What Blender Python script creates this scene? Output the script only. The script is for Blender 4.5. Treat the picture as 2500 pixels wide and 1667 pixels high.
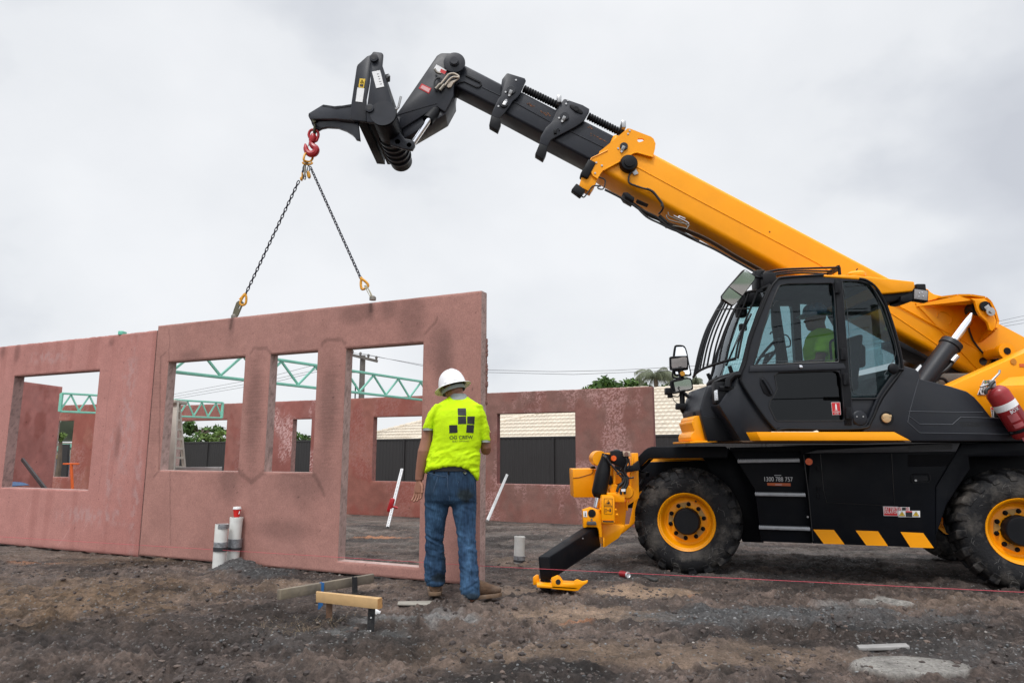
import bpy, bmesh, math, random
import numpy as np
from math import radians as R, sin, cos, pi, sqrt, atan2
from mathutils import Vector, Matrix
from mathutils.geometry import tessellate_polygon
random.seed(7); RNG = np.random.RandomState(11)
for _o in list(bpy.data.objects): bpy.data.objects.remove(_o)
SC = bpy.context.scene; COL = SC.collection
# ------------------------------------------------------------------ camera
FPX = 1667.0; TH = math.atan(271/1667); CT, ST = cos(TH), sin(TH); HC = 1.2
cd = bpy.data.cameras.new('camera'); cam = bpy.data.objects.new('camera', cd); COL.objects.link(cam)
cam.location = (0, 0, HC); cam.rotation_euler = (pi/2+TH, 0, 0)
cd.sensor_width = 36; cd.lens = FPX/2500*36; cd.clip_end = 3000; cd.clip_start = .05
SC.camera = cam
SC.view_settings.view_transform = 'Standard'; SC.view_settings.look = 'None'
SC.view_settings.exposure = 0.0; SC.view_settings.gamma = 1
# ------------------------------------------------------------------ sky
W = bpy.data.worlds.new('World'); SC.world = W; W.use_nodes = True
nt = W.node_tree; N = nt.nodes; L = nt.links
bg = N['Background']; bg.inputs[1].default_value = 0.1
sky = N.new('ShaderNodeTexSky'); sky.sky_type = 'NISHITA'; sky.sun_disc = False
SUN_EL, SUN_AZ = R(58), R(200)      # sun behind the camera, a little left
sky.sun_elevation = SUN_EL; sky.sun_rotation = SUN_AZ
tc = N.new('ShaderNodeTexCoord')
def wnoise(scale, det, sx, sy, sz, loc=(0, 0, 0), rough=.55):
    mp = N.new('ShaderNodeMapping'); mp.inputs['Scale'].default_value = (sx, sy, sz); mp.inputs['Location'].default_value = loc
    L.new(tc.outputs['Generated'], mp.inputs[0])
    n = N.new('ShaderNodeTexNoise'); n.inputs['Scale'].default_value = scale; n.inputs['Detail'].default_value = det
    n.inputs['Roughness'].default_value = rough
    L.new(mp.outputs[0], n.inputs['Vector']); return n
n1 = wnoise(1.5, 4, 1, 1, 1.35, (.3, .1, .25), .5); n2 = wnoise(4.0, 5, 1, 1, 1.5, (2.3, 1.1, .2), .5)
mx = N.new('ShaderNodeMath'); mx.operation = 'MULTIPLY_ADD'; mx.inputs[1].default_value = .35; L.new(n2.outputs[0], mx.inputs[0])
m2 = N.new('ShaderNodeMath'); m2.operation = 'MULTIPLY'; m2.inputs[1].default_value = .65; L.new(n1.outputs[0], m2.inputs[0]); L.new(m2.outputs[0], mx.inputs[2])
cr = N.new('ShaderNodeValToRGB'); L.new(mx.outputs[0], cr.inputs[0])
e = cr.color_ramp.elements
e[0].position = .39; e[0].color = (.60, .625, .68, 1); e[1].position = .63; e[1].color = (.90, .915, .94, 1)
k = e.new(.465); k.color = (.71, .735, .78, 1); k = e.new(.52); k.color = (.83, .85, .88, 1)
# overcast sky: brighter overhead and on the sun's side (behind the photographer)
sep = N.new('ShaderNodeSeparateXYZ'); L.new(tc.outputs['Generated'], sep.inputs[0])
def maprange(src, a, b, c, d):
    m = N.new('ShaderNodeMapRange'); m.interpolation_type = 'SMOOTHSTEP'
    for i, v in enumerate((a, b, c, d)): m.inputs[1+i].default_value = v
    L.new(src, m.inputs[0]); return m.outputs[0]
zen = maprange(sep.outputs[2], .56, .92, 10.4, 30.0)
bak = maprange(sep.outputs[1], .15, -.9, 0.0, 4.0)
ad = N.new('ShaderNodeMath'); ad.operation = 'ADD'; L.new(zen, ad.inputs[0]); L.new(bak, ad.inputs[1])
vm = N.new('ShaderNodeVectorMath'); vm.operation = 'SCALE'; L.new(cr.outputs[0], vm.inputs[0]); L.new(ad.outputs[0], vm.inputs['Scale'])
mixs = N.new('ShaderNodeMixRGB'); mixs.inputs[0].default_value = .94
L.new(sky.outputs[0], mixs.inputs[1]); L.new(vm.outputs[0], mixs.inputs[2]); L.new(mixs.outputs[0], bg.inputs[0])
# ------------------------------------------------------------------ sun (through cloud)
sl = bpy.data.lights.new('sun', 'SUN'); sl.energy = 1.5; sl.angle = R(14); sl.color = (1, .975, .94)
so = bpy.data.objects.new('sun', sl); COL.objects.link(so); so.location = (-6, -8, 14)
so.rotation_euler = (R(90)-SUN_EL, 0, pi - SUN_AZ + pi*0)
_d = Vector((sin(SUN_AZ)*cos(SUN_EL), cos(SUN_AZ)*cos(SUN_EL), sin(SUN_EL)))
so.rotation_euler = _d.to_track_quat('Z', 'Y').to_euler()
# ------------------------------------------------------------------ picture <-> place
def ray(px, py):
    x = (px-1250)/FPX; y = -(py-833.5)/FPX
    return Vector((x, CT-y*ST, ST+y*CT))
def P(px, py, Y):
    d = ray(px, py); t = Y/d.y; return Vector((d.x*t, Y, HC+d.z*t))
def G(px, py, z=0.0):
    d = ray(px, py); t = (z-HC)/d.z; return Vector((d.x*t, d.y*t, z))
def ZZ(ox, oy, s): return lambda *pts: [(ox+x/s, oy+y/s) for x, y in pts]
z1 = ZZ(740, 110, 4.9); z2 = ZZ(1080, 140, 4.2); z3 = ZZ(1400, 300, 3.92); z4 = ZZ(1980, 600, 4.356); z5 = ZZ(1620, 620, 3.267)
z6 = ZZ(560, 270, 2.9575); z7 = ZZ(1300, 1050, 3.825); z8 = ZZ(1740, 1050, 3.92)
y1 = ZZ(2200, 850, 2.613); y2 = ZZ(960, 880, 2.529); y3 = ZZ(0, 780, 2.529); y4 = ZZ(360, 680, 2.178); y5 = ZZ(820, 820, 2.614)
y6 = ZZ(1180, 880, 3.733); y7 = ZZ(480, 1200, 3.92); x1 = ZZ(1380, 1080, 4.126); x2 = ZZ(1620, 820, 5.807); x3 = ZZ(1640, 640, 4.9)
x4 = ZZ(2300, 900, 8.71); x5 = ZZ(1020, 880, 7.127); x7 = ZZ(700, 360, 9.046); x8 = ZZ(1480, 880, 8.71)
class Fr:                                   # a vertical plane in the place: origin, heading; w counts away from the camera
    def __init__(s, p0, p1):
        s.o = Vector((p0[0], p0[1], 0)); d = Vector((p1[0]-p0[0], p1[1]-p0[1], 0)).normalized()
        s.u = d; s.n = Vector((-d.y, d.x, 0))
    def hit(s, px, py, w=0):
        d = ray(px, py); t = ((s.o+s.n*w).dot(s.n))/d.dot(s.n); return Vector((0, 0, HC))+d*t
    def uz(s, px, py, w=0):
        p = s.hit(px, py, w); return ((p-s.o).dot(s.u), p.z)
    def pt(s, u, z, w=0):
        p = s.o+s.u*u+s.n*w; return Vector((p.x, p.y, z))
    def pts(s, pl, w=0): return [s.hit(a, b, w) for a, b in pl]
def FY(Y): return Fr((0, Y), (1, Y))
# ------------------------------------------------------------------ numpy noise
_T = RNG.rand(512, 512)
def vnoise(x, y, s=0):
    x = np.asarray(x, float)+s*17.31; y = np.asarray(y, float)+s*9.17
    xi = np.floor(x).astype(int); yi = np.floor(y).astype(int); fx = x-xi; fy = y-yi
    fx = fx*fx*(3-2*fx); fy = fy*fy*(3-2*fy)
    a = _T[xi % 512, yi % 512]; b = _T[(xi+1) % 512, yi % 512]; c = _T[xi % 512, (yi+1) % 512]; d = _T[(xi+1) % 512, (yi+1) % 512]
    return (a*(1-fx)+b*fx)*(1-fy)+(c*(1-fx)+d*fx)*fy
def fbm(x, y, o=5, s=0, g=.5):
    r = 0; a = 1; t = 0; f = 1
    for i in range(o):
        r = r+a*vnoise(x*f, y*f, s+i*3); t += a; a *= g; f *= 2.03
    return r/t
def sst(x, a, b):
    t = np.clip((x-a)/(b-a), 0, 1); return t*t*(3-2*t)
# ------------------------------------------------------------------ materials
def newmat(name):
    m = bpy.data.materials.new(name); m.use_nodes = True; t = m.node_tree
    return m, t, t.nodes, t.links, t.nodes['Principled BSDF']
def mat(name, col, rough=.5, metal=0.0, var=.12, vs=6.0, bump=.0, bs=60.0, dirt=None, ds=3.0, damt=.5, spec=.5, coat=0, streak=False, rv=.12):
    m, t, n, l, b = newmat(name)
    tc = n.new('ShaderNodeTexCoord')
    nz = n.new('ShaderNodeTexNoise'); nz.inputs['Scale'].default_value = vs; nz.inputs['Detail'].default_value = 6; nz.inputs['Roughness'].default_value = .6
    l.new(tc.outputs['Object'], nz.inputs['Vector'])
    mr = n.new('ShaderNodeMapRange'); mr.inputs[1].default_value = .3; mr.inputs[2].default_value = .7; mr.inputs[3].default_value = 1-var; mr.inputs[4].default_value = 1+var
    l.new(nz.outputs[0], mr.inputs[0])
    rgb = n.new('ShaderNodeRGB'); rgb.outputs[0].default_value = (*col, 1)
    sc = n.new('ShaderNodeVectorMath'); sc.operation = 'SCALE'; l.new(rgb.outputs[0], sc.inputs[0]); l.new(mr.outputs[0], sc.inputs['Scale'])
    out = sc.outputs[0]
    if dirt:
        d = n.new('ShaderNodeTexNoise'); d.inputs['Scale'].default_value = ds; d.inputs['Detail'].default_value = 9; d.inputs['Roughness'].default_value = .68
        mp = n.new('ShaderNodeMapping'); mp.inputs['Location'].default_value = (3.1, 7.7, 1.3)
        if streak: mp.inputs['Scale'].default_value = (1, 1, .15)
        l.new(tc.outputs['Object'], mp.inputs[0]); l.new(mp.outputs[0], d.inputs['Vector'])
        r = n.new('ShaderNodeMapRange'); r.inputs[1].default_value = .48; r.inputs[2].default_value = .72; r.inputs[3].default_value = 0; r.inputs[4].default_value = damt
        l.new(d.outputs[0], r.inputs[0])
        mi = n.new('ShaderNodeMixRGB'); l.new(r.outputs[0], mi.inputs[0]); l.new(out, mi.inputs[1]); mi.inputs[2].default_value = (*dirt, 1); out = mi.outputs[0]
    l.new(out, b.inputs['Base Color'])
    r2 = n.new('ShaderNodeMapRange'); r2.inputs[1].default_value = .3; r2.inputs[2].default_value = .7; r2.inputs[3].default_value = max(0, rough-rv); r2.inputs[4].default_value = min(1, rough+rv)
    l.new(nz.outputs[0], r2.inputs[0]); l.new(r2.outputs[0], b.inputs['Roughness'])
    b.inputs['Metallic'].default_value = metal; b.inputs['Specular IOR Level'].default_value = spec
    if coat: b.inputs['Coat Weight'].default_value = coat; b.inputs['Coat Roughness'].default_value = .15
    if bump:
        nb = n.new('ShaderNodeTexNoise'); nb.inputs['Scale'].default_value = bs; nb.inputs['Detail'].default_value = 5
        l.new(tc.outputs['Object'], nb.inputs['Vector'])
        bp = n.new('ShaderNodeBump'); bp.inputs['Strength'].default_value = min(1, bump); bp.inputs['Distance'].default_value = .01
        l.new(nb.outputs[0], bp.inputs['Height']); l.new(bp.outputs[0], b.inputs['Normal'])
    return m
def glass(name, tint, alpha):                 # tinted pane: lets light of its tint through and mirrors what stands before it
    m, t, n, l, b = newmat(name); n.remove(b)
    o = n['Material Output']
    tr = n.new('ShaderNodeBsdfTransparent'); tr.inputs[0].default_value = (*tint, 1)
    gl = n.new('ShaderNodeBsdfGlossy'); gl.inputs['Roughness'].default_value = .01; gl.inputs[0].default_value = (.9, .95, 1, 1)
    fr = n.new('ShaderNodeFresnel'); fr.inputs[0].default_value = 1.5
    ma = n.new('ShaderNodeMath'); ma.operation = 'MULTIPLY_ADD'; ma.inputs[1].default_value = .55; ma.inputs[2].default_value = alpha
    l.new(fr.outputs[0], ma.inputs[0])
    mi = n.new('ShaderNodeMixShader'); l.new(ma.outputs[0], mi.inputs[0]); l.new(tr.outputs[0], mi.inputs[1]); l.new(gl.outputs[0], mi.inputs[2]); l.new(mi.outputs[0], o.inputs[0])
    return m
YEL = mat('yellow_paint', (.97, .362, .0), .38, var=.04, vs=2.2, bump=.04, bs=25, dirt=(.5, .2, .02), ds=2.6, damt=.14, spec=.32, rv=.08)
BLK = mat('black_paint', (.0035, .0045, .007), .5, var=.2, vs=3, bump=.06, bs=90, dirt=(.022, .020, .019), ds=4, damt=.22, spec=.13)
BBLK = mat('boom_black_paint', (.0115, .0138, .0215), .42, var=.2, vs=3, bump=.05, bs=90, dirt=(.036, .032, .032), ds=3.2, damt=.4, spec=.4)
SATB = mat('black_plastic', (.005, .0055, .0075), .5, var=.15, vs=4, bump=.1, bs=220, dirt=(.022, .02, .019), ds=5, damt=.3, spec=.22)
GREYP = mat('dark_grey_moulding', (.0105, .0125, .018), .42, var=.14, vs=3, bump=.12, bs=260, dirt=(.03, .028, .027), ds=4, damt=.25, spec=.4)
RUB = mat('rubber', (.010, .010, .0115), .75, var=.3, vs=9, bump=.6, bs=45, dirt=(.13, .115, .10), ds=4.5, damt=.8, spec=.3)
RUBH = mat('rubber_hose', (.012, .012, .013), .45, var=.2)
CHR = mat('chrome', (.75, .76, .8), .12, 1.0, var=.03, rv=.05)
ZINC = mat('zinc_steel', (.42, .42, .42), .4, .85, var=.15, vs=30)
STEEL = mat('worn_steel', (.22, .2, .17), .45, .8, var=.25, vs=20)
REDP = mat('red_paint', (.42, .012, .018), .35, var=.1, vs=12, dirt=(.15, .02, .02), ds=12, damt=.4)
REDX = mat('red_gloss', (.29, .016, .02), .35, var=.12, dirt=(.16, .03, .03), ds=8, damt=.4)
ORG = mat('orange_lens', (.85, .12, .01), .2, var=.06, vs=40)
WHI = mat('white_plastic', (.78, .78, .77), .35, var=.03)
DGRY = mat('charcoal_plastic', (.06, .062, .068), .5, var=.1)
MIRR = mat('mirror_glass', (.86, .88, .9), .03, 1.0, var=.01, rv=.01)
GLS = glass('cab_glass', (.60, .67, .69), .0)
GLF = glass('windscreen_glass', (.70, .84, .85), .02)
STK_W = mat('sticker_white', (.8, .8, .8), .4, var=.03)
STK_Y = mat('sticker_yellow', (.75, .5, .03), .4, var=.03)
STK_R = mat('sticker_red', (.55, .015, .02), .4, var=.03)
STK_K = mat('sticker_black', (.012, .012, .013), .4, var=.03)
STK_G = mat('sticker_green', (.05, .25, .13), .4, var=.05)
# ------------------------------------------------------------------ object plumbing
OFF = {}
def props(o, label=None, cat=None, group=None, kind=None):
    if label: o['label'] = label
    if cat: o['category'] = cat
    if group: o['group'] = group
    if kind: o['kind'] = kind
    return o
def thing(name, loc, label, cat, group=None):
    o = bpy.data.objects.new(name, None); COL.objects.link(o); o.location = Vector(loc); o.empty_display_size = .1
    OFF[o.name] = Vector(loc); return props(o, label, cat, group)
def link(name, me, mt, parent=None, ang=35, smooth=True):
    off = OFF[parent.name] if parent else Vector((0, 0, 0))
    if off.length: me.transform(Matrix.Translation(-off))
    if smooth and len(me.polygons):
        me.polygons.foreach_set('use_smooth', [True]*len(me.polygons)); me.set_sharp_from_angle(angle=R(ang))
    if mt is not None:
        for q in (mt if isinstance(mt, (list, tuple)) else [mt]): me.materials.append(q)
    o = bpy.data.objects.new(name, me); COL.objects.link(o)
    if parent: o.parent = parent
    OFF[o.name] = off; return o
def recentre(o):                                  # give a top-level mesh an origin at its base
    vs = [v.co for v in o.data.vertices]
    c = Vector((sum(v.x for v in vs)/len(vs), sum(v.y for v in vs)/len(vs), min(v.z for v in vs)))
    o.data.transform(Matrix.Translation(-c)); o.location = c; return o
class M:
    def __init__(s): s.bm = bmesh.new(); s.mi = 0
    def faces_new(s, faces):
        for f in faces: f.material_index = s.mi
    def prism(s, pts, d, bev=0, seg=2):
        d = Vector(d); a = [s.bm.verts.new(p) for p in pts]; b = [s.bm.verts.new(Vector(p)+d) for p in pts]; n = len(a)
        fs = [s.bm.faces.new(a), s.bm.faces.new(b[::-1])]
        for i in range(n): fs.append(s.bm.faces.new((a[i], b[i], b[(i+1) % n], a[(i+1) % n])))
        bmesh.ops.recalc_face_normals(s.bm, faces=fs); s.faces_new(fs)
        if bev:
            es = {e for f in fs for e in f.edges}
            r = bmesh.ops.bevel(s.bm, geom=list(es), offset=bev, segments=seg, profile=.5, affect='EDGES', clamp_overlap=True)
            s.faces_new(r['faces'])
        return s
    def holed(s, outer, holes, d):
        d = Vector(d); loops = [[Vector(p) for p in outer]]+[[Vector(p) for p in h] for h in holes]
        flat = [p for lp in loops for p in lp]; tri = tessellate_polygon(loops)
        a = [s.bm.verts.new(p) for p in flat]; b = [s.bm.verts.new(p+d) for p in flat]; fs = []
        for t in tri:
            try: fs.append(s.bm.faces.new([a[i] for i in t])); fs.append(s.bm.faces.new([b[i] for i in t[::-1]]))
            except ValueError: pass
        k = 0
        for lp in loops:
            n = len(lp)
            for i in range(n):
                j = (i+1) % n; fs.append(s.bm.faces.new((a[k+i], b[k+i], b[k+j], a[k+j])))
            k += n
        bmesh.ops.recalc_face_normals(s.bm, faces=fs); s.faces_new(fs); return s
    def hexa(s, p, bev=0, seg=2):                 # p: 4 points of one end, 4 of the other
        v = [s.bm.verts.new(q) for q in p]
        fs = [s.bm.faces.new([v[i] for i in f]) for f in ((0, 1, 2, 3), (7, 6, 5, 4), (0, 4, 5, 1), (1, 5, 6, 2), (2, 6, 7, 3), (3, 7, 4, 0))]
        bmesh.ops.recalc_face_normals(s.bm, faces=fs); s.faces_new(fs)
        if bev:
            es = {e for f in fs for e in f.edges}; r = bmesh.ops.bevel(s.bm, geom=list(es), offset=bev, segments=seg, profile=.5, affect='EDGES', clamp_overlap=True); s.faces_new(r['faces'])
        return s
    def box(s, c, sx, sy, sz, bev=0, rot=None):
        c = Vector(c); q = []
        for zz in (-.5, .5):
            for xx, yy in ((-.5, -.5), (.5, -.5), (.5, .5), (-.5, .5)):
                v = Vector((xx*sx, yy*sy, zz*sz)); q.append(c+(rot @ v if rot else v))
        return s.hexa(q, bev)
    def beam(s, a, b, wd, ht, up=(0, 0, 1), bev=0):   # rectangular bar from a to b
        a, b = Vector(a), Vector(b); d = (b-a).normalized(); up = Vector(up); sd = d.cross(up).normalized(); up = sd.cross(d).normalized()
        q = []
        for p in (a, b):
            for i, j in ((-1, -1), (1, -1), (1, 1), (-1, 1)): q.append(p+sd*(wd/2*i)+up*(ht/2*j))
        return s.hexa(q, bev)
    def tube(s, pts, r, n=10, close=False, caps=True):
        pts = [Vector(p) for p in pts]; rs = r if isinstance(r, (list, tuple)) else [r]*len(pts); K = len(pts); rings = []; up = None
        for i, p in enumerate(pts):
            if close: d = (pts[(i+1) % K]-pts[i-1])
            else: d = pts[min(i+1, K-1)]-pts[max(i-1, 0)]
            if d.length < 1e-9: d = Vector((0, 0, 1))
            d.normalize()
            if up is None: up = d.cross(Vector((.31, .17, .93)))
            up = (up-d*up.dot(d))
            if up.length < 1e-5: up = d.orthogonal()
            up.normalize(); sd = d.cross(up)
            rings.append([s.bm.verts.new(p+(up*cos(2*pi*j/n)+sd*sin(2*pi*j/n))*rs[i]) for j in range(n)])
        fs = []
        for i in range(K if close else K-1):
            A, B = rings[i], rings[(i+1) % K]
            for j in range(n): fs.append(s.bm.faces.new((A[j], A[(j+1) % n], B[(j+1) % n], B[j])))
        if not close and caps: fs.append(s.bm.faces.new(rings[0][::-1])); fs.append(s.bm.faces.new(rings[-1]))
        bmesh.ops.recalc_face_normals(s.bm, faces=fs); s.faces_new(fs); return s
    def lathe(s, prof, o, ax, n=32, ref=None, caps=True):        # prof: (distance along axis, radius)
        o = Vector(o); ax = Vector(ax).normalized(); u = ax.orthogonal().normalized() if ref is None else Vector(ref); v = ax.cross(u); rings = []
        for h, r in prof:
            rings.append([s.bm.verts.new(o+ax*h+(u*cos(2*pi*j/n)+v*sin(2*pi*j/n))*max(r, 1e-4)) for j in range(n)])
        fs = []
        for A, B in zip(rings[:-1], rings[1:]):
            for j in range(n): fs.append(s.bm.faces.new((A[j], A[(j+1) % n], B[(j+1) % n], B[j])))
        if caps: fs.append(s.bm.faces.new(rings[0][::-1])); fs.append(s.bm.faces.new(rings[-1]))
        bmesh.ops.recalc_face_normals(s.bm, faces=fs); s.faces_new(fs); return s
    def disc(s, c, ax, r, h, n=24): return s.lathe([(0, r), (h, r)], c, ax, n)
    def torus(s, c, a1, a2, r1, r2, r, n=20, m=8):     # ellipse ring in the a1,a2 plane
        c = Vector(c); a1 = Vector(a1).normalized(); a2 = Vector(a2).normalized()
        return s.tube([c+a1*(r1*cos(2*pi*i/n))+a2*(r2*sin(2*pi*i/n)) for i in range(n)], r, m, close=True)
    def out(s, name, mt, parent=None, ang=35, label=None):
        me = bpy.data.meshes.new(name); s.bm.to_mesh(me); s.bm.free(); o = link(name, me, mt, parent, ang)
        if label: o['label'] = label
        return o
def grid_mesh(name, X, Y, Z, keep=None, colours=None):    # 2-D arrays to a mesh
    h, w = X.shape; co = np.stack([X, Y, Z], -1).reshape(-1, 3).astype(np.float32)
    i, j = np.meshgrid(np.arange(h-1), np.arange(w-1), indexing='ij'); a = (i*w+j)
    q = np.stack([a, a+1, a+w+1, a+w], -1)
    q = q[keep] if keep is not None else q.reshape(-1, 4)
    me = bpy.data.meshes.new(name); me.vertices.add(len(co)); me.vertices.foreach_set('co', co.ravel())
    nq = len(q); me.loops.add(nq*4); me.polygons.add(nq); me.loops.foreach_set('vertex_index', q.ravel().astype(np.int32))
    me.polygons.foreach_set('loop_start', (np.arange(nq)*4).astype(np.int32)); me.update(calc_edges=True)
    if colours is not None:
        at = me.color_attributes.new('tone', 'FLOAT_COLOR', 'POINT')
        c = np.ones((len(co), 4), np.float32); c[:, :3] = colours.reshape(-1, 3); at.data.foreach_set('color', c.ravel())
    return me
def pydata(name, vs, fs):
    me = bpy.data.meshes.new(name); me.from_pydata([tuple(v) for v in vs], [], fs); me.update(); return me
def text_mesh(body, size, o, ux, uy, ext=.001, align='CENTER', bold=0, sx=1.0):  # flat lettering in the plane (ux, uy)
    cu = bpy.data.curves.new('lettering', 'FONT'); cu.body = body; cu.size = size; cu.align_x = align; cu.align_y = 'CENTER'; cu.extrude = ext; cu.offset = bold
    ob = bpy.data.objects.new('lettering', cu); COL.objects.link(ob)
    me = bpy.data.meshes.new_from_object(ob.evaluated_get(bpy.context.evaluated_depsgraph_get())); bpy.data.objects.remove(ob)
    ux = Vector(ux).normalized()*sx; uy = Vector(uy).normalized(); nz = ux.cross(uy).normalized()
    mt = Matrix((ux, uy, nz)).transposed().to_4x4(); mt.translation = Vector(o); me.transform(mt); me.materials.clear(); return me
def writing(name, body, size, o, ux, uy, mt, parent, **k):
    return link(name, text_mesh(body, size, o, ux, uy, **k), mt, parent, smooth=False)
def copy_tree(o, loc, rotz=None, label=None):
    r = o.copy(); COL.objects.link(r); r.location = loc
    if rotz is not None: r.rotation_euler = (0, 0, rotz)
    if label: r['label'] = label
    for c in o.children:
        d = c.copy(); COL.objects.link(d); d.parent = r
        for g in c.children:
            e2 = g.copy(); COL.objects.link(e2); e2.parent = d
    return r
# ================================================================== ground
def gbase(x, y):
    x = np.asarray(x, float); y = np.asarray(y, float)
    z = -.14*sst(y, 7.5, 14.5)-.05*sst(y, 14, 30)
    z = z-.03*sst(x, 1.0, 3.5)*sst(y, 5.6, 7.2)
    def mound(cx, cy, rx, ry, h, rot=0):
        c, s = cos(rot), sin(rot); u = ((x-cx)*c+(y-cy)*s)/rx; v = (-(x-cx)*s+(y-cy)*c)/ry
        return h*np.exp(-(u*u+v*v))
    a = G(575, 1392); z = z+mound(a.x, a.y+.05, .20, .13, .10)
    a = G(640, 1402); z = z+mound(a.x, a.y, .28, .14, .05)
    a = G(205, 1400); z = z+mound(a.x, a.y, 1.3, .5, .04)
    a = G(1560, 1440); z = z+mound(a.x, a.y, .45, .2, .035)
    a = G(1900, 1510); z = z+mound(a.x, a.y, .7, .2, .03)
    a = G(1960, 1365, -.03); z = z+mound(a.x, a.y, .9, .22, .05, -.3)
    a = G(80, 1560); z = z+mound(a.x, a.y, .7, .45, .05)
    a = G(640, 1560); z = z+mound(a.x, a.y, .8, .3, .03)
    a = G(745, 1535); z = z+mound(a.x, a.y, .20, .08, .035); a = G(1300, 1475); z = z+mound(a.x, a.y, .10, .06, .06); a = G(650, 1432); z = z+mound(a.x, a.y, .06, .05, .07); a = G(555, 1408); z = z+mound(a.x, a.y, .16, .06, .05)
    for wx, wy in ((1.85, 7.3), (4.55, 6.45)):
        z = z+mound(wx-.42, wy+.1, .16, .3, .05)+mound(wx+.45, wy-.05, .16, .3, .045)+mound(wx, wy-.22, .5, .07, .03)
    # tyre ruts at the right
    a = G(2330, 1470); u = (x-a.x)*.83+(y-a.y)*.55; m = np.exp(-((x-a.x)/.8)**2-((y-a.y)/.35)**2)
    z = z+m*.022*np.sin(u*38)
    return z
def build_ground():
    xs = np.concatenate([-np.geomspace(300, 7.0, 36), np.arange(-6.95, 6.6, .0115), np.geomspace(6.65, 300, 36)])
    ys = np.concatenate([-np.geomspace(300, .5, 24), np.arange(0, 2.4, .15), np.arange(2.6, 5.2, .0095), np.arange(5.2, 8.8, .017), np.arange(8.8, 15, .06), np.geomspace(15.1, 420, 40)])
    X, Y = np.meshgrid(xs, ys)
    Z = gbase(X, Y)
    near = sst(Y, 1.5, 2.5)*(1-sst(Y, 11, 16))*(1-sst(abs(X), 6.5, 8.5))
    n1 = fbm(X*1.3, Y*1.9, 4, 1)-.5; n2 = fbm(X*5, Y*6.5, 5, 9)-.5; n3 = fbm(X*17, Y*19, 4, 21)-.5; n4 = vnoise(X*45, Y*45, 33)-.5
    rid = 1-abs(fbm(X*3.2+Y*.9, Y*5.5-X*.8, 5, 41)-.5)*4
    clod = np.clip(fbm(X*11, Y*11, 3, 55)-.56, 0, 1)
    def bil(f, s, g=.5): return abs(fbm(X*f+n1*2, Y*f*1.1, 2, s, g)-.5)*2
    b1 = bil(4.5, 141); b2 = bil(11, 151); b3 = bil(26, 161)
    rough = sst(fbm(X*.8+3, Y*1.1, 3, 171), .36, .6)*.75+.25
    # masks
    def blob(px, py, rx, ry, soft=.35, wob=.3, rot=0, z=0):
        a = G(px, py, z); c, s = cos(rot), sin(rot); u = ((X-a.x)*c+(Y-a.y)*s)/rx; v = (-(X-a.x)*s+(Y-a.y)*c)/ry
        r = np.sqrt(u*u+v*v)+(fbm(X*6, Y*6, 4, 61)-.5)*wob*2
        return 1-sst(r, 1-soft, 1+soft)
    conc = np.maximum.reduce([blob(2222, 1632, .34, .17, .07, .06), blob(2168, 1475, .22, .115, .10, .10)])
    pale = np.maximum.reduce([blob(1010, 1515, .45, .16, .35, .5)*.75, blob(880, 1548, .28, .14, .4, .6)*.8, blob(1060, 1500, .22, .08, .3, .4)*.5, blob(2120, 1478, .4, .12, .4, .5)*.35])
    grav = np.maximum.reduce([blob(1900, 1500, .95, .26, .35, .5), blob(2150, 1520, .8, .22, .4, .6)*.7, blob(1720, 1515, .4, .2, .3, .5)*.9, blob(575, 1392, .26, .2, .3, .4), blob(650, 1402, .32, .2, .3, .5), blob(1480, 1400, .5, .4, .4, .4)*.7, blob(760, 1560, .6, .25, .5, .7)*.45, blob(2400, 1590, .7, .3, .5, .7)*.5, blob(1720, 1400, 1.4, .35, .4, .5)*.5])
    sand = np.maximum.reduce([blob(1570, 1450, .50, .20, .3, .4), blob(1440, 1500, .62, .26, .4, .6)*.75, blob(1720, 1600, .9, .22, .5, .7)*.5, blob(1350, 1590, .6, .2, .5, .8)*.35, blob(2300, 1480, .7, .2, .5, .8)*.25, blob(760, 1430, .8, .2, .5, .8)*.35, blob(1230, 1440, .3, .2, .5, .6)*.5, blob(90, 1350, 1.0, .4, .5, .5)*.2, blob(1250, 1370, .25, .35, .4, .6)*.5])
    ochre = np.maximum.reduce([blob(120, 1470, 1.15, .95, .5, .5)*.9, blob(520, 1440, .7, .35, .5, .7)*.5, blob(330, 1370, .9, .4, .5, .6)*.6, blob(1130, 1600, .7, .3, .6, .8)*.25])
    orang = np.maximum.reduce([blob(935, 1310, .42, .14, .3, .2, z=-.05), blob(65, 1373, .35, .09, .35, .5)*.55, blob(1415, 1521, .12, .06, .25, .3)*.8, blob(1700, 1455, .08, .05, .3, .3)*.5])
    far = sst(Y, 7.2, 9)
    fine = near*(1-conc*.95)
    D = near*(1-conc)*(n1*.05)+fine*(n2*.075*(1-.6*sand)+n3*.034*(1-.5*sand)+n4*.010+np.clip(rid, 0, 1)*.026*(1-sand)+clod*.13*(1-grav*.6)*(1-sand)*(1-pale*.5)+rough*(1-.75*sand)*(1-.5*grav)*((b1-.25)*.045+(b2-.25)*.046+(b3-.25)*.030+(bil(55, 181)-.25)*.010))
    D = D*(1-.45*sst(Y, 5.2, 7.5)); w_ = fine > .6; D = D-fine*float(D[w_].mean()); Z = Z+D
    Z = Z+conc*.024+np.maximum(sand, orang)*.008
    # colour of the soil, gravel, sand and set mortar
    def c3(r, g, b): return np.array([r, g, b])[None, None, :]
    t = fbm(X*2.2, Y*3.1, 5, 71)[..., None]; t2 = fbm(X*9, Y*12, 4, 81)[..., None]; t3 = vnoise(X*60, Y*60, 91)[..., None]
    t = np.clip((t-.5)*1.9+.5, 0, 1); t2 = np.clip((t2-.5)*1.7+.5, 0, 1)
    C = c3(.047, .036, .032)*(1-t)+c3(.135, .099, .081)*t
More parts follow.
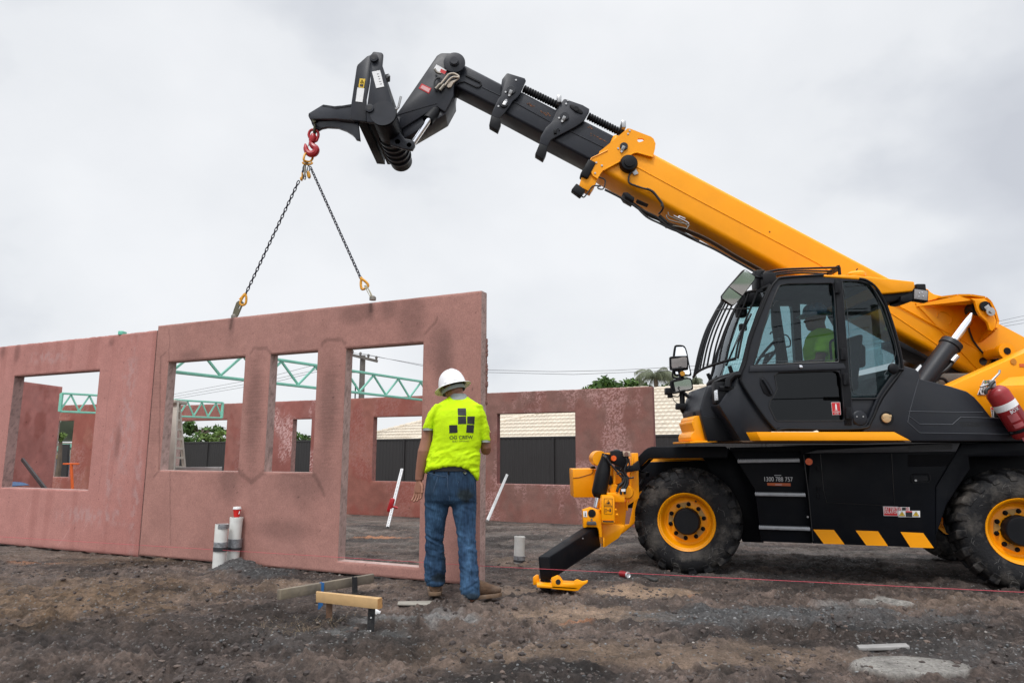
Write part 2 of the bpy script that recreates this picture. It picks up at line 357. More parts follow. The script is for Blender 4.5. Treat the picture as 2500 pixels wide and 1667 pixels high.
    C = C*(.55+.85*t2)*(.78+.8*np.clip(b2*.7+b3*.8, 0, 1))[..., None]  # creases between the lumps darkened in the colour, standing in for shade
    def mix(C, m, col): m = m[..., None]; return C*(1-m)+col*m
    C = mix(C, far*.55*sst(fbm(X*1.2, Y*3.5, 4, 95), .45, .62), c3(.17, .145, .125)*(.7+.6*t2))
    C = mix(C, ochre, c3(.160, .103, .062)*(.45+.95*t2))
    C = mix(C, sand*.9, c3(.36, .25, .17)*(.6+.6*t2))
    C = mix(C, grav*.85, c3(.088, .089, .090)*(.4+1.2*t3))
    C = mix(C, pale, c3(.25, .25, .245)*(.5+.9*t2))
    C = mix(C, orang, c3(.36, .165, .085)*(.8+.4*t2))
    C = mix(C, conc, c3(.36, .34, .31)*(.70+.35*t2+.12*t3)*(1-.35*sst(fbm(X*5, Y*7, 4, 201), .5, .7))[..., None])
    damp = sst(fbm(X*.9, Y*1.3, 4, 99), .5, .68)[..., None]*(1-conc[..., None]); C = C*(1-.5*damp)
    far2 = sst(np.maximum(abs(X)-7, Y-18), 0, 6)[..., None]; C = C*(1-far2)+c3(.10, .085, .07)*far2
    me = grid_mesh('ground', X, Y, Z, colours=C)
    m, nt_, n, l, b = newmat('soil')
    at = n.new('ShaderNodeAttribute'); at.attribute_name = 'tone'; tcn = n.new('ShaderNodeTexCoord')
    n1_ = n.new('ShaderNodeTexNoise'); n1_.inputs['Scale'].default_value = 42; n1_.inputs['Detail'].default_value = 9; n1_.inputs['Roughness'].default_value = .8
    l.new(tcn.outputs['Object'], n1_.inputs['Vector'])
    mr = n.new('ShaderNodeMapRange'); mr.inputs[1].default_value = .3; mr.inputs[2].default_value = .7; mr.inputs[3].default_value = .3; mr.inputs[4].default_value = 1.7; l.new(n1_.outputs[0], mr.inputs[0])
    sc = n.new('ShaderNodeVectorMath'); sc.operation = 'SCALE'; l.new(at.outputs[0], sc.inputs[0]); l.new(mr.outputs[0], sc.inputs['Scale'])
    vo = n.new('ShaderNodeTexVoronoi'); vo.inputs['Scale'].default_value = 75; l.new(tcn.outputs['Object'], vo.inputs['Vector'])
    hs = n.new('ShaderNodeSeparateColor'); l.new(vo.outputs['Color'], hs.inputs[0])
    gt = n.new('ShaderNodeMath'); gt.operation = 'GREATER_THAN'; gt.inputs[1].default_value = .965; l.new(hs.outputs[0], gt.inputs[0])
    mm = n.new('ShaderNodeMath'); mm.operation = 'MULTIPLY'; mm.inputs[1].default_value = .55; l.new(gt.outputs[0], mm.inputs[0])
    mi = n.new('ShaderNodeMixRGB'); l.new(mm.outputs[0], mi.inputs[0]); l.new(sc.outputs[0], mi.inputs[1]); mi.inputs[2].default_value = (.24, .235, .225, 1)
    l.new(mi.outputs[0], b.inputs['Base Color']); b.inputs['Specular IOR Level'].default_value = .4; rr = n.new('ShaderNodeTexNoise'); rr.inputs['Scale'].default_value = 1.3; rr.inputs['Detail'].default_value = 7; l.new(tcn.outputs['Object'], rr.inputs['Vector']); r2 = n.new('ShaderNodeMapRange'); r2.inputs[1].default_value = .38; r2.inputs[2].default_value = .6; r2.inputs[3].default_value = .68; r2.inputs[4].default_value = .95; l.new(rr.outputs[0], r2.inputs[0]); l.new(r2.outputs[0], b.inputs['Roughness'])
    bp = n.new('ShaderNodeBump'); bp.inputs['Strength'].default_value = .95; bp.inputs['Distance'].default_value = .03
    n2_ = n.new('ShaderNodeTexNoise'); n2_.inputs['Scale'].default_value = 70; n2_.inputs['Detail'].default_value = 9; n2_.inputs['Roughness'].default_value = .8
    l.new(tcn.outputs['Object'], n2_.inputs['Vector']); l.new(n2_.outputs[0], bp.inputs['Height']); l.new(bp.outputs[0], b.inputs['Normal'])
    o = link('ground', me, m, None, 180); props(o, kind='structure')
    return xs, ys, Z, grav, conc
GX, GYs, GZ, GRAV, CONC = build_ground()
def gz(x, y):
    i = int(np.clip(np.searchsorted(GYs, y)-1, 0, len(GYs)-2)); j = int(np.clip(np.searchsorted(GX, x)-1, 0, len(GX)-2))
    return float(GZ[i, j])
def stone_mesh(count, rmin, rmax, seed, dens, mt, name, sink=.35):
    rs = np.random.RandomState(seed); bmv = []; bmf = []; cols = []
    base = bmesh.new(); bmesh.ops.create_icosphere(base, subdivisions=1, radius=1); bv = np.array([v.co[:] for v in base.verts]); bf = [[v.index for v in f.verts] for f in base.faces]; base.free()
    k = 0; tries = 0
    while k < count and tries < count*30:
        tries += 1
        y = 2.6+5.4*rs.rand()**1.35; x = (rs.rand()*2-1)*(.80*y+.2)
        if rs.rand() > dens(x, y) or (name != 'soil_clods' and CONC[min(len(GYs)-1, int(np.searchsorted(GYs, y))), min(len(GX)-1, int(np.searchsorted(GX, x)))] > .3): continue
        r = rmin*(rmax/rmin)**(rs.rand()**3.0)
        s = r*np.array([1, .6+.5*rs.rand(), .4+.4*rs.rand()]); an = rs.rand()*6.28; c, si = cos(an), sin(an)
        v = bv*(1+.25*(rs.rand(len(bv), 1)-.5))*s; v = np.stack([v[:, 0]*c-v[:, 1]*si, v[:, 0]*si+v[:, 1]*c, v[:, 2]], 1)
        v += np.array([x, y, gz(x, y)+s[2]*(1-2*sink)*.6]); n0 = len(bmv)*len(bv) if False else k*len(bv)
        bmv.append(v); bmf += [[i+n0 for i in f] for f in bf]; g = rs.rand(); cols += [g]*len(bv); k += 1
    me = pydata(name, np.concatenate(bmv), bmf)
    at = me.color_attributes.new('tone', 'FLOAT_COLOR', 'POINT'); c = np.ones((len(cols), 4), np.float32); c[:, :3] = np.array(cols)[:, None]; at.data.foreach_set('color', c.ravel())
    return link(name, me, mt, None, 180, smooth=False)
def stone_mat(name, a, b_):
    m, t, n, l, b = newmat(name); at = n.new('ShaderNodeAttribute'); at.attribute_name = 'tone'
    cr = n.new('ShaderNodeValToRGB'); l.new(at.outputs[0], cr.inputs[0]); cr.color_ramp.elements[0].color = (*a, 1); cr.color_ramp.elements[1].color = (*b_, 1)
    e = cr.color_ramp.elements.new(.8); e.color = tuple(.6*p+.4*q for p, q in zip(a, b_))+(1,)
    l.new(cr.outputs[0], b.inputs['Base Color']); b.inputs['Roughness'].default_value = .8; return m
def dg(x, y):
    i = int(np.clip(np.searchsorted(GYs, y), 0, len(GYs)-1)); j = int(np.clip(np.searchsorted(GX, x), 0, len(GX)-1)); return GRAV[i, j]
pb = stone_mesh(5200, .0035, .015, 5, lambda x, y: .05+dg(x, y)**1.2, stone_mat('gravel_stone', (.05, .052, .055), (.25, .25, .245)), 'gravel'); props(pb, kind='stuff')
pb2 = stone_mesh(420, .004, .020, 15, lambda x, y: .4+.6*float(fbm(x*1.5, y*1.5, 3, 5) > .5), stone_mat('pale_stone', (.09, .075, .065), (.36, .33, .30)), 'loose_stones'); props(pb2, kind='stuff')
def cdens(x, y):
    return (.12+.88*float(fbm(x*1.7+4, y*2.1, 3, 7) > .5))*(1-.6*dg(x, y))
clods = stone_mesh(15000, .004, .030, 25, cdens, stone_mat('clod_soil', (.034, .026, .024), (.13, .096, .078)), 'soil_clods', .45); props(clods, kind='stuff')
# ================================================================== precast wall panels
def wallmat(name, rough=.82, speck=0.0, grain=1.0):
    m, t, n, l, b = newmat(name); at = n.new('ShaderNodeAttribute'); at.attribute_name = 'tone'; tcn = n.new('ShaderNodeTexCoord')
    nz = n.new('ShaderNodeTexNoise'); nz.inputs['Scale'].default_value = 70; nz.inputs['Detail'].default_value = 7; nz.inputs['Roughness'].default_value = .7; l.new(tcn.outputs['Object'], nz.inputs['Vector'])
    mr = n.new('ShaderNodeMapRange'); mr.inputs[1].default_value = .3; mr.inputs[2].default_value = .7; mr.inputs[3].default_value = 1-.2*grain; mr.inputs[4].default_value = 1+.2*grain; l.new(nz.outputs[0], mr.inputs[0])
    sc = n.new('ShaderNodeVectorMath'); sc.operation = 'SCALE'; l.new(at.outputs[0], sc.inputs[0]); l.new(mr.outputs[0], sc.inputs['Scale'])
    vo = n.new('ShaderNodeTexVoronoi'); vo.inputs['Scale'].default_value = 26; l.new(tcn.outputs['Object'], vo.inputs['Vector'])
    lt = n.new('ShaderNodeMath'); lt.operation = 'LESS_THAN'; lt.inputs[1].default_value = .10; l.new(vo.outputs['Distance'], lt.inputs[0])
    hs = n.new('ShaderNodeSeparateColor'); l.new(vo.outputs['Color'], hs.inputs[0])
    gt = n.new('ShaderNodeMath'); gt.operation = 'GREATER_THAN'; gt.inputs[1].default_value = .90; l.new(hs.outputs[0], gt.inputs[0])
    mu = n.new('ShaderNodeMath'); mu.operation = 'MULTIPLY'; l.new(lt.outputs[0], mu.inputs[0]); l.new(gt.outputs[0], mu.inputs[1])
    mi = n.new('ShaderNodeMixRGB'); l.new(mu.outputs[0], mi.inputs[0]); l.new(sc.outputs[0], mi.inputs[1]); mi.inputs[2].default_value = (.05, .03, .028, 1)
    l.new(mi.outputs[0], b.inputs['Base Color']); b.inputs['Roughness'].default_value = rough; b.inputs['Specular IOR Level'].default_value = .3
    bp = n.new('ShaderNodeBump'); bp.inputs['Strength'].default_value = .35; bp.inputs['Distance'].default_value = .006; l.new(nz.outputs[0], bp.inputs['Height']); l.new(bp.outputs[0], b.inputs['Normal'])
    return m
WM = wallmat('precast_concrete')
def panel(name, fr, u0, u1, z0, z1, th, ops, colour, label, cell=.014, w0=0.0, reveal=(.44, .31, .28), rag=0.0, group=None):
    def lines(a, b, cuts):
        c = sorted([a, b]+[q for q in cuts if a < q < b]); o = []
        for p, q in zip(c[:-1], c[1:]):
            k = max(1, int((q-p)/cell)); o += list(np.linspace(p, q, k, endpoint=False))
        return np.array(o+[c[-1]])
    us = lines(u0, u1, [q for o in ops for q in o[:2]]); zs = lines(z0, z1, [q for o in ops for q in o[2:]])
    U, Z = np.meshgrid(us, zs); uc = (us[:-1]+us[1:])/2; zc = (zs[:-1]+zs[1:])/2; UC, ZC = np.meshgrid(uc, zc)
    keep = np.ones(UC.shape, bool)
    for a, b, c, d in ops: keep &= ~((UC > a) & (UC < b) & (ZC > c) & (ZC < d))
    C = colour(U, Z); rel = (fbm(U*9, Z*9, 4, 3)-.5)*.006
    edge = np.minimum.reduce([U-u0, u1-U, Z-z0, z1-Z]+[np.maximum(np.maximum(a-U, U-b), np.maximum(c-Z, Z-d)).clip(0) for a, b, c, d in ops])
    rel = rel*sst(edge, 0, .05)+.008*(1-sst(edge, 0, .010))
    Zr = Z+((fbm(U*14, U*0+3, 4, 8)-.5)*rag*(Z > z1-1e-6)+(fbm(U*8, U*0+5, 4, 18)-.5)*rag*(Z < z0+1e-6))
    V = []; F = []; K = []
    def add(pu, pw, pz, col, kp=None):
        pu, pw, pz = np.broadcast_arrays(pu, pw, pz); h, w = pu.shape
        x = fr.o.x+fr.u.x*pu+fr.n.x*pw; y = fr.o.y+fr.u.y*pu+fr.n.y*pw; n0 = sum(len(v) for v in V)
        V.append(np.stack([x, y, pz], -1).reshape(-1, 3)); K.append(np.broadcast_to(col, (h, w, 3)).reshape(-1, 3))
        i, j = np.meshgrid(np.arange(h-1), np.arange(w-1), indexing='ij'); a = i*w+j; q = np.stack([a, a+1, a+w+1, a+w], -1); q = q[kp] if kp is not None else q.reshape(-1, 4); F.append(q+n0)
    add(U, w0+rel, Zr, C, keep)
    add(U[:, ::-1][::4, ::4], w0+th, Z[::4, ::4], C[::4, ::4], None) if not ops else None
    if ops: add(U, w0+th, Zr, C*.95, keep)
    wv = np.linspace(0, 1, 7)
    rc = np.array(reveal)
    def strip(uu, zz, off, kp=.35):
        A, B = np.meshgrid(np.arange(len(uu)), wv); pu = uu[A]; pz = zz[A]; pw = w0+off+B*(th-off)
        s = pu*7+pz*7; m = fbm(s*1.4, pw*18, 4, 77)[..., None]; m2 = (vnoise(s*22, pw*160, 5) > .72)[..., None]
        col = rc*(.72+.5*m); col = col*(1-.3*m2)
        add(pu, pw, pz, col)
    def seg(a, b): return np.linspace(a, b, max(2, int(abs(b-a)/.03)))
    for a, b, c, d in ops:
        z = seg(c, d); strip(np.full(len(z), a), z, .008); strip(np.full(len(z), b), z, .008); u = seg(a, b); strip(u, np.full(len(u), c), .008); strip(u, np.full(len(u), d), .008)
    z = zs; strip(np.full(len(z), u0), z, .008); strip(np.full(len(z), u1), z, .008)
    for zz in (Zr[0], Zr[-1]):
        strip(us, zz, .008)
    co = np.concatenate(V).astype(np.float32); q = np.concatenate(F); cc = np.concatenate(K)
    me = bpy.data.meshes.new(name); me.vertices.add(len(co)); me.vertices.foreach_set('co', co.ravel()); nq = len(q); me.loops.add(nq*4); me.polygons.add(nq)
    me.loops.foreach_set('vertex_index', q.ravel().astype(np.int32)); me.polygons.foreach_set('loop_start', (np.arange(nq)*4).astype(np.int32)); me.update(calc_edges=True)
    at = me.color_attributes.new('tone', 'FLOAT_COLOR', 'POINT'); ca = np.ones((len(co), 4), np.float32); ca[:, :3] = np.clip(cc, 0, 1); at.data.foreach_set('color', ca.ravel())
    root = Vector((fr.pt((u0+u1)/2, z0, w0+th/2))); me.transform(Matrix.Translation(-root))
    o = link(name, me, WM, None, 30); o.location = root; OFF[o.name] = root; props(o, label, 'wall panel', group); return o
def c_(r, g, b): return np.array([r, g, b])
# --- the panel on the chains
WFo = G(337, 1359); WFe = G(1172, 1435); WF = Fr(WFo, WFe)
def box_of(fr, pxs, w=0):
    q = [fr.uz(a, b, w) for a, b in pxs]; u = [p[0] for p in q]; z = [p[1] for p in q]; return u, z
def opening(fr, l, r, t, b):          # l, r: points on the left and right jamb; t, b: points on head and sill
    ul = np.mean([fr.uz(*p)[0] for p in l]); ur = np.mean([fr.uz(*p)[0] for p in r]); zt = np.mean([fr.uz(*p)[1] for p in t]); zb = np.mean([fr.uz(*p)[1] for p in b]); return (ul, ur, zb, zt)
RU0 = WF.uz(337, 1359)[0]+.004; RU1 = WF.uz(1172, 1100)[0]; RZ1 = np.mean([WF.uz(1172, 703)[1], WF.uz(380, 801)[1]])
OP1 = opening(WF, [(409, 885), (390, 1149)], [(598, 868), (580, 1150)], [(409, 885), (598, 868)], [(390, 1149), (580, 1150)])
OP2 = opening(WF, [(658.5, 863.7), (644.7, 1150.6)], [(774, 856.8), (762.6, 1152)], [(658.5, 863.7), (774, 856.8)], [(644.7, 1150.6), (762.6, 1152)])
OP3 = opening(WF, [(841, 841.6), (827, 1371)], [(1031, 826.9), (1023.5, 1382)], [(841, 841.6), (1031, 826.9)], [(827, 1371), (1023.5, 1383)])
OP2 = (OP2[0], OP2[1], (OP1[2]+OP2[2])/2, (OP1[3]+OP2[3])/2); OP1 = (OP1[0], OP1[1], OP2[2], OP2[3])
OP3 = (OP3[0], OP3[1], max(.10, OP3[2]), OP2[3])
def bl(fr, U, Z, px, py, ru, rz, wob=.26, soft=.6, s=0):
    a = fr.uz(px, py); r = np.sqrt(((U-a[0])/ru)**2+((Z-a[1])/rz)**2)+(fbm(U*7, Z*7, 4, 31+s)-.5)*2*wob; return (1-sst(r, 1-soft, 1+soft))[..., None]
def linemark(fr, U, Z, pts, wd, wob=.02, s=0):
    q = [fr.uz(*p) for p in pts]; d = np.full(U.shape, 9.)
    uu = U+(fbm(U*9, Z*9, 3, 51+s)-.5)*wob*2; zz = Z+(fbm(U*9, Z*9, 3, 61+s)-.5)*wob*2
    for (ax, az), (bx, bz) in zip(q[:-1], q[1:]):
        L2 = (bx-ax)**2+(bz-az)**2; t = np.clip(((uu-ax)*(bx-ax)+(zz-az)*(bz-az))/L2, 0, 1); d = np.minimum(d, np.hypot(uu-ax-t*(bx-ax), zz-az-t*(bz-az)))
    return (1-sst(d, wd*.3, wd))[..., None]
def col_right(U, Z):
    t = fbm(U*1.1, Z*.9, 5, 1)[..., None]; t2 = fbm(U*6, Z*4, 5, 2)[..., None]; t3 = fbm(U*30, Z*30, 3, 4)[..., None]
    v = fbm(U*5, Z*.5, 4, 6)[..., None]
    C = c_(.335, .165, .138)*(1-t)+c_(.40, .208, .175)*t; C = C*(.80+.22*t2+.16*t3)
    C = C*(.93+.14*v)
    dk = c_(.135, .072, .062)
    for a in ((1005, 770, .16, .26), (1075, 850, .14, .24), (905, 752, .05, .12), (565, 790, .05, .14), (465, 868, .17, .06), (950, 745, .10, .13), (620, 1010, .11, .55), (1085, 900, .10, .3), (690, 1290, .35, .1), (800, 1000, .11, .5), (740, 1170, .3, .25), (560, 1170, .16, .2), (870, 765, .25, .1)):
        C = C*(1-.48*bl(WF, U, Z, *a, s=int(a[0]) % 7)*(1-dk/C.clip(.01)))
    for pts, wd in (([(612, 862), (620, 850), (650, 852), (660, 862)], .022), ([(785, 842), (800, 830), (835, 829), (842, 838)], .024), ([(582, 1148), (612, 1178), (645, 1150)], .03), ([(765, 1160), (790, 1200), (792, 1206)], .03), ([(1035, 815), (1065, 785), (1068, 776)], .016), ([(375, 1165), (388, 1150), (392, 870), (405, 860)], .014), ([(413, 800), (416, 1330)], .010)):
        C = C*(1-.30*linemark(WF, U, Z, pts, wd*1.25, s=int(pts[0][0]) % 5))
    C = C*(1-.5*linemark(WF, U, Z, [(905, 733), (906, 762)], .03)); C = C*(1-.45*linemark(WF, U, Z, [(568, 775), (562, 800)], .03))
    C = C*(1-.12*(np.sin(Z*190+fbm(U*3, Z*20, 3, 9)*9) > .1)[..., None]*(np.maximum.reduce([bl(WF, U, Z, 622, 1010, .16, .6), bl(WF, U, Z, 370, 1000, .16, .6), bl(WF, U, Z, 810, 1000, .15, .6)])))
    lo = sst(fbm(U*2, Z*2, 4, 44), .5, .7)[..., None]; C = C*(1-.10*lo)+c_(.30, .17, .15)*.10*lo
    C = C*(1-.25*(1-sst(Z, 0, .05))[..., None])
    pit = (vnoise(U*37, Z*37, 3) > .985)[..., None]; C = C*(1-.5*pit)
    return C
lifted = panel('precast_wall_panel', WF, RU0, RU1, .02, RZ1, .12, [OP1, OP2, OP3], col_right, 'brown precast concrete wall panel with two windows and a door hanging from the chains', rag=.004)
# --- the panel left of it
LW = Fr(WF.pt(-4.2, 0, 0), WF.pt(0, 0, 0))
def col_left(U, Z):
    t = fbm(U*1.0, Z*.7, 5, 11)[..., None]; t2 = fbm(U*7, Z*4, 5, 12)[..., None]; v = fbm(U*7, Z*.35, 4, 16)[..., None]
    C = c_(.42, .185, .160)*(1-t)+c_(.49, .235, .205)*t; C = C*(.85+.2*t2)
    red = sst(v, .48, .6); C = C*(1-.3*red)+c_(.30, .115, .095)*.3*red
    for a in ((310, 1000, .12, .9), (265, 1160, .06, .6), (330, 1200, .07, .6), (215, 1260, .5, .1), (120, 870, .4, .08)):
        m = bl(LW, U, Z, *a, wob=.6)*sst(fbm(U*26, Z*14, 4, 19), .42, .62)[..., None]; C = C*(1-.5*m)+c_(.44, .29, .28)*.5*m
    for a in ((270, 835, .05, .05), (5, 855, .06, .1), (40, 860, .06, .15), (285, 1080, .05, .2)):
        C = C*(1-.35*bl(LW, U, Z, *a))
    tc = .5*linemark(LW, U, Z, [(225, 920), (248, 905), (270, 905), (262, 960), (240, 1200)], .012)
    C = C*(1-.25*tc); sc_ = linemark(LW, U, Z, [(60, 1260), (75, 1225)], .008)+linemark(LW, U, Z, [(200, 1300), (215, 1270)], .006)+linemark(LW, U, Z, [(140, 1330), (170, 1290)], .008); C = C+.05*sc_
    C = C*(1-.3*(1-sst(Z, 0, .06))[..., None]); pit = (vnoise(U*37, Z*37, 3) > .98)[..., None]; return C*(1-.5*pit)
LO = opening(LW, [(31.6, 920)], [(242, 900.6), (209.6, 1196)], [(31.6, 920), (242, 900.6)], [(0, 1190), (209.6, 1196)])
LZ1 = np.mean([LW.uz(380, 806)[1], LW.uz(0, 846)[1]])
lu1 = LW.uz(336, 1359)[0]-.018
panel('precast_wall_panel', LW, lu1-5.2, lu1, .0, LZ1, .14, [LO], col_left, 'pinkish red precast concrete wall panel with one wide window at the left edge', w0=.012, reveal=(.36, .23, .21), rag=.014)
m = M(); a = LW.hit(299, 812, .05); m.box(a+Vector((0, 0, -.01)), .06, .10, .05, .006); m.out('ferrule_clip', mat('mint_plastic', (.14, .5, .36), .5), None); o = bpy.data.objects['ferrule_clip']; recentre(o); props(o, 'small mint green clip on the top edge of the pink wall panel', 'clip')
# --- back walls
def col_back(seed, base, pale, amt=.5, redk=.5):
    def f(U, Z):
        t = fbm(U*1.5, Z*1.5, 5, seed)[..., None]; t2 = fbm(U*8, Z*8, 5, seed+1)[..., None]
        C = 1.2*c_(*base)*(.72+.5*t)*(.8+.4*t2)
        r = sst(fbm(U*3, Z*2.2, 5, seed+5), .45, .62)[..., None]; C = C*(1-redk*r)+c_(.27, .075, .058)*redk*r
        m = sst(fbm(U*2.2, Z*1.1, 5, seed+2), .46, .62)*sst(fbm(U*52, Z*52, 2, seed+3), .42, .64); m = m[..., None]*amt; C = C*(1-m)+c_(*pale)*m
        pit = (vnoise(U*12, Z*12, seed) > .985)[..., None]; return C*(1-.6*pit)
    return f
B0 = P(889, 1256, 15.3); B1 = P(1421, 1276, 13.2); BW = Fr(B0, B1)
def bu(px, py=1100): return BW.uz(px, py)[0]
bz0 = -.16; bz1 = float(np.mean([BW.uz(889, 973)[1], BW.uz(1421, 948)[1]]))
wzt = BW.uz(1300, 1008)[1]; wzb = BW.uz(1300, 1182)[1]
PINKP = (.55, .33, .31)
gb = 'precast panels of the back wall'
panel('precast_wall_panel', BW, bu(1128), bu(1597), bz0, bz1, .15, [(bu(1213), bu(1405), wzb, wzt)], col_back(100, (.20, .105, .088), PINKP, .62, .22), 'mottled back wall panel with pink speckles and a big window, beside the yellow machine', cell=.013, rag=.01, group=gb, reveal=(.22, .09, .08))
panel('precast_wall_panel', BW, bu(800), bu(1122), bz0, bz1, .15, [(bu(909), bu(1095), wzb, wzt)], col_back(120, (.25, .10, .078), (.42, .24, .22), .3, .6), 'brick red back wall panel seen through the door opening', cell=.022, rag=.01, group=gb, reveal=(.30, .14, .12))
panel('precast_wall_panel', BW, bu(592), bu(797), bz0, bz1, .15, [(bu(711), bu(757), wzb, wzt)], col_back(140, (.26, .105, .09), (.62, .40, .38), .9, .3), 'back wall panel with whitish pink patches seen through the narrow window', cell=.025, rag=.01, group=gb, reveal=(.34, .2, .18))
panel('precast_wall_panel', BW, bu(420), bu(588), bz0, bz1, .15, [(bu(428), bu(549), wzb, BW.uz(500, 1026)[1])], col_back(160, (.27, .115, .095), (.4, .24, .22), .35, .4), 'back wall panel behind the stepladder with a wide opening onto the hedge', cell=.03, rag=.01, group=gb)
BL = Fr(P(95, 1100, 20.6), P(300, 1100, 19.6))
panel('precast_wall_panel', BL, BL.uz(70, 1100)[0], BL.uz(330, 1100)[0], -.2, BL.uz(190, 988)[1], .15, [(BL.uz(128, 1100)[0], BL.uz(173, 1100)[0], BL.uz(150, 1164)[1], BL.uz(150, 1027)[1])], col_back(180, (.27, .10, .075), (.5, .3, .28), .3, .6), 'far left back wall panel with a tall opening behind the orange prop', cell=.03, group=gb)
IN = Fr(P(20, 1100, 14.2), P(137, 1100, 15.6))
inp = panel('precast_wall_panel', IN, IN.uz(20, 1100)[0]-2, IN.uz(137, 1100)[0], -.15, IN.uz(137, 942)[1], .2, [], col_back(200, (.38, .155, .135), (.42, .22, .2), .25, .5), 'tall plain red panel standing inside the left window', cell=.03, reveal=(.15, .055, .04))
# ================================================================== background
TEAL = mat('mint_primer', (.24, .62, .48), .5, var=.08)
FEN = mat('charcoal_sheet', (.024, .022, .022), .5, var=.06, vs=1)
def fence(p0, p1, z0, z1, step, label):
    fr = Fr(p0, p1); Lg = (Vector((p1[0], p1[1]))-Vector((p0[0], p0[1]))).length
    root = thing('sheet_fence', fr.pt(0, z0), label, 'fence')
    us = []; ws = []
    n = int(Lg/.19)
    for i in range(n):
        for a, w in ((0, 0), (.012, .012), (.10, .012), (.112, 0)): us.append(i*.19+a); ws.append(w)
    vs = []; fs = []
    for u, w in zip(us, ws): vs += [fr.pt(u, z0, w), fr.pt(u, z1, w)]
    for i in range(len(us)-1): fs.append((2*i, 2*i+2, 2*i+3, 2*i+1))
    link('sheet_panel', pydata('sheet_panel', vs, fs), FEN, root, smooth=False)
    m = M(); m.beam(fr.pt(-.05, z1+.0, .015), fr.pt(Lg+.05, z1+.0, .015), .06, .08, bev=.01); m.out('top_rail', FEN, root)
    k = 0.0
    while k < Lg:
        m = M(); m.beam(fr.pt(k, z0, -.01), fr.pt(k, z1+.03, -.01), .07, .07, up=fr.n); m.out('post', FEN, root); k += step
    return fr
FR = fence(P(60, 1100, 50).xy, (12.5, 16.0), -.35, 1.72, 2.37, 'long charcoal corrugated sheet fence behind the back walls')
# ---- tiled roofs
TILE = mat('cream_tile', (.60, .53, .43), .75, var=.1, vs=1.5, bump=.2, bs=30, dirt=(.45, .36, .26), ds=1.2, damt=.4)
def roof_face(name, E0, u, s, U, S, lcut, rcut, mt, parent, per=.22, crs=.37, amp=.034, stp=.095):
    nrm = u.cross(s).normalized()
    if nrm.z < 0: nrm = -nrm
    nu = int(U/per*8); nc = int(S/crs); uu = np.linspace(0, U, nu+1); ss = []; hh = []
    for i in range(nc):
        ss += [i*crs+.001, (i+.5)*crs, (i+1)*crs-.001]; hh += [stp, stp*.5, 0.0]
    ss = np.array(ss); hh = np.array(hh); A, B = np.meshgrid(uu, ss); H = np.repeat(hh[:, None], len(uu), 1)+amp*np.abs(np.sin(pi*A/per))**.8+amp*.6*np.sin(2*pi*A/per)*0
    H = H+(vnoise(np.floor(A/per), np.floor(B/crs), 3)-.5)*.006
    X = E0.x+u.x*A+s.x*B+nrm.x*H; Y = E0.y+u.y*A+s.y*B+nrm.y*H; Z = E0.z+u.z*A+s.z*B+nrm.z*H
    ac = (A[:-1, :-1]+A[1:, 1:])/2; bc = (B[:-1, :-1]+B[1:, 1:])/2; keep = (ac > lcut*bc/S) & (ac < U-rcut*bc/S)
    me = grid_mesh(name, X, Y, Z, keep); return link(name, me, mt, parent, 60, smooth=False)
def house(label, R0, ru, rn, run, drop, hip, right, wallz=-.3, tile=TILE, per=.22, crs=.37, amp=.036):
    u = Vector((ru[0], ru[1], 0)).normalized(); n = Vector((rn[0], rn[1], 0)).normalized()
    E0 = R0-n*run-u*hip-Vector((0, 0, drop)); S = sqrt(run*run+drop*drop); s = (n*run+Vector((0, 0, drop))).normalized()
    root = thing('tiled_house', (E0.x, E0.y, wallz), label, 'house')
    rf = roof_face('roof', E0, u, s, hip+right, S, hip, 0, tile, root, per, crs, amp)
    R1 = R0+u*right; EL = E0+n*(2*run); ER = E0+u*(hip+right)
    m = M(); vs = [E0, R0, EL]; f = [m.bm.verts.new(v) for v in vs]; m.bm.faces.new(f)
    f = [m.bm.verts.new(v) for v in (EL, R0, R1, ER+n*(2*run))]; m.bm.faces.new(f); m.out('rear_slope', tile, rf)
    m = M()
    k = int((R0-E0).length/.33)
    for i in range(k):
        a = E0.lerp(R0, i/k); b_ = E0.lerp(R0, (i+1.15)/k); m.tube([a+Vector((0, 0, .05)), b_+Vector((0, 0, .03))], [.13, .11], 8)
    k = int(right/.36)
    for i in range(k):
        a = R0.lerp(R1, i/k); b_ = R0.lerp(R1, (i+1.1)/k); m.tube([a+Vector((0, 0, .03)), b_+Vector((0, 0, .02))], [.13, .115], 8)
    m.out('ridge_cap', tile, rf)
    m = M(); m.beam(E0+Vector((0, 0, -.06)), ER+Vector((0, 0, -.06)), .12, .12); m.out('gutter', STEEL, root)
    wi = [E0+u*.5+n*.5, ER-u*.5+n*.5, ER-u*.5+n*(2*run-.5), EL+u*.5-n*.5]
    m = M(); m.prism([Vector((p.x, p.y, wallz)) for p in wi], (0, 0, E0.z-wallz-.1)); m.out('wall', mat('render_wall', (.5, .44, .35), .8), root)
    return root
fu = Vector((.828, -.56, 0)); fn = Vector((.56, .828, 0))
R0 = P(1606, 952, 29.0); house('house with a cream tiled hip roof directly behind the charcoal fence', R0, fu, fn, 5.0, 2.45, 11.5, 16)
R1_ = P(1290, 965, 37.5); house('lower cream tiled hip roof farther back, seen through the door opening', R1_, fu, fn, 5.5, 2.7, 9.5, 7)
GT = mat('pale_green_tile', (.50, .62, .53), .7, var=.08, vs=3)
R2 = P(70, 1010, 40); house('small pale green tiled roof beyond the far left opening', R2, (1, -.05), (.05, 1), 3.5, 1.55, .2, 2.9, tile=GT, per=.3, crs=.36, amp=.02)
s0 = P(125, 1165, 30); rt = thing('garden_shed', (s0.x, 30, -.3), 'small shed with a mint verge and yellow gable beyond the far left opening', 'shed')
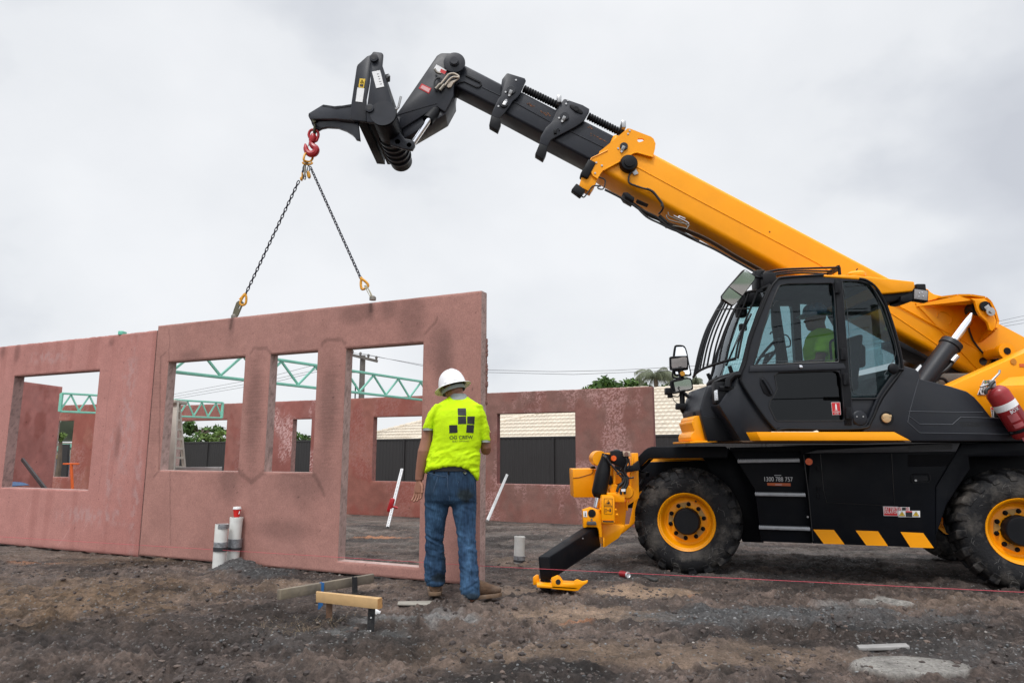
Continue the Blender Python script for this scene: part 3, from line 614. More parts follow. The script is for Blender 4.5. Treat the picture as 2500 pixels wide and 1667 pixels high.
def q4(name, pl, Y, d, mt): m = M(); m.prism([P(a, b, Y) for a, b in pl], (0, d, 0)); return m.out(name, mt, rt)
q4('wall', [(118, 1180), (118, 1112), (163, 1112), (163, 1180)], 30, .2, mat('blue_grey_sheet', (.16, .21, .26), .6, var=.3, vs=9))
q4('gable', [(124, 1122), (152, 1100), (152, 1112), (130, 1122)], 29.8, .1, mat('mustard_board', (.35, .27, .05), .7)); q4('roof', [(110, 1104), (152, 1083), (166, 1083), (166, 1092), (130, 1104)], 29.7, .6, TEAL); q4('post', [(146, 1180), (152, 1084), (166, 1084), (160, 1180)], 29.5, .15, FEN)
# ---- planting
def leafmat(name, a, b_, c=None):
    m, t, n, l, bs = newmat(name); at = n.new('ShaderNodeAttribute'); at.attribute_name = 'tone'; cr = n.new('ShaderNodeValToRGB'); l.new(at.outputs[0], cr.inputs[0])
    cr.color_ramp.elements[0].color = (*a, 1); cr.color_ramp.elements[1].color = (*b_, 1); l.new(cr.outputs[0], bs.inputs['Base Color']); bs.inputs['Roughness'].default_value = .55
    bs.inputs['Specular IOR Level'].default_value = .3; return m
LF1 = leafmat('leaf_green', (.018, .045, .010), (.10, .19, .035)); LF2 = leafmat('leaf_light', (.035, .07, .018), (.2, .3, .07)); LF3 = leafmat('leaf_grey', (.05, .065, .035), (.20, .22, .14)); BARK = mat('bark', (.12, .09, .065), .85, var=.3, bump=.5, bs=20)
FLW = mat('white_blossom', (.75, .75, .68), .6)
def leaves(name, clumps, nl, ls, mt, parent, seed, asp=.45, flat=.0):
    rs = np.random.RandomState(seed); vs = []; fs = []; tn = []
    for (cx, cy, cz, r, rz) in clumps:
        k = max(20, int(nl*r*r)); d = rs.randn(k, 3); d /= np.linalg.norm(d, axis=1)[:, None]; rad = rs.rand(k, 1)**.45; p = np.array([cx, cy, cz])+d*rad*np.array([r, r, rz])*(.85+.3*rs.rand(k, 1)); tone = rs.rand()*.35
        a = rs.randn(k, 3); a[:, 2] *= (1-flat); a /= np.linalg.norm(a, axis=1)[:, None]; b = np.cross(a, rs.randn(k, 3)); b /= np.linalg.norm(b, axis=1)[:, None]
        s = ls*(.6+.8*rs.rand(k, 1)); q = np.stack([p-a*s, p+b*s*asp, p+a*s, p-b*s*asp], 1); n0 = len(vs)*1
        base = sum(len(v) for v in vs) if vs else 0
        vs.append(q.reshape(-1, 3)); fs.append(np.arange(k*4).reshape(-1, 4)+base); tn.append(np.repeat(np.clip(tone+.65*rs.rand(k), 0, 1), 4))
    co = np.concatenate(vs).astype(np.float32); q = np.concatenate(fs); me = bpy.data.meshes.new(name); me.vertices.add(len(co)); me.vertices.foreach_set('co', co.ravel()); me.loops.add(len(q)*4); me.polygons.add(len(q))
    me.loops.foreach_set('vertex_index', q.ravel().astype(np.int32)); me.polygons.foreach_set('loop_start', (np.arange(len(q))*4).astype(np.int32)); me.update(calc_edges=True)
    at = me.color_attributes.new('tone', 'FLOAT_COLOR', 'POINT'); c = np.ones((len(co), 4), np.float32); c[:, :3] = np.concatenate(tn)[:, None]; at.data.foreach_set('color', c.ravel()); return link(name, me, mt, parent, 180, smooth=False)
def tree(name, base, h, rx, rz, mt, label, cat, seed, nclump=14, nl=900, ls=.09, tr=.12, flat=0., ry=None, group=None, blossom=0):
    rs = np.random.RandomState(seed); root = thing(name, base, label, cat, group); b = Vector(base); top = b+Vector((0, 0, h-rz)); cl = []
    m = M(); m.tube([b, b+Vector((.05, 0, (h-rz)*.5)), top], [tr, tr*.75, tr*.5], 8)
    for i in range(nclump):
        an = rs.rand()*6.28; rr = sqrt(rs.rand()); c = top+Vector((cos(an)*rr*rx, sin(an)*rr*(ry or rx*.8), (rs.rand()*1.6-.8)*rz*(1.05-rr*.6))); r = (.28+.22*rs.rand())*min(rx, rz*1.6); cl.append((c.x, c.y, c.z, r, r*.75)); m.tube([top-Vector((0, 0, rz*.6)), top.lerp(c, .5)+Vector((0, 0, -.05)), c], [tr*.4, tr*.25, .015], 5)
    m.out('trunk', BARK, root); cr = leaves('crown', cl, nl, ls, mt, root, seed, flat=flat)
    if blossom:
        cl2 = [(c[0], c[1]-.1, c[2], c[3]*1.1, c[4]*1.1) for c in cl[::2]]; leaves('blossom', cl2, blossom, ls*.6, FLW, root, seed+5)
    return root
def at(px, py, Y): q = P(px, py, Y); return q
def treepx(name, px, ytop, ybot, wpx, Y, mt, label, cat, seed, **k):
    t = P(px, ytop, Y); lo = P(px, ybot, Y); rz = (t.z-lo.z)/2; rx = wpx/2/FPX*Y; return tree(name, (t.x, Y, -.3), t.z+.3, rx, rz, mt, label, cat, seed, **k)
treepx('shrub', 462, 1046, 1100, 70, 45, LF1, 'dark green shrub with pale blossom at the left behind the fence', 'shrub', 1, nl=500, ls=.13, blossom=50)
treepx('shrub', 528, 1040, 1095, 60, 44, LF2, 'light green shrub behind the fence next to the blossoming one', 'shrub', 2, nl=500, ls=.13)
treepx('hedge_tree', 495, 1022, 1070, 130, 70, LF1, 'dark distant treetop above the two garden shrubs', 'tree', 3, nl=150, ls=.28)
treepx('hedge_tree', 735, 1050, 1100, 110, 50, LF1, 'round dark treetop in the narrow back window', 'tree', 4, nl=350, ls=.16)
treepx('shrub', 150, 1052, 1082, 26, 27, LF2, 'small leafy sprig in front of the pale green roof', 'shrub', 14, nl=300, ls=.1, nclump=8)
treepx('garden_tree', 1510, 918, 990, 130, 42, LF1, 'broad tree with fern like leaves above the mottled back panel', 'tree', 5, nl=420, ls=.16, flat=.6, nclump=20)
treepx('garden_tree', 1440, 932, 985, 40, 43, LF2, 'small light tree left of the broad fern leaved tree', 'tree', 6, nl=420, ls=.14, nclump=8)
treepx('garden_tree', 1660, 916, 990, 90, 44, LF1, 'dark tree behind the folding mirrors of the machine', 'tree', 7, nl=420, ls=.15)
treepx('garden_tree', 1720, 930, 990, 120, 46, LF2, 'pale bushy tree behind the windscreen guard bars', 'tree', 8, nl=420, ls=.15)
treepx('hedge_tree', 1330, 948, 1000, 60, 60, LF1, 'tiny treetop just showing over the back panel', 'tree', 9, nl=200, ls=.2, nclump=8)
def palm(px, ytop, Y, wpx, label, seed):
    rs = np.random.RandomState(seed); t = P(px, ytop+12, Y); root = thing('palm_tree', (t.x, Y, -.3), label, 'palm tree'); m = M(); m.tube([Vector((t.x, Y, -.3)), Vector((t.x+.1, Y, t.z*.6)), t], [.16, .13, .12], 8); m.out('trunk', BARK, root)
    vs = []; fs = []; tn = []; Lf = wpx/2/FPX*Y
    for i in range(34):
        an = rs.rand()*6.28; el = .25+rs.rand()*1.0; pts = []; k = 12; L_ = Lf*(1.0+.5*rs.rand())
        for j in range(k):
            s = j/(k-1); r = s*L_*cos(el*.5); z = L_*(sin(el)*s-1.25*s*s*(.6+.5*(1.2-el))); pts.append(t+Vector((cos(an)*r, sin(an)*r, z)))
        sd = Vector((-sin(an), cos(an), 0)); tone = rs.rand()
        for j in range(1, k-1):
            for sg in (-1, 1):
                for h in range(3):
                    p = pts[j].lerp(pts[j+1], h/3); q = p+sd*sg*(.24*sin(pi*min(1, j/k+.15)))+Vector((0, 0, -.30-.1*rs.rand())); n0 = len(vs); w = (pts[j+1]-pts[j])*.16; vs += [p-w, p+w, q]; fs.append((n0, n0+1, n0+2)); tn += [tone*.5+.5*rs.rand()]*3
    me = pydata('crown', vs, fs); atb = me.color_attributes.new('tone', 'FLOAT_COLOR', 'POINT'); c = np.ones((len(tn), 4), np.float32); c[:, :3] = np.array(tn)[:, None]; atb.data.foreach_set('color', c.ravel()); link('crown', me, LF3, root, 180, smooth=False)
palm(1600, 906, 40, 95, 'drooping grey green palm rising over the house roof', 3)
palm(1690, 918, 41, 60, 'smaller palm between the mirrors and the guard bars', 6)
# ---- poles and wires
PW = mat('weathered_pole', (.13, .12, .11), .85, var=.2)
def pole(px, ytop, ybot, Y, arm, label, r=.15):
    t = P(px+3, ytop, Y); root = thing('power_pole', (t.x, Y, -.3), label, 'power pole'); m = M(); m.tube([Vector((t.x, Y, -.3)), t], [r*1.2, r], 10); m.out('pole', PW, root)
    a = P(arm[0][0], arm[0][1], Y-.2); b_ = P(arm[1][0], arm[1][1], Y-.2); m = M(); m.beam(a, b_, .12, .14); m.out('crossarm', PW, root)
    m = M(); c = P(px-30, ytop+40, Y-.1); m.beam(c, t+Vector((0, -.1, c.z-t.z)), .06, .08); m.out('side_arm', PW, root)
    for k in (.05, .35, .65, .95):
        m = M(); q = a.lerp(b_, k); m.lathe([(0, .04), (.08, .07), (.16, .07), (.2, .03)], q+Vector((0, 0, .07)), (0, 0, 1), 8); m.out('insulator', PW, root)
    m = M(); q = t+Vector((-.3, -.15, -1.5)); m.tube([q, q+Vector((0, 0, -1.6))], .035, 6); m.out('cable_riser', RUBH, root)
    return a, b_
pa, pb_ = pole(883, 868, 985, 36, ((857, 866), (922, 882)), 'tall timber power pole with a crossarm seen through the door opening', .14)
def spl(pts, n=8):
    o = []; K = len(pts)
    for i in range(K-1):
        p0, p1, p2, p3 = pts[max(i-1, 0)], pts[i], pts[i+1], pts[min(i+2, K-1)]
        for j in range(n): t = j/n; o.append(.5*((2*p1)+(p2-p0)*t+(2*p0-5*p1+4*p2-p3)*t*t+(3*p1-p0-3*p2+p3)*t**3))
    return o+[pts[-1]]
WIRE = mat('wire', (.10, .10, .11), .5)
def wire(pts, label, r=.011, grp=None):
    m = M(); P3 = [P(a, b, Y) for a, b, Y in pts]; out = []
    for a, b in zip(P3[:-1], P3[1:]):
        for i in range(8): out.append(a.lerp(b, i/8))
    out.append(P3[-1]); m.tube(out, r, 5); o = m.out('overhead_wire', WIRE, None); recentre(o); props(o, label, 'wire', grp)
wire([(859, 861, 36), (1030, 890, 33), (1190, 903, 31), (1350, 907, 30), (1500, 904, 30), (1700, 893, 31), (2000, 850, 34), (2440, 784, 38), (2540, 762, 40)], 'upper overhead wire running from the power pole to the right edge')
wire([(885, 863, 36), (1030, 893, 33), (1190, 909, 31), (1400, 914, 30), (1700, 902, 31), (2000, 860, 34), (2440, 792, 38), (2540, 772, 40)], 'lower overhead wire running from the power pole to the right edge')
wire([(2300, 815, 36), (2437, 799, 38), (2540, 782, 40)], 'lowest wire over the rear of the machine at the right edge')
wire([(858, 866, 36), (771, 890, 37), (672, 916, 40), (420, 963, 48), (200, 1000, 60)], 'top wire left of the power pole crossing both window openings')
wire([(859, 890, 36), (771, 903, 37), (672, 925, 40), (420, 969, 48), (200, 1004, 60)], 'middle wire left of the power pole crossing both window openings')
wire([(859, 893, 36), (771, 908, 37), (672, 932, 40), (594, 945, 43), (420, 975, 48), (200, 1008, 60)], 'lowest wire left of the power pole crossing both window openings')
# ---- far treeline and rise of land
m = M(); vs = []
hx = np.linspace(-260, 260, 60); H1 = [Vector((x, 230+20*sin(x*.02), 3.0+2.5*float(fbm(x*.02, 3., 4, 2))*0)) for x in hx]
for x in hx: vs.append(Vector((x, 230+20*sin(x*.02), -.4)))
n0 = len(vs)
for x in hx: vs.append(Vector((x, 270, 2.2+3.0*float(fbm(x*.012, 3., 4, 2)))))
n1_ = len(vs)
for x in hx: vs.append(Vector((x, 330, -.4)))
fs = [(i, i+1, n0+i+1, n0+i) for i in range(len(hx)-1)]+[(n0+i, n0+i+1, n1_+i+1, n1_+i) for i in range(len(hx)-1)]; m.bm.free()
hb = pydata('hills', [Vector((v.x, -v.y, v.z*(1.3 if v.z > 0 else 1))) for v in vs], fs)  # unseen mirrored copy behind the camera, added for mirror and glass reflections
props(link('hills', pydata('hills', vs, fs), mat('far_green', (.05, .075, .04), .9, var=.4, vs=.3), None), kind='structure')
props(link('hills', hb, bpy.data.materials['far_green'], None), kind='structure')
pr = thing('power_pole', (15.2, -15.6, -.1), 'power pole standing behind the photographer, mirrored in the cab windows', 'power pole'); m = M(); m.tube([Vector((15.2, -15.6, -.1)), Vector((15.2, -15.6, 7.3))], [.19, .15], 10); m.out('pole', PW, pr)
for z, x0, x1_ in ((7.0, 12.9, 15.4), (3.4, 12.9, 15.3)): m = M(); m.beam(Vector((x0, -15.8, z)), Vector((x1_, -15.8, z)), .12, .14); m.out('crossarm', PW, pr)
for k, (za, zb, zd) in enumerate(((7.2, 8.2, 10.5), (7.1, 6.2, 8.6), (6.4, 5.6, 7.6), (3.5, 4.6, 6.8))):
    m = M(); m.tube(spl([Vector((15, -15.8, za)), Vector((8, -16, (za+zb)/2-.6)), Vector((1, -16.5, zb)), Vector((-12, -17, zd))]), .022, 5); o = m.out('overhead_wire', WIRE, None); recentre(o); props(o, ('highest', 'second highest', 'third highest', 'lowest')[k]+' wire behind the photographer, mirrored in the cab windows', 'wire')
# ---- steel trusses
def truss(a0, a1, h, nb, label, end=False):
    root = thing('steel_truss', (a0+a1)/2, label, 'truss', 'mint steel roof trusses'); up = Vector((0, 0, h)); r = .04
    for q in (Vector((0, 0, 0)), up):
        m = M(); m.beam(a0+q, a1+q, .05, r, bev=.004); m.out('chord', TEAL, root)
    for i in range(nb):
        p = a0.lerp(a1, i/nb); q = a0.lerp(a1, (i+1)/nb); mid = (p+q)/2; m = M(); m.beam(p+Vector((0, 0, .02)), mid+up-Vector((0, 0, .02)), .028, .028); m.beam(mid+up-Vector((0, 0, .02)), q+Vector((0, 0, .02)), .028, .028); m.out('web', TEAL, root)
    if end:
        for q in (a0, a1): m = M(); m.beam(q, q+up, .05, .05, up=(1, 0, 0)); m.out('end_post', TEAL, root)
a = P(428, 908, 8.7); b = P(1100, 1010, 14.3); b.z = a.z
truss(a+(a-b)*.005, b, .36, 9, 'long mint green truss sloping across the door and window openings')
a = P(147, 996, 13.6); b = P(541, 1027, 16.2); zz_ = (a.z+b.z)/2; a.z = zz_; b.z = zz_
truss(a, b, .36, 10, 'shorter mint green truss resting on the far wall behind the stepladder', True)
# ================================================================== rotating telehandler
YB = 7.28; YC = 6.20; YS = 6.16            # near faces of boom, cab and slewing body
TE = thing('telehandler', (3.3, 7.6, gz(3.3, 7.3)), 'yellow and black rotating telehandler with its boom reaching over the wall panels', 'telehandler')
def pp(Y): return lambda pl: [P(a, b, Y) for a, b in pl]
def ply(m, pl, Y, d, bev=0, seg=2): m.prism([P(a, b, Y) for a, b in pl], (0, d, 0), bev, seg); return m
def one(name, pl, Y, d, mt, par=None, bev=.006, seg=2, label=None): m = M(); ply(m, pl, Y, d, bev, seg); return m.out(name, mt, par or TE, label=label)
# ---------------- boom
def lin(x, x0, y0, k): return y0+k*(x-x0)
outer = M()
def rsec(Y, wd, topl, topr, botr, botl, bev, seg=3):     # long box section with rounded corners
    a = [P(*q, Y) for q in (topl, topr, botr, botl)]
    m = M(); m.hexa(a+[v+Vector((0, wd, 0)) for v in a], bev, seg); return m
m = rsec(YB, .44, (1500, 321.6), (2640, 923.5), (2440, 947), (1460, 411), .055, 4)
bo = m.out('boom_outer_section', YEL, TE, 40)
m = M(); m.tube([P(*z3((600, 420))[0], YB-.001), P(*z3((1100, 690))[0], YB-.001), P(*z3((1800, 1060))[0], YB-.001), P(*z3((2352, 1352))[0], YB-.001), P(2330, 870, YB-.001)], .0065, 8); m.out('weld_seam', YEL, bo)
m = M(); m.disc(P(*z3((1878, 1042))[0], YB-.004), (0, 1, 0), .008, .01, 16); m.out('bolt', mat('dark_red_plug', (.12, .01, .01), .4), bo)
m = rsec(YB+.03, .38, z2((1180, 505))[0], z2((1900, 872))[0], z2((1700, 1150))[0], z2((1040, 805))[0], .03); s2_ = m.out('boom_middle_section', BBLK, TE, 40)
m = rsec(YB+.05, .34, z2((640, 262))[0], z2((1330, 618))[0], z2((1130, 832))[0], z2((540, 518))[0], .03); s3_ = m.out('boom_inner_section', BBLK, TE, 40)
m = rsec(YB+.07, .30, z2((150, 35))[0], z2((740, 338))[0], z2((640, 555))[0], z2((100, 280))[0], .03); s4_ = m.out('boom_tip_section', BBLK, TE, 40)
for sec, a, b in ((s4_, (410, 310), (590, 395)), (s3_, (735, 460), (1100, 660)), (s2_, (1310, 760), (1650, 925))):
    m = M(); Yq = {s4_: YB+.069, s3_: YB+.049, s2_: YB+.029}[sec]; m.tube([P(*z2(a)[0], Yq), P(*z2(b)[0], Yq)], .006, 8); m.out('weld_seam', BBLK, sec)
RST = mat('rust_scrape', (.21, .085, .035), .8, var=.5, vs=40)
rs = np.random.RandomState(4)
for (cx, cy, n_, sx, Yq, par) in ((890, 485, 10, 45, YB+.0475, s3_), (1045, 570, 12, 60, YB+.0475, s3_), (1570, 810, 9, 90, YB+.0275, s2_), (1510, 720, 4, 30, YB+.0275, s2_)):
    m = M()
    for i in range(n_):
        x = cx+rs.randn()*sx*.55; y = cy+(x-cx)*.5+rs.randn()*8; w_ = 8+rs.rand()*22; h_ = 1+rs.rand()*3.2
        ply(m, z2((x, y), (x+w_*.5, y+w_*.18-h_), (x+w_, y+w_*.5), (x+w_*.8, y+w_*.5+h_), (x+w_*.3, y+w_*.2+h_)), Yq, .004)
    m.out('rust_scrape', RST, par)
def plate(name, pl, Y, th, mt, hole=None, wrap=None):
    m = M(); pts = [P(a, b, Y) for a, b in pl]
    if hole: m.holed(pts, [[P(a, b, Y) for a, b in hole]], (0, th, 0))
    else: m.prism(pts, (0, th, 0), .006)
    o = m.out(name, mt, TE)
    if wrap: ctr = sum(pts, Vector())/len(pts); m = M(); m.prism([ctr+(v-ctr)*.72+Vector((-.03, wrap, .14)) for v in pts], (0, th, 0), .006); m.out(name, mt, TE)
    return o
HP = z2((1900, 730), (1925, 733), (2140, 815), (2165, 835), (2186, 885), (2180, 940), (2160, 1022), (2060, 990), (1985, 978), (1950, 985), (1840, 1055), (1648, 1160), (1620, 1195), (1592, 1245), (1545, 1215), (1525, 1180), (1495, 1110), (1530, 1045), (1600, 1000), (1612, 965), (1640, 945))
hp = plate('boom_head_plate', HP, YB-.035, .03, YEL, hole=z2((1995, 850), (2010, 833), (2055, 832), (2070, 845), (2062, 858), (2025, 872), (2010, 870)), wrap=.49)
one('boom_head_bracket', z2((1525, 1180), (1592, 1245), (1560, 1320), (1520, 1382), (1400, 1322), (1440, 1190), (1500, 1110)), YB-.01, .13, YEL)
m = M(); m.tube([P(*q, YB-.037) for q in z2((1495, 1105), (1530, 1035), (1695, 955))], .008, 6); m.tube([P(*q, YB-.037) for q in z2((1650, 1160), (1840, 1057), (1960, 983), (2000, 978), (2155, 1022))], .008, 6); m.out('weld_seam', YEL, hp)
P1 = z2((660, 165), (675, 164), (845, 215), (857, 240), (818, 325), (795, 380), (770, 410), (720, 450), (690, 500), (650, 555), (585, 630), (500, 600), (520, 540), (570, 430), (600, 395), (612, 320), (605, 270), (612, 225))
P2 = z2((1245, 430), (1260, 428), (1440, 490), (1508, 530), (1505, 560), (1455, 650), (1370, 710), (1140, 832), (1110, 850), (1078, 915), (998, 880), (1008, 810), (1060, 720), (1140, 650), (1168, 600), (1200, 490))
p1_ = plate('guide_plate', P1, YB+.0, .03, BBLK, wrap=.42); p2_ = plate('guide_plate', P2, YB-.02, .03, BBLK, wrap=.46)
for par, pl, Y0 in ((p1_, z2((500, 598), (588, 628), (600, 665), (568, 752), (478, 700)), YB), (p2_, z2((998, 880), (1080, 914), (1062, 990), (1034, 1047), (950, 995)), YB-.02)):
    one('wear_pad_bracket', pl, Y0, .10, SATB, par)
for par, c, Yq, r, lev in ((p1_, (705, 345), YB, .052, (685, 395)), (p1_, (632, 485), YB, .045, (655, 445)), (p2_, (1253, 612), YB-.02, .05, (1228, 660)), (hp, (1860, 918), YB-.035, .045, (1836, 970))):
    m = M(); m.lathe([(0, r), (.018, r), (.022, r*.9)], P(*z2(c)[0], Yq), (0, -1, 0), 24); m.out('pin_boss', GREYP, par)
    m = M(); a = P(*z2(c)[0], Yq-.03); b = P(*z2(lev)[0], Yq-.012); m.beam(a+(a-b)*.15, b, .012, .036, up=(0, 1, 0) if False else (a-b).cross(Vector((0, 1, 0))), bev=.003); m.disc(b-Vector((0, .01, 0)), (0, 1, 0), .012, .02, 12); m.out('lock_lever', ZINC, par)
for par, pts_, Yq in ((p1_, ((755, 237), (648, 360), (575, 505)), YB), (p2_, ((1287, 447), (1268, 480), (1196, 625), (1333, 510)), YB-.02), (hp, ((1920, 755), (1903, 787), (1802, 937), (1578, 1082), (1635, 1112), (1566, 1190)), YB-.035)):
    for q in pts_: m = M(); m.disc(P(*z2(q)[0], Yq), (0, -1, 0), .011, .008, 10); m.out('bolt', ZINC, par)
m = M(); c = P(*z2((1373, 535))[0], YB-.02); m.prism([c+Vector((cos(t)*.085*.9, 0, sin(t)*.035-cos(t)*.045)) for t in np.linspace(0, 2*pi, 17)[:-1]], (0, -.01, 0), .003); m.disc(c+Vector((0, -.01, 0)), (0, -1, 0), .028, .008); m.out('end_cover', SATB, p2_)
m = M(); c = P(*z2((1158, 765))[0], YB-.03); m.box(c, .035, .03, .05, .005); m.tube([c, c+Vector((.03, -.02, .03)), c+Vector((.05, 0, .01))], .006, 6); m.out('catch', SATB, p2_)
def ribbed(pts, r, pitch, name, mt):
    P3 = [Vector(p) for p in pts]; m = M(); a, b = P3; L_ = (b-a).length; n_ = int(L_/pitch); pl = []; rr = []
    for i in range(n_):
        for t, k in ((0, 1), (.5, 1), (.55, .82), (.95, .82)): pl.append(a.lerp(b, (i+t)/n_)); rr.append(r*k)
    m.tube(pl, rr, 10); return m.out(name, mt, TE, 80)
for k, Yk in enumerate((YB+.06, YB+.16, YB+.26)):
    ribbed([P(*z2((835, 325))[0], Yk), P(*z2((1195, 500))[0], Yk)], .046, .032, 'hose_conduit', SATB)
    ribbed([P(*z2((1495, 605))[0], Yk), P(*z2((1855, 785))[0], Yk)], .046, .032, 'hose_conduit', SATB)
m = M()
for q in ((1190, 490), (1840, 745)): m.box(P(*z2(q)[0], YB+.1), .05, .3, .09, .01)
m.out('hose_clamp', ZINC, TE)
# reel sensor, cables and pipes below the boom
m = M(); c = P(*z2((1905, 1105))[0], YB-.002); ax = Vector((0, -1, 0)); m.lathe([(0, .10), (.05, .10), (.075, .085), (.08, .06), (.095, .058), (.1, .03)], c, ax, 28); snr = m.out('sensor_drum', SATB, TE)
m = M()
for q in ((1838, 1085), (1962, 1160)): m.box(P(*z2(q)[0], YB-.01), .055, .02, .12, .004, Matrix.Rotation(R(-28), 3, 'Y').to_3x3())
m.out('bracket', ZINC, snr)
def spline(pts, n=6):
    o = []; K = len(pts)
    for i in range(K-1):
        p0, p1, p2, p3 = pts[max(i-1, 0)], pts[i], pts[i+1], pts[min(i+2, K-1)]
        for j in range(n):
            t = j/n; o.append(.5*((2*p1)+(p2-p0)*t+(2*p0-5*p1+4*p2-p3)*t*t+(3*p1-p0-3*p2+p3)*t**3))
    return o+[pts[-1]]
def cable(name, pl, Y, r, mt=RUBH, par=None, n=6):
    pts = [P(a, b, (Y[i] if isinstance(Y, (list, tuple)) else Y)) for i, (a, b) in enumerate(pl)]; m = M(); m.tube(spline(pts, n), r, 7); return m.out(name, mt, par or TE, 80)
cable('cable', z3((555, 470), (535, 500), (528, 545), (540, 580), (600, 605), (660, 625), (730, 645), (775, 680), (820, 730), (850, 770), (858, 810), (845, 840), (820, 870)), [YB-.02]*11+[YB+.02, YB+.1], .011)
cable('cable', z3((700, 632), (760, 660), (810, 720), (845, 768), (850, 800)), YB-.035, .014)
cable('cable', z3((180, 490), (240, 520), (300, 545), (300, 600), (280, 635), (240, 630), (235, 612), (260, 605), (190, 605), (150, 650), (100, 712), (72, 690)), YB-.02, .008)
m = M(); c = P(*z3((45, 655))[0], YB-.0); m.box(c, .13, .09, .10, .012, Matrix.Rotation(R(38), 3, 'Y').to_3x3()); m.out('work_lamp', SATB, TE)
m = M(); c = P(*z3((135, 460))[0], YB+.02); m.box(c, .10, .14, .22, .02, Matrix.Rotation(R(28), 3, 'Y').to_3x3()); c = P(*z3((120, 560))[0], YB+.05); m.box(c, .08, .1, .15, .02, Matrix.Rotation(R(28), 3, 'Y').to_3x3()); m.out('valve_block', SATB, TE)
for k in range(5):
    Yk = YB+.05+.06*k
    cable('hydraulic_pipe', z3((900, 950+8*k), (1250, 1090+6*k), (1560, 1270+6*k), (1850, 1430+6*k), (2000, 1520+6*k)), [Yk]*5, .011, mat('brown_pipe', (.10, .07, .05), .35, .5) if k == 0 else bpy.data.materials['brown_pipe'])
cable('hydraulic_hose', z3((300, 640), (430, 705), (560, 780), (680, 845), (800, 905), (900, 985), (1020, 1040), (1180, 1130), (1350, 1210), (1530, 1310), (1760, 1440)), YB+.06, .013)
cable('hydraulic_hose', z3((600, 800), (700, 900), (830, 965), (930, 1015), (1100, 1080), (1190, 1140)), YB+.03, .011)
cable('hydraulic_hose', z3((560, 770), (720, 880), (830, 930), (900, 1000)), YB+.12, .022)
cable('hydraulic_hose', z3((820, 890), (900, 960), (1000, 1035), (1200, 1135)), YB+.12, .020)
for pl in (((905, 855), (915, 890), (960, 910), (1040, 950), (1090, 985), (1085, 1010), (1040, 1000), (950, 985)), ((1010, 905), (1012, 893), (1070, 918)), ((890, 880), (895, 910), (930, 935), (1060, 965), (1100, 970), (1105, 985), (1080, 1020)), ((960, 885), (975, 895), (1080, 945), (1105, 965))):
    cable('steel_pipe', z3(*pl), YB+.01, .007, STEEL if len(pl) > 4 else CHR, n=3)
one('slot_cover', z3((475, 665), (520, 665), (585, 715), (580, 750), (500, 705)), YB+.02, .2, SATB)
m = M(); m.prism([P(*q, YB+.015) for q in z3((610, 730), (720, 780), (625, 745))], (0, .1, 0)); m.out('gusset', SATB, TE)
# ---------------- rear of the boom
BRK = z4((1175, 490), (1190, 460), (1215, 452), (1245, 462), (1270, 490), (1310, 515), (1400, 535), (1470, 550), (1560, 530), (1700, 533), (1850, 558), (1900, 600), (1950, 700), (1985, 820), (2120, 890), (2420, 1050), (2600, 1300), (2200, 1500), (1800, 1345), (1110, 610), (1130, 560))
one('boom_foot', BRK, YB-.012, .46, YEL)
m = M(); YP = 6.86; pk = z4((1700, 560), (1850, 562), (1895, 605), (1935, 690), (1975, 800), (1962, 870), (1930, 908), (1905, 895), (1880, 815), (1800, 740), (1770, 680), (1745, 590))
ply(m, pk, YP, .035, .006)
tp = [P(*q, YP+.02) for q in z4((1700, 562), (1850, 562))]; 
m.hexa([P(*z4((1120, 625))[0], YB-.01), P(*z4((1560, 532))[0], YP+.12), P(*z4((1850, 558))[0], YP+.01), P(*z4((1900, 600))[0], YP+.01)]+[v+Vector((.0, .0, -.02)) for v in (P(*z4((1120, 625))[0], YB-.01), P(*z4((1700, 560))[0], YP+.03), P(*z4((1850, 562))[0], YP+.03), P(*z4((1880, 600))[0], YP+.03))])
m.out('cylinder_bracket', YEL, TE)
def sheet(m, A, B, th):        # ruled sheet between two polylines
    for i in range(len(A)-1):
        n_ = (A[i+1]-A[i]).cross(B[i]-A[i]).normalized()*th
        m.hexa([A[i], A[i+1], B[i+1], B[i], A[i]+n_, A[i+1]+n_, B[i+1]+n_, B[i]+n_])
m = M(); A = [P(*q, YP+.01) for q in z4((1120, 618), (1350, 560), (1560, 532), (1700, 534), (1850, 558), (1900, 600), (1950, 700), (1978, 800), (1962, 870))]; B = [P(*q, YB+.01) for q in z4((1120, 618), (1350, 560), (1560, 540), (1700, 545), (1850, 580), (1900, 640), (1950, 740), (1970, 830), (1950, 880))]
A[0] = B[0]; A[1] = B[1].lerp(P(*z4((1350, 560))[0], YP), .35); A[2] = B[2].lerp(P(*z4((1560, 532))[0], YP), .7)
sheet(m, A, B, .02); A = [P(*q, YP+.01) for q in z4((1950, 880), (1880, 950), (1800, 1010), (1775, 1030))]; A = [P(*q, YP+.01+.14*i) for i, q in enumerate(z4((1945, 895), (1885, 950), (1820, 1000), (1775, 1032)))]; B = [P(*q, YB+.01) for q in z4((1900, 820), (1850, 900), (1800, 960), (1770, 1030))]; sheet(m, A, B, .015); m.out('bracket_web', YEL, TE, 50)
m = M(); m.tube([P(*q, YB-.015) for q in z4((850, 590), (1500, 950), (1830, 1130))], .007, 6); m.tube([P(*q, YB-.015) for q in z4((1340, 760), (1350, 715), (1390, 697), (1440, 712), (1490, 760), (1495, 800), (1470, 840))], .006, 6); m.out('weld_seam', YEL, bo)
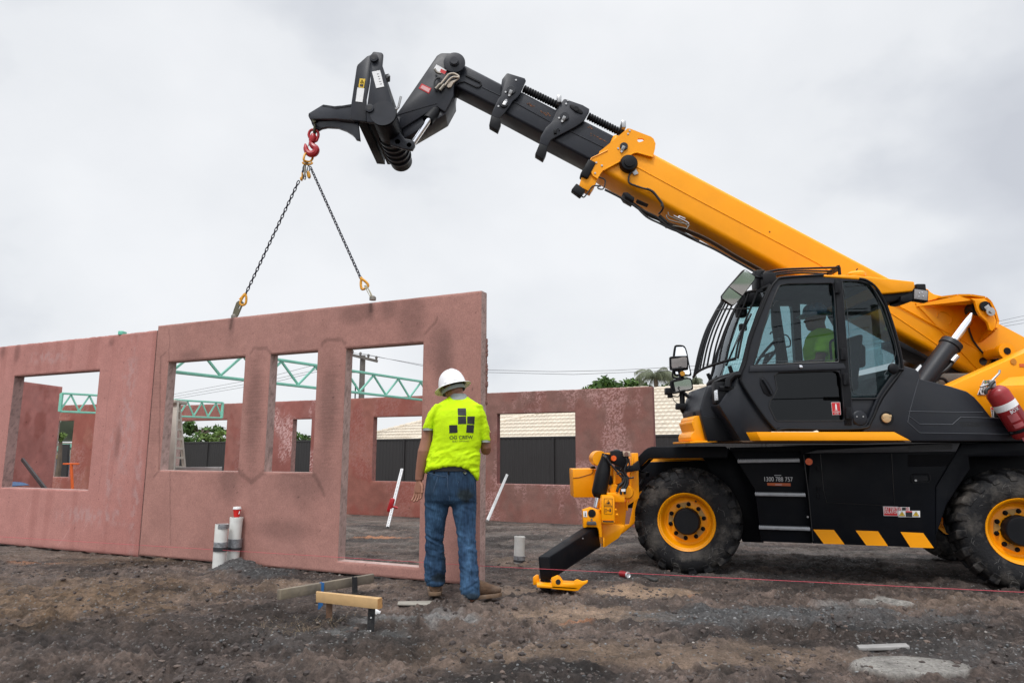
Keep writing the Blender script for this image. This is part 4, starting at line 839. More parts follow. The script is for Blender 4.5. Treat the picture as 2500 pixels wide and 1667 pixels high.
m = M(); c = P(*z4((1840, 645))[0], YP-.01); d_ = P(*z4((1890, 705))[0], YP-.01); m.disc(c, (0, -1, 0), .05, .025, 24); m.out('pin', SATB, TE); m = M(); m.beam(c+Vector((0, -.03, 0)), d_+Vector((0, -.02, 0)), .012, .06, up=(d_-c).cross(Vector((0, 1, 0))), bev=.004); m.disc(d_+Vector((0, -.02, 0)), (0, -1, 0), .045, .012, 20); m.disc(d_+Vector((0, -.03, 0)), (0, -1, 0), .02, .02, 8); m.out('lock_plate', ZINC, TE)
m = M(); c = P(*z4((2085, 1118))[0], 6.95); m.lathe([(0, .085), (.04, .085), (.05, .075), (.10, .07), (.11, .055), (.28, .055)], c+Vector((0, 0, 0)), (0, 1, 0), 24); m.out('pivot_boss', YEL, TE); m = M(); m.disc(c+Vector((.0, -.006, 0)), (0, 1, 0), .036, .02, 16); m.out('grease_cap', SATB, TE)
m = M(); m.disc(P(*z4((1832, 1228))[0], YB-.016), (0, 1, 0), .042, .01, 20); m.out('bore', STK_K, bo)
cable('hose', z4((1730, 620), (1680, 650), (1660, 700), (1680, 760), (1675, 860), (1700, 950), (1740, 1030), (1840, 1150), (1930, 1215)), YB-.03, .010)
cable('hose', z4((1980, 1100), (1930, 1140), (1925, 1180), (1950, 1215)), YB-.04, .009)
m = M(); m.tube([P(*q, YB-.05) for q in z4((2000, 1170), (1965, 1215), (1920, 1275))], [.032, .03, .018], 10); m.out('tilt_cylinder', SATB, TE)
m = M(); m.tube([P(*q, YB-.05) for q in z4((1965, 1215), (1905, 1300))], .017, 10); m.out('tilt_rod', CHR, TE)
def cyl(name, a, b, r1, rodto, r2, Y, Yr=None):
    m = M(); A = P(*a, Y); B = P(*b, Y); d = (B-A).normalized(); m.lathe([(0, r1*.8), (.01, r1), ((B-A).length-.06, r1), ((B-A).length-.05, r1*1.12), ((B-A).length, r1*1.12), ((B-A).length+.005, r1*.9)], A, d, 28); o = m.out(name, GREYP, TE)
    m = M(); C_ = P(*rodto, Yr or Y); m.tube([B-d*.02, C_], r2, 18); m.out('piston_rod', CHR, o); return o
lc = cyl('lift_cylinder', z4((1170, 1480))[0], z4((1500, 1030))[0], .098, z4((1745, 690))[0], .043, 6.98)
cyl('lift_cylinder', z4((960, 1330))[0], z4((1120, 1160))[0], .10, z4((1700, 700))[0], .043, 8.0)
m = M(); c = P(*z4((1740, 680))[0], 6.98); m.disc(c+Vector((0, -.06, 0)), (0, 1, 0), .07, .12, 20); m.out('rod_eye', SATB, lc)
cable('hydraulic_pipe', z4((1530, 1190), (1490, 1260), (1430, 1320), (1360, 1360), (1330, 1400)), 6.92, .020); m = M(); m.tube([P(*q, 6.9) for q in z4((1500, 1230), (1555, 1170))], .026, 8); m.out('pipe_fitting', ZINC, lc)
cable('hydraulic_hose', z4((1340, 1430), (1360, 1410), (1420, 1420), (1460, 1470)), 7.0, .016); m = M(); m.box(P(*z4((1450, 1500))[0], 7.4), .5, .5, .25, .02); m.out('valve_block', STEEL, TE)
one('boom_underside_rail', z4((900, 985), (1280, 1190), (1270, 1230), (1200, 1200), (900, 1050)), YB+.03, .3, SATB)
one('underside_guard', z4((1300, 1215), (1790, 1430), (1760, 1500), (1400, 1400)), YB+.1, .25, SATB)
one('turntable_tower', z4((1250, 1380), (1330, 1350), (1500, 1420), (1650, 1560), (1500, 1700), (1200, 1700)), YB+.35, .35, mat('brown_primer', (.22, .075, .03), .6))
# ---------------- gooseneck, linkage and carriage
JB = z1((1640, 103), (1660, 97), (1765, 98), (1925, 188), (1933, 215), (1905, 290), (1870, 340), (1815, 430), (1800, 520), (1800, 610), (1705, 780), (1690, 800), (1600, 738), (1145, 1022), (1075, 960), (1060, 900), (1180, 740), (1400, 420), (1600, 128))
one('gooseneck', JB, YB+.03, .36, BBLK, bev=.008)
gn = bpy.data.objects['gooseneck']
one('gooseneck_web', z1((1145, 1022), (1600, 740), (1690, 800), (1800, 620), (1808, 640), (1705, 830), (1560, 915), (1210, 1118)), YB+.06, .30, BBLK, gn)
m = M(); m.tube([P(*q, YB+.028) for q in z1((1085, 850), (1600, 702))], .004, 5); m.out('weld_seam', BBLK, gn)
m = M(); c = P(*z1((1812, 225))[0], YB+.03); m.lathe([(0, .125), (.025, .125), (.028, .118), (.03, .055), (.05, .055), (.055, .045), (.07, .045)], c, (0, -1, 0), 30); m.out('pivot_pin', BBLK, gn)
one('gooseneck_slot', z2((235, 185), (255, 183), (400, 255), (405, 285), (375, 312), (345, 310), (225, 250), (160, 265), (130, 300), (150, 270), (215, 245), (350, 300), (380, 300), (392, 285), (385, 262), (240, 192)), YB+.055, .02, SATB, s4_, bev=0)
for pl, mt_, d_ in ((((1595, 235), (1718, 305), (1693, 358), (1560, 292)), STK_W, .0), (((1418, 462), (1537, 520), (1505, 585), (1382, 520)), STK_R, .0)):
    one('sticker', z1(*pl), YB+.026, .005, mt_, gn, bev=0)
one('sticker', z1((1650, 285), (1715, 318), (1695, 352), (1635, 325)), YB+.023, .004, STK_R, gn, bev=0); one('sticker', z1((1425, 480), (1520, 527), (1500, 568), (1402, 515)), YB+.023, .004, mat('sticker_pink', (.7, .38, .38), .5), gn, bev=0)
pk_ = mat('ivory_paint', (.55, .47, .38), .45)
for pl, r, mt_ in ((((1855, 395), (1860, 375), (1810, 345), (1750, 350), (1710, 390), (1650, 465), (1600, 525)), .011, pk_), (((1850, 390), (1795, 385), (1740, 425), (1690, 490), (1640, 545)), .011, pk_), (((1580, 520), (1570, 450), (1600, 400), (1640, 395)), .010, RUBH), (((1575, 290), (1600, 330), (1650, 345)), .014, STEEL)):
    cable('hydraulic_pipe', z1(*pl), YB-.01, r, mt_, gn, 4)
one('coupler_bracket', z1((1750, 440), (1850, 405), (1870, 380), (1868, 400), (1800, 450), (1770, 500), (1740, 512), (1718, 495), (1735, 450)), YB+.0, .02, pk_, gn, bev=.002)
m = M()
for a, b in (((1640, 470), (1585, 530)), ((1690, 480), (1635, 545))): m.tube([P(*z1(a)[0], YB-.01), P(*z1(b)[0], YB-.01)], .020, 10)
m.out('quick_coupler', STEEL, gn)
# tilt ram of the carriage
m = M(); m.tube([P(*z1((1600, 780))[0], YB+.1), P(*z1((1490, 905))[0], YB+.02)], .065, 18); m.out('tilt_cylinder', SATB, TE)
m = M(); m.tube([P(*z1((1510, 890))[0], YB+.01), P(*z1((1300, 1200))[0], YB+.01)], .032, 18); m.out('tilt_rod', CHR, TE)
YK0, YK1 = 6.84, 8.10
for Yq in (YB-.10, YB+.04, YB+.18, YB+.32, YB+.46, YB+.60):
    one('tilt_link', z1((1062, 890), (1100, 855), (1165, 862), (1150, 960), (1140, 1020), (1215, 1120), (1280, 1130), (1330, 1155), (1338, 1200), (1305, 1255), (1200, 1240), (1130, 1215), (1040, 1190), (1040, 1000)), Yq, .05, BBLK)
m = M(); m.disc(P(*z1((1130, 1157))[0], YB-.10), (0, 1, 0), .03, .03, 16); m.disc(P(*z1((1268, 1195))[0], YB-.10), (0, 1, 0), .028, .03, 16); m.disc(P(*z1((1090, 925))[0], YB-.1), (0, 1, 0), .028, .03, 16); m.out('link_pin', SATB, TE)
CA = thing('lifting_carriage', P(*z1((960, 930))[0], 7.45), 'black quick hitch carriage with a short lifting jib at the tip of the boom', 'boom attachment')
C1 = z1((820, 150), (825, 97), (845, 80), (938, 92), (956, 108), (945, 235), (1010, 480), (1080, 745), (1087, 830), (1070, 890), (1040, 920), (990, 940), (758, 920), (757, 780), (808, 420), (798, 300))
C2 = z1((650, 238), (765, 135), (800, 122), (822, 135), (800, 330), (793, 440), (755, 640), (755, 915), (590, 900), (560, 880), (575, 705), (640, 265))
for Yq in (YK0, YK1-.04): one('side_plate', C1, Yq, .04, BBLK, CA); one('jib_side_plate', C2, Yq+(.03 if Yq == YK0 else -.03), .04, BBLK, CA)
m = M(); c = P(*z1((958, 822))[0], YK0); m.lathe([(0, .138), (.002, .135), (.006, .135), (.008, .139), (.012, .139)], c+Vector((0, .0, 0)), (0, -1, 0), 40); m.out('tube_end_cap', BBLK, CA)
m = M(); m.tube([c+Vector((0, .03, 0)), c+Vector((0, YK1-YK0-.04, 0))], .135, 32); m.out('torque_tube', BLK, CA, 40)
for k in range(5): m = M(); m.lathe([(0, .142), (.002, .150), (.038, .150), (.04, .142)], c+Vector((0, .50+.13*k, 0)), (0, 1, 0), 36); m.out('tube_collar', BBLK, CA)
for q in ((852, 168), (800, 770)):
    m = M(); c = P(*z1(q)[0], YK0); m.lathe([(.0, .047), (.03, .045), (.032, .03)], c, (0, -1, 0), 20); m.out('pin_bush', BBLK, CA); m = M(); m.disc(c+Vector((0, -.034, 0)), (0, 1, 0), .026, .01, 16); m.out('pin_bore', STK_K, CA)
one('cross_beam', z1((640, 760), (745, 770), (748, 900), (630, 890)), YK0+.05, YK1-YK0-.1, BLK, CA, bev=.01)
one('cross_beam', z1((770, 700), (860, 700), (870, 900), (775, 900)), YK0+.05, YK1-YK0-.1, BLK, CA, bev=.01)
one('top_cross_beam', z1((815, 140), (920, 150), (915, 230), (815, 230)), YK0+.05, YK1-YK0-.1, BLK, CA, bev=.01)
m = M(); c = P(*z1((855, 168))[0], YK0+.03); m.tube([c, c+Vector((0, YK1-YK0-.05, 0))], .035, 14); m.out('hitch_pin', SATB, CA)
# jib: two converging arms, nose and belly plate
A0 = P(*z1((575, 706))[0], YK0+.04); A1 = P(*z1((560, 885))[0], YK0+.04)
def Q(a, t): return P(*z1(a)[0], (YK0+.04)*(1-t)+7.40*t)
jd = Vector((0, .13, 0))
m = M(); m.prism([Q(a, t) for a, t in (((575, 706), 0), ((600, 900), 0), ((390, 882), .42), ((78, 885), 1.0), ((62, 850), 1.0), ((66, 818), 1.0), ((240, 712), .68), ((400, 735), .35))], (0, .035, 0), .004); m.out('jib_arm', BBLK, CA)
m = M(); m.prism([Q(a, t)+Vector((0, .13, 0)) for a, t in (((575, 650), 0), ((600, 860), 0), ((390, 832), .42), ((78, 838), 1.0), ((66, 770), 1.0), ((250, 672), .68), ((400, 655), .35))], (0, .03, 0), .004); m.out('jib_arm', BBLK, CA)
m = M(); m.prism([Q(a, t)+Vector((0, .05, 0)) for a, t in (((70, 850), 1.), ((90, 925), 1.), ((130, 970), 1.), ((165, 992), .95), ((200, 970), .9), ((270, 956), .75), ((400, 962), .5), ((500, 998), .3), ((560, 1035), .2), ((595, 1065), .1), ((618, 1100), .05), ((668, 1112), 0), ((640, 850), 0), ((300, 840), .7))], (0, .05, 0), .004); m.out('hook_web', BBLK, CA)
m = M()
for q, th in (([Q((78, 884), 1), Q((390, 880), .42), Q((600, 900), 0)], .02), ([Q((240, 716), .68), Q((400, 738), .35), Q((575, 712), 0)], -.02), ([Q((66, 828), 1), Q((240, 716), .68)], -.02)): sheet(m, q, [v+jd for v in q], th)
m.out('jib_cover', BLK, CA)
def stk(pl, Y, mt_, par, d=.004): return one('sticker', pl, Y, d, mt_, par, bev=0)
stk(z1((678, 402), (745, 408), (725, 518), (662, 508)), YK0+.024, STK_Y, CA); stk(z1((650, 510), (733, 522), (710, 686), (627, 676)), YK0+.024, STK_W, CA); stk(z1((823, 322), (920, 303), (970, 498), (875, 518)), YK0-.005, STK_W, CA)
m = M(); Yt = YK0+.02
def tri_warn(m, a, b, c, Y, r=.003): m.tube([P(*a, Y), P(*b, Y), P(*c, Y)], r, 4, close=True)
tri_warn(m, *z1((705, 418), (685, 452), (725, 454)), Yt); m.tube([P(*q, Yt) for q in z1((705, 430), (705, 446))], .003, 4); ply(m, z1((682, 470), (720, 472), (716, 498), (678, 494)), Yt, .002); m.out('warning_symbol', STK_K, CA)
m = M()
for k in range(5): m.tube([P(*q, YK0-.006) for q in z1((885+9*k, 350+30*k), (905+9*k, 346+30*k))], .003, 4)
m.out('sticker_print', STK_K, CA)
m = M(); m.tube([P(*q, YK0+.1) for q in z1((1080, 770), (1120, 768), (1140, 745), (1170, 620))], .014, 8); m.out('hand_lever', ZINC, CA)
m = M()
for i in range(7): a = rs.rand()*6; m.tube([P(*q, YK0+.03) for q in z1((985, 360+12*i), (1020+15*cos(a), 350+14*i), (1040, 375+10*i), (1000, 400+8*i))], .005, 5)
m.out('coiled_cable', RUBH, CA)
# ---------------- wheels
CH = Fr((1.78, 7.15), (4.55, 6.25)); ax_in = CH.n
def wheel(c, name='wheel', near=True, steer=0.0):
    R_ = .548; wd = .44; an = ax_in.copy()
    if steer: an = Matrix.Rotation(steer, 3, 'Z') @ an
    if not near: an = -an
    o = an  # axis pointing from outer face inwards
    uu = Vector((o.y, -o.x, 0)); vv = Vector((0, 0, 1))
    w = thing('tmp', c, '', ''); bpy.data.objects.remove(w)
    m = M(); m.lathe([(.045, .275), (.03, .29), (.012, .33), (.0, .40), (.012, .46), (.05, .500), (.10, .515), (.22, .522), (.34, .515), (.39, .500), (.428, .46), (.44, .40), (.428, .33), (.41, .29), (.40, .275)], c, o, 72, ref=uu, caps=False)
    n_ = 20
    for k in range(n_):
        for side in (0, 1):
            a0 = 2*pi*(k+.5*side)/n_; q = []
            for rr in (.485, R_+.006):
                for da, h in ((0, .015 if side == 0 else .425), (.17, .015 if side == 0 else .425), (.30, .235), (.13, .235)):
                    rad = rr-(.045 if h in (.015, .425) else 0)*(1 if rr == R_ else .6); a = a0+da*.9; q.append(c+o*h+(uu*cos(a)+vv*sin(a))*rad)
            m.hexa(q, .008, 1)
            # shoulder of the lug down the side wall
            q = []
            for h, rr in ((-.002 if side == 0 else .442, .445), (.03 if side == 0 else .41, .510)):
                for da in (0, .15): q.append((h, rr, da))
            pts = [c+o*h+(uu*cos(a0+da*.9)+vv*sin(a0+da*.9))*rr for h, rr, da in (q[0], q[1], q[3], q[2])]; inn = o*(.05 if side == 0 else -.05)
            m.hexa(pts+[p+inn for p in pts], .005, 1)
    ty = m.out('tyre', RUB, TE, 40)
    if near:
        rq = np.random.RandomState(3); m = M()
        for k in range(46):
            a = rq.rand()*6.28; r0 = .34+.11*rq.rand(); da = (rq.rand()-.5)*.3; dr_ = (rq.rand()-.5)*.09; m.tube([c+o*(np.interp(rr, (.29, .33, .40, .46), (.03, .012, 0, .012))-.001)+(uu*cos(aa)+vv*sin(aa))*rr for aa, rr in ((a, r0), (a+da*.5, r0+dr_*.4), (a+da, r0+dr_))], .0011, 4)
        props(m.out('scuff_marks', mat('pale_scuff', (.16, .155, .15), .8) if 'pale_scuff' not in bpy.data.materials else bpy.data.materials['pale_scuff'], ty), kind='stuff')
    nm = M(); nm.lathe([(.03, .275), (.022, .288), (.03, .292), (.05, .285), (.062, .262), (.09, .252), (.13, .245), (.155, .235), (.165, .215), (.158, .200), (.160, .14), (.17, .13)], c, o, 56, ref=uu, caps=False); nm.lathe([(.165, .20), (.42, .25), (.425, .28)], c, o, 30, ref=uu, caps=False); rim = nm.out('rim', YEL, TE, 30)
    m = M(); m.lathe([(.045, .005), (.045, .118), (.055, .128), (.075, .133), (.16, .135)], c, o, 40, ref=uu); m.out('hub', SATB, rim)
    for k in range(10):
        a = 2*pi*(k+.3)/10; p = c+o*.158+(uu*cos(a)+vv*sin(a))*.172; m = M(); m.lathe([(0, .022), (.008, .022), (.012, .014), (.03, .013)], p, -o, 12); m.lathe([(.03, .010), (.045, .009)], p, -o, 6); m.out('wheel_nut', BLK, rim)
    for k in range(0, 10, 2):
        m = M(); a = 2*pi*(k+.3)/10; b = 2*pi*(k+1.3)/10; p = [c+o*.156+(uu*cos(t)+vv*sin(t))*r for t, r in ((a, .198), (b, .198), ((a+b)/2, .128))]; m.prism(p, o*-.005); m.out('nut_guard', mat('tan_paint', (.42, .24, .06), .5) if 'tan_paint' not in bpy.data.materials else bpy.data.materials['tan_paint'], rim)
    m = M(); p = c+o*.12+(uu*.10+vv*.20); m.tube([p, p-o*.05+vv*.01], .009, 8); m.out('valve_stem', BLK, rim)
    return ty
wc1 = P(1675, 1270, 7.15); wc2 = P(2502, 1303, 6.25)
wc1.z = .50; wc2.z = .505
wheel(wc1); wheel(wc2); wheel(wc1+ax_in*2.3, near=False); wheel(wc2+ax_in*2.3, near=False)
# ---------------- chassis
def chp(name, pl, w, d, mt_, par=None, bev=.006, seg=2): m = M(); m.prism(CH.pts(pl, w), ax_in*d, bev, seg); return m.out(name, mt_, par or TE)
body = chp('chassis_side_box', [(1978, 1094), (2343, 1081), (2334, 1104), (2284, 1187), (2285, 1337), (1984, 1326), (1972, 1200)], .02, .62, BLK)
chp('step_box', [(1782, 1096), (1976, 1093), (1972, 1196), (1983, 1326), (1858, 1321), (1843, 1195)], .10, .55, BLK)
stp = bpy.data.objects['step_box']
m = M(); m.prism(CH.pts(z8((160, 165), (850, 150), (2300, 120), (2600, 120), (2600, 130), (2150, 200), (900, 225), (850, 235), (840, 200), (170, 200)), .03), ax_in*.5, .004); m.out('deck_edge', BLK, TE)
chp('deck_strip', z8((880, 222), (1000, 190), (1500, 160), (2330, 120), (2370, 120), (2330, 205), (1060, 218)), -.015, .03, mat('grey_satin', (.05, .052, .06), .45), body, bev=.004)
SRR = mat('step_alloy', (.34, .35, .37), .45, .6, var=.2, vs=30)
for (xa, ya), (xb, yb) in (((238, 298), (832, 290)), ((405, 612), (888, 620)), ((443, 930), (932, 945))):
    m = M(); a = CH.hit(*z8((xa, ya))[0], .03); b = CH.hit(*z8((xb, yb))[0], .03); m.beam(a, b, .015, .030, bev=.002); m.beam(a+ax_in*.12-Vector((0, 0, .005)), b+ax_in*.12-Vector((0, 0, .005)), .24, .006)
    n_ = 26
    for k in range(n_):
        p = a.lerp(b, (k+.1)/n_); q = a.lerp(b, (k+.8)/n_); up = Vector((0, 0, .015)); mid = (p+q)/2+Vector((0, 0, .026)); m.prism([p+up, q+up, mid], ax_in*.006)
    for p in (a, b): m.beam(p, p+Vector((0, 0, .045)), .012, .014)
    m.out('step', SRR, stp)
m = M(); m.disc(CH.hit(*z8((920, 300))[0], .02), -ax_in, .033, .012, 24); m.out('side_marker', ORG, body)
for (x, y, w_, h_) in ((1862, 150, 340, 38),):
    m = M()
    for r in range(5):
        for k in range(22):
            p = CH.hit(*z8((1875+k*19+(r % 2)*9, 147+r*11-k*.6))[0], -.016); m.box(p, .022, .006, .007, 0, Matrix.Rotation(R(-18), 3, 'Z').to_3x3())
    m.out('perforated_grille', STK_K, body)
m = M()
for r in range(12):
    m.tube([CH.hit(*z8((1868, 235+r*10))[0], .018), CH.hit(*z8((2330, 228+r*10))[0], .018)], .0035, 4)
m.out('louvre', SATB, body)
m = M(); pts = CH.pts(z8((1905, 430), (1920, 420), (2060, 418), (2078, 435), (2080, 480), (2065, 497), (1920, 502), (1905, 490)), .017); m.tube(pts, .006, 5, close=True); m.prism(CH.pts(z8((1925, 440), (2055, 438), (2058, 485), (1925, 488)), .018), ax_in*.01); hd = m.out('door_handle', SATB, body)
m = M(); m.disc(CH.hit(*z8((1942, 480))[0], .014), -ax_in, .010, .008, 12); m.disc(CH.hit(*z8((910, 827))[0], .09), -ax_in, .010, .008, 12); m.out('lock', ZINC, body)
m = M(); m.tube(CH.pts(z8((1030, 230), (1060, 560), (1090, 690), (1740, 725), (1730, 560), (1712, 225)), .018), .0035, 5); m.tube(CH.pts(z8((870, 235), (920, 640), (960, 1060)), .018), .005, 5); m.out('door_gap', STK_K, body)
m = M()
for y in (370, 560, 630): m.tube(CH.pts(z8((1005, y-20), (1008, y+20)), .01), .012, 8)
m.out('hinge', BLK, body)
for pl in (((962, 948), (1160, 952), (1262, 1090), (1062, 1085)), ((1368, 958), (1582, 965), (1678, 1106), (1470, 1100)), ((1798, 972), (2015, 982), (2118, 1126), (1893, 1120))):
    chp('hazard_stripe', z8(*pl), .016, .006, YEL, body, bev=0)
def cht(body_, px, py, size, mt_, par, w, **k): p = CH.hit(px, py, w); return writing('lettering', body_, size, p, CH.u, (0, 0, 1), mt_, par, **k)
wht = mat('lettering_white', (.62, .64, .66), .5)
cht('1300 788 757', *z8((625, 470))[0], .062, wht, stp, .096, sx=.80)
chp('orange_label', z8((520, 502), (745, 506), (747, 534), (524, 528)), .094, .005, mat('rust_orange', (.50, .10, .025), .5), stp, bev=0)
m = M(); 
for k in range(7): m.beam(CH.hit(*z8((600+k*9, 520))[0], .091), CH.hit(*z8((605+k*9, 520))[0], .091), .002, .008)
for k in range(6): m.beam(CH.hit(*z8((592+k*11, 431))[0], .094), CH.hit(*z8((599+k*11, 431))[0], .094), .002, .008)
m.out('small_print', wht, stp)
b1 = chp('sticker', z8((1630, 728), (1770, 731), (1773, 820), (1637, 817)), .015, .006, STK_W, body, bev=0); chp('sticker', z8((1635, 733), (1766, 736), (1768, 816), (1641, 813)), .012, .004, STK_R, body, bev=0)
cht('BATTERY', *z8((1700, 752))[0], .038, STK_W, body, .010, sx=.72); cht('ISOLATOR', *z8((1703, 783))[0], .038, STK_W, body, .010, sx=.70)
chp('sticker', z8((1776, 733), (1885, 735), (1885, 768), (1776, 766)), .015, .006, STK_W, body, bev=0); chp('sticker', z8((1776, 769), (1984, 770), (1985, 831), (1778, 829)), .015, .006, STK_W, body, bev=0)
chp('sticker', z8((1812, 738), (1848, 738), (1848, 764), (1812, 764)), .012, .004, STK_K, body, bev=0); chp('sticker', z8((1846, 784), (1910, 785), (1911, 827), (1848, 826)), .012, .004, STK_K, body, bev=0); chp('sticker', z8((1846, 772), (1909, 773), (1910, 784), (1846, 783)), .012, .004, STK_R, body, bev=0)
m = M()
for cx in (1790, 1864): m.tube([CH.hit(*z8((cx+13*cos(t), 751+13*sin(t)))[0], .012) for t in np.linspace(0, 6.28, 13)[:-1]], .002, 4, close=True); m.tube(CH.pts(z8((cx-9, 742), (cx+9, 760)), .012), .002, 4)
m.out('prohibition_symbol', STK_R, body)
for cx in (1812, 1946):
    chp('warning_triangle', z8((cx-29, 818), (cx+29, 819), (cx, 776)), .011, .003, STK_Y, body, bev=0); m = M(); m.tube(CH.pts(z8((cx-29, 818), (cx+29, 819), (cx, 776)), .010), .002, 4, close=True); m.tube(CH.pts(z8((cx+2, 788), (cx-5, 802), (cx+5, 800), (cx-2, 813)), .010), .002, 4); m.out('warning_symbol', STK_K, body)
# underframe
m = M(); m.prism(CH.pts([(1500, 1130), (2620, 1100), (2620, 1240), (1500, 1240)], .70), ax_in*.95, .01); m.out('main_frame', BLK, TE)
chp('frame_plate', z7((1020, 335), (1090, 250), (1600, 250), (1700, 330), (1800, 500), (1830, 700), (1250, 800), (1000, 900), (940, 500)), .92, .08, YEL)
chp('frame_nose', z7((640, 1090), (660, 900), (900, 880), (960, 600), (1030, 560), (1030, 800), (860, 950)), .62, .08, YEL)
chp('wheel_arch_plate', z7((1590, 255), (1830, 160), (1900, 260), (2080, 560), (2130, 900), (2160, 1050), (1960, 1040), (1800, 600)), .50, .10, BLK)
m = M(); A = wc1+ax_in*.42; m.tube([A, wc1+ax_in*1.9], .10, 16); A = wc2+ax_in*.42; m.tube([A, wc2+ax_in*1.9], .10, 16); m.out('axle', SATB, TE)
m = M(); A = wc1+ax_in*.4; m.lathe([(0, .2), (.12, .2), (.14, .12)], A, ax_in, 20); m.out('planetary_hub', SATB, TE)
m = M(); m.lathe([(0, .62), (.10, .62), (.11, .55), (.20, .55)], CH.pt(1.5, .98, 1.2), (0, 0, 1), 40); m.out('slew_ring', SATB, TE)
# front mudguard: bent plate over the tyre
m = M(); mg = z7((870, 372), (1040, 190), (1075, 165), (1120, 152), (1800, 150), (1822, 165), (1826, 250), (1815, 262), (1095, 262), (1075, 275), (965, 385), (940, 392), (880, 392)); m.prism(CH.pts(mg, .0), ax_in*.50, .012, 3); m.prism([CH.hit(*q, .0)+ax_in*.5 for q in z7((1075, 175), (1120, 156), (1815, 156), (1815, 200), (1120, 200))], ax_in*.55, .005); m.out('front_mudguard', BLK, TE)
m = M(); m.tube(CH.pts(z7((1015, 332), (1088, 266), (1105, 264), (1590, 262)), .03), .006, 5); m.out('guard_trim', YEL, TE)
m = M(); m.prism(CH.pts(z7((960, 385), (1060, 395), (1060, 440), (970, 440)), .1), ax_in*.3, .01); m.tube(CH.pts(z7((1000, 400), (1040, 450), (1020, 500), (1000, 520)), .12), .022, 8); m.out('mudguard_bracket', SATB, TE)
m = M(); m.prism(CH.pts(y1((385, 604), (600, 600), (1100, 598), (1100, 690), (560, 690), (432, 692), (440, 770), (350, 905), (290, 1000), (222, 1200), (222, 885), (350, 668)), .01), ax_in*.5, .012, 2); m.prism([CH.hit(*q, .0)+ax_in*.5 for q in y1((400, 606), (1100, 602), (1100, 640), (400, 640))], ax_in*.6, .005); m.out('rear_mudguard', BLK, TE)
chp('frame_plate', y1((440, 700), (1100, 690), (1100, 1000), (300, 1030), (290, 1010), (350, 910)), .92, .06, YEL)
# ---------------- front outrigger
OR = lambda Y: (lambda *pl: [P(a, b, Y) for a, b in x1(*pl)])
def orp(name, pl, Y, d, mt_, par=None, bev=.006, hole=None):
    m = M(); m.prism([P(a, b, Y) for a, b in x1(*pl)], (0, d, 0), bev); return m.out(name, mt_, par or TE)
tk = orp('tool_box', ((75, 268), (278, 265), (315, 268), (315, 552), (86, 553), (78, 360)), 7.35, .42, YEL)
m = M(); m.tube([P(*q, 7.347) for q in x1((78, 356), (140, 352), (260, 316), (277, 300), (279, 268))], .004, 5); m.out('lid_seam', mat('dark_seam', (.25, .08, .0), .6), tk)
orp('box_latch', ((262, 240), (300, 236), (312, 262), (262, 266)), 7.4, .1, SATB, tk)
col = orp('outrigger_column', ((452, 150), (470, 240), (560, 300), (570, 400), (520, 420), (480, 520), (480, 560), (640, 600), (668, 350), (672, 108), (735, 105), (745, 560), (620, 640), (600, 850), (360, 850), (365, 560), (440, 500), (450, 300)), 7.12, .30, YEL)
m = M(); c = P(*x1((350, 160))[0], 7.05); m.lathe([(0, .075), (.04, .078), (.30, .078)], c, (0, 1, 0), 24); m.out('pivot_boss', YEL, col); orp('top_arm', ((345, 104), (462, 104), (462, 200), (345, 215)), 7.13, .2, YEL, col)
for c_x, c_y, r in ((498, 480, .06), (625, 500, .07)):
    m = M(); m.lathe([(0, r*.8), (.02, r), (.06, r), (.08, r*.7)], P(*x1((c_x, c_y))[0], 7.0), (0, 1, 0), 20); m.out('pin_boss', YEL, col)
orp('gusset', ((488, 270), (512, 290), (505, 500), (480, 500)), 7.06, .05, YEL, col); orp('gusset', ((612, 460), (632, 458), (632, 690), (615, 680)), 7.02, .04, YEL, col); orp('gusset', ((655, 300), (672, 110), (690, 110), (665, 500), (645, 500)), 7.05, .04, YEL, col)
orp('recess', ((430, 340), (470, 330), (480, 400), (460, 430), (430, 420)), 7.08, .05, SATB, col)
m = M(); A = P(*x1((405, 175))[0], 6.97); B = P(*x1((340, 515))[0], 6.97); d_ = (B-A).normalized(); m.lathe([(-.06, .045), (0, .050), (.08, .068), (.14, .074), ((B-A).length-.02, .076), ((B-A).length, .072), ((B-A).length+.02, .06), ((B-A).length+.04, .045)], A, d_, 28); slv = m.out('outrigger_cylinder', SATB, TE)
m = M(); m.tube([B, P(*x1((312, 650))[0], 6.97)], .030, 20); m.out('piston_rod', CHR, slv)
bp_ = orp('outrigger_bracket', ((178, 680), (258, 653), (358, 685), (362, 760), (373, 952), (345, 956), (335, 870), (318, 852), (215, 850), (206, 856), (183, 858)), 6.84, .10, YEL)
m = M(); c = P(*x1((268, 712))[0], 6.84); m.lathe([(0, .038), (.006, .038), (.008, .02)], c, (0, -1, 0), 20); m.out('pin', SATB, bp_); m = M(); m.disc(P(*x1((265, 775))[0], 6.838), (0, -1, 0), .010, .006, 10); m.out('grease_nipple', STEEL, bp_)
orp('sticker', ((180, 690), (218, 688), (220, 748), (184, 748)), 6.836, .003, STK_W, bp_, 0); m = M(); m.tube([P(*q, 6.834) for q in x1((202, 705), (200, 722), (208, 730), (203, 738), (196, 730))], .003, 5); m.out('sticker_symbol', STK_K, bp_)
orp('wear_block', ((225, 795), (310, 796), (318, 832), (218, 828)), 6.80, .06, DGRY, bp_)
cv = orp('valve_cover', ((372, 532), (470, 530), (498, 548), (500, 785), (365, 782), (363, 600)), 6.80, .30, YEL)
orp('valve_cover_top', ((420, 505), (545, 507), (600, 535), (600, 600), (500, 600), (495, 545), (425, 533)), 6.9, .26, YEL, cv)
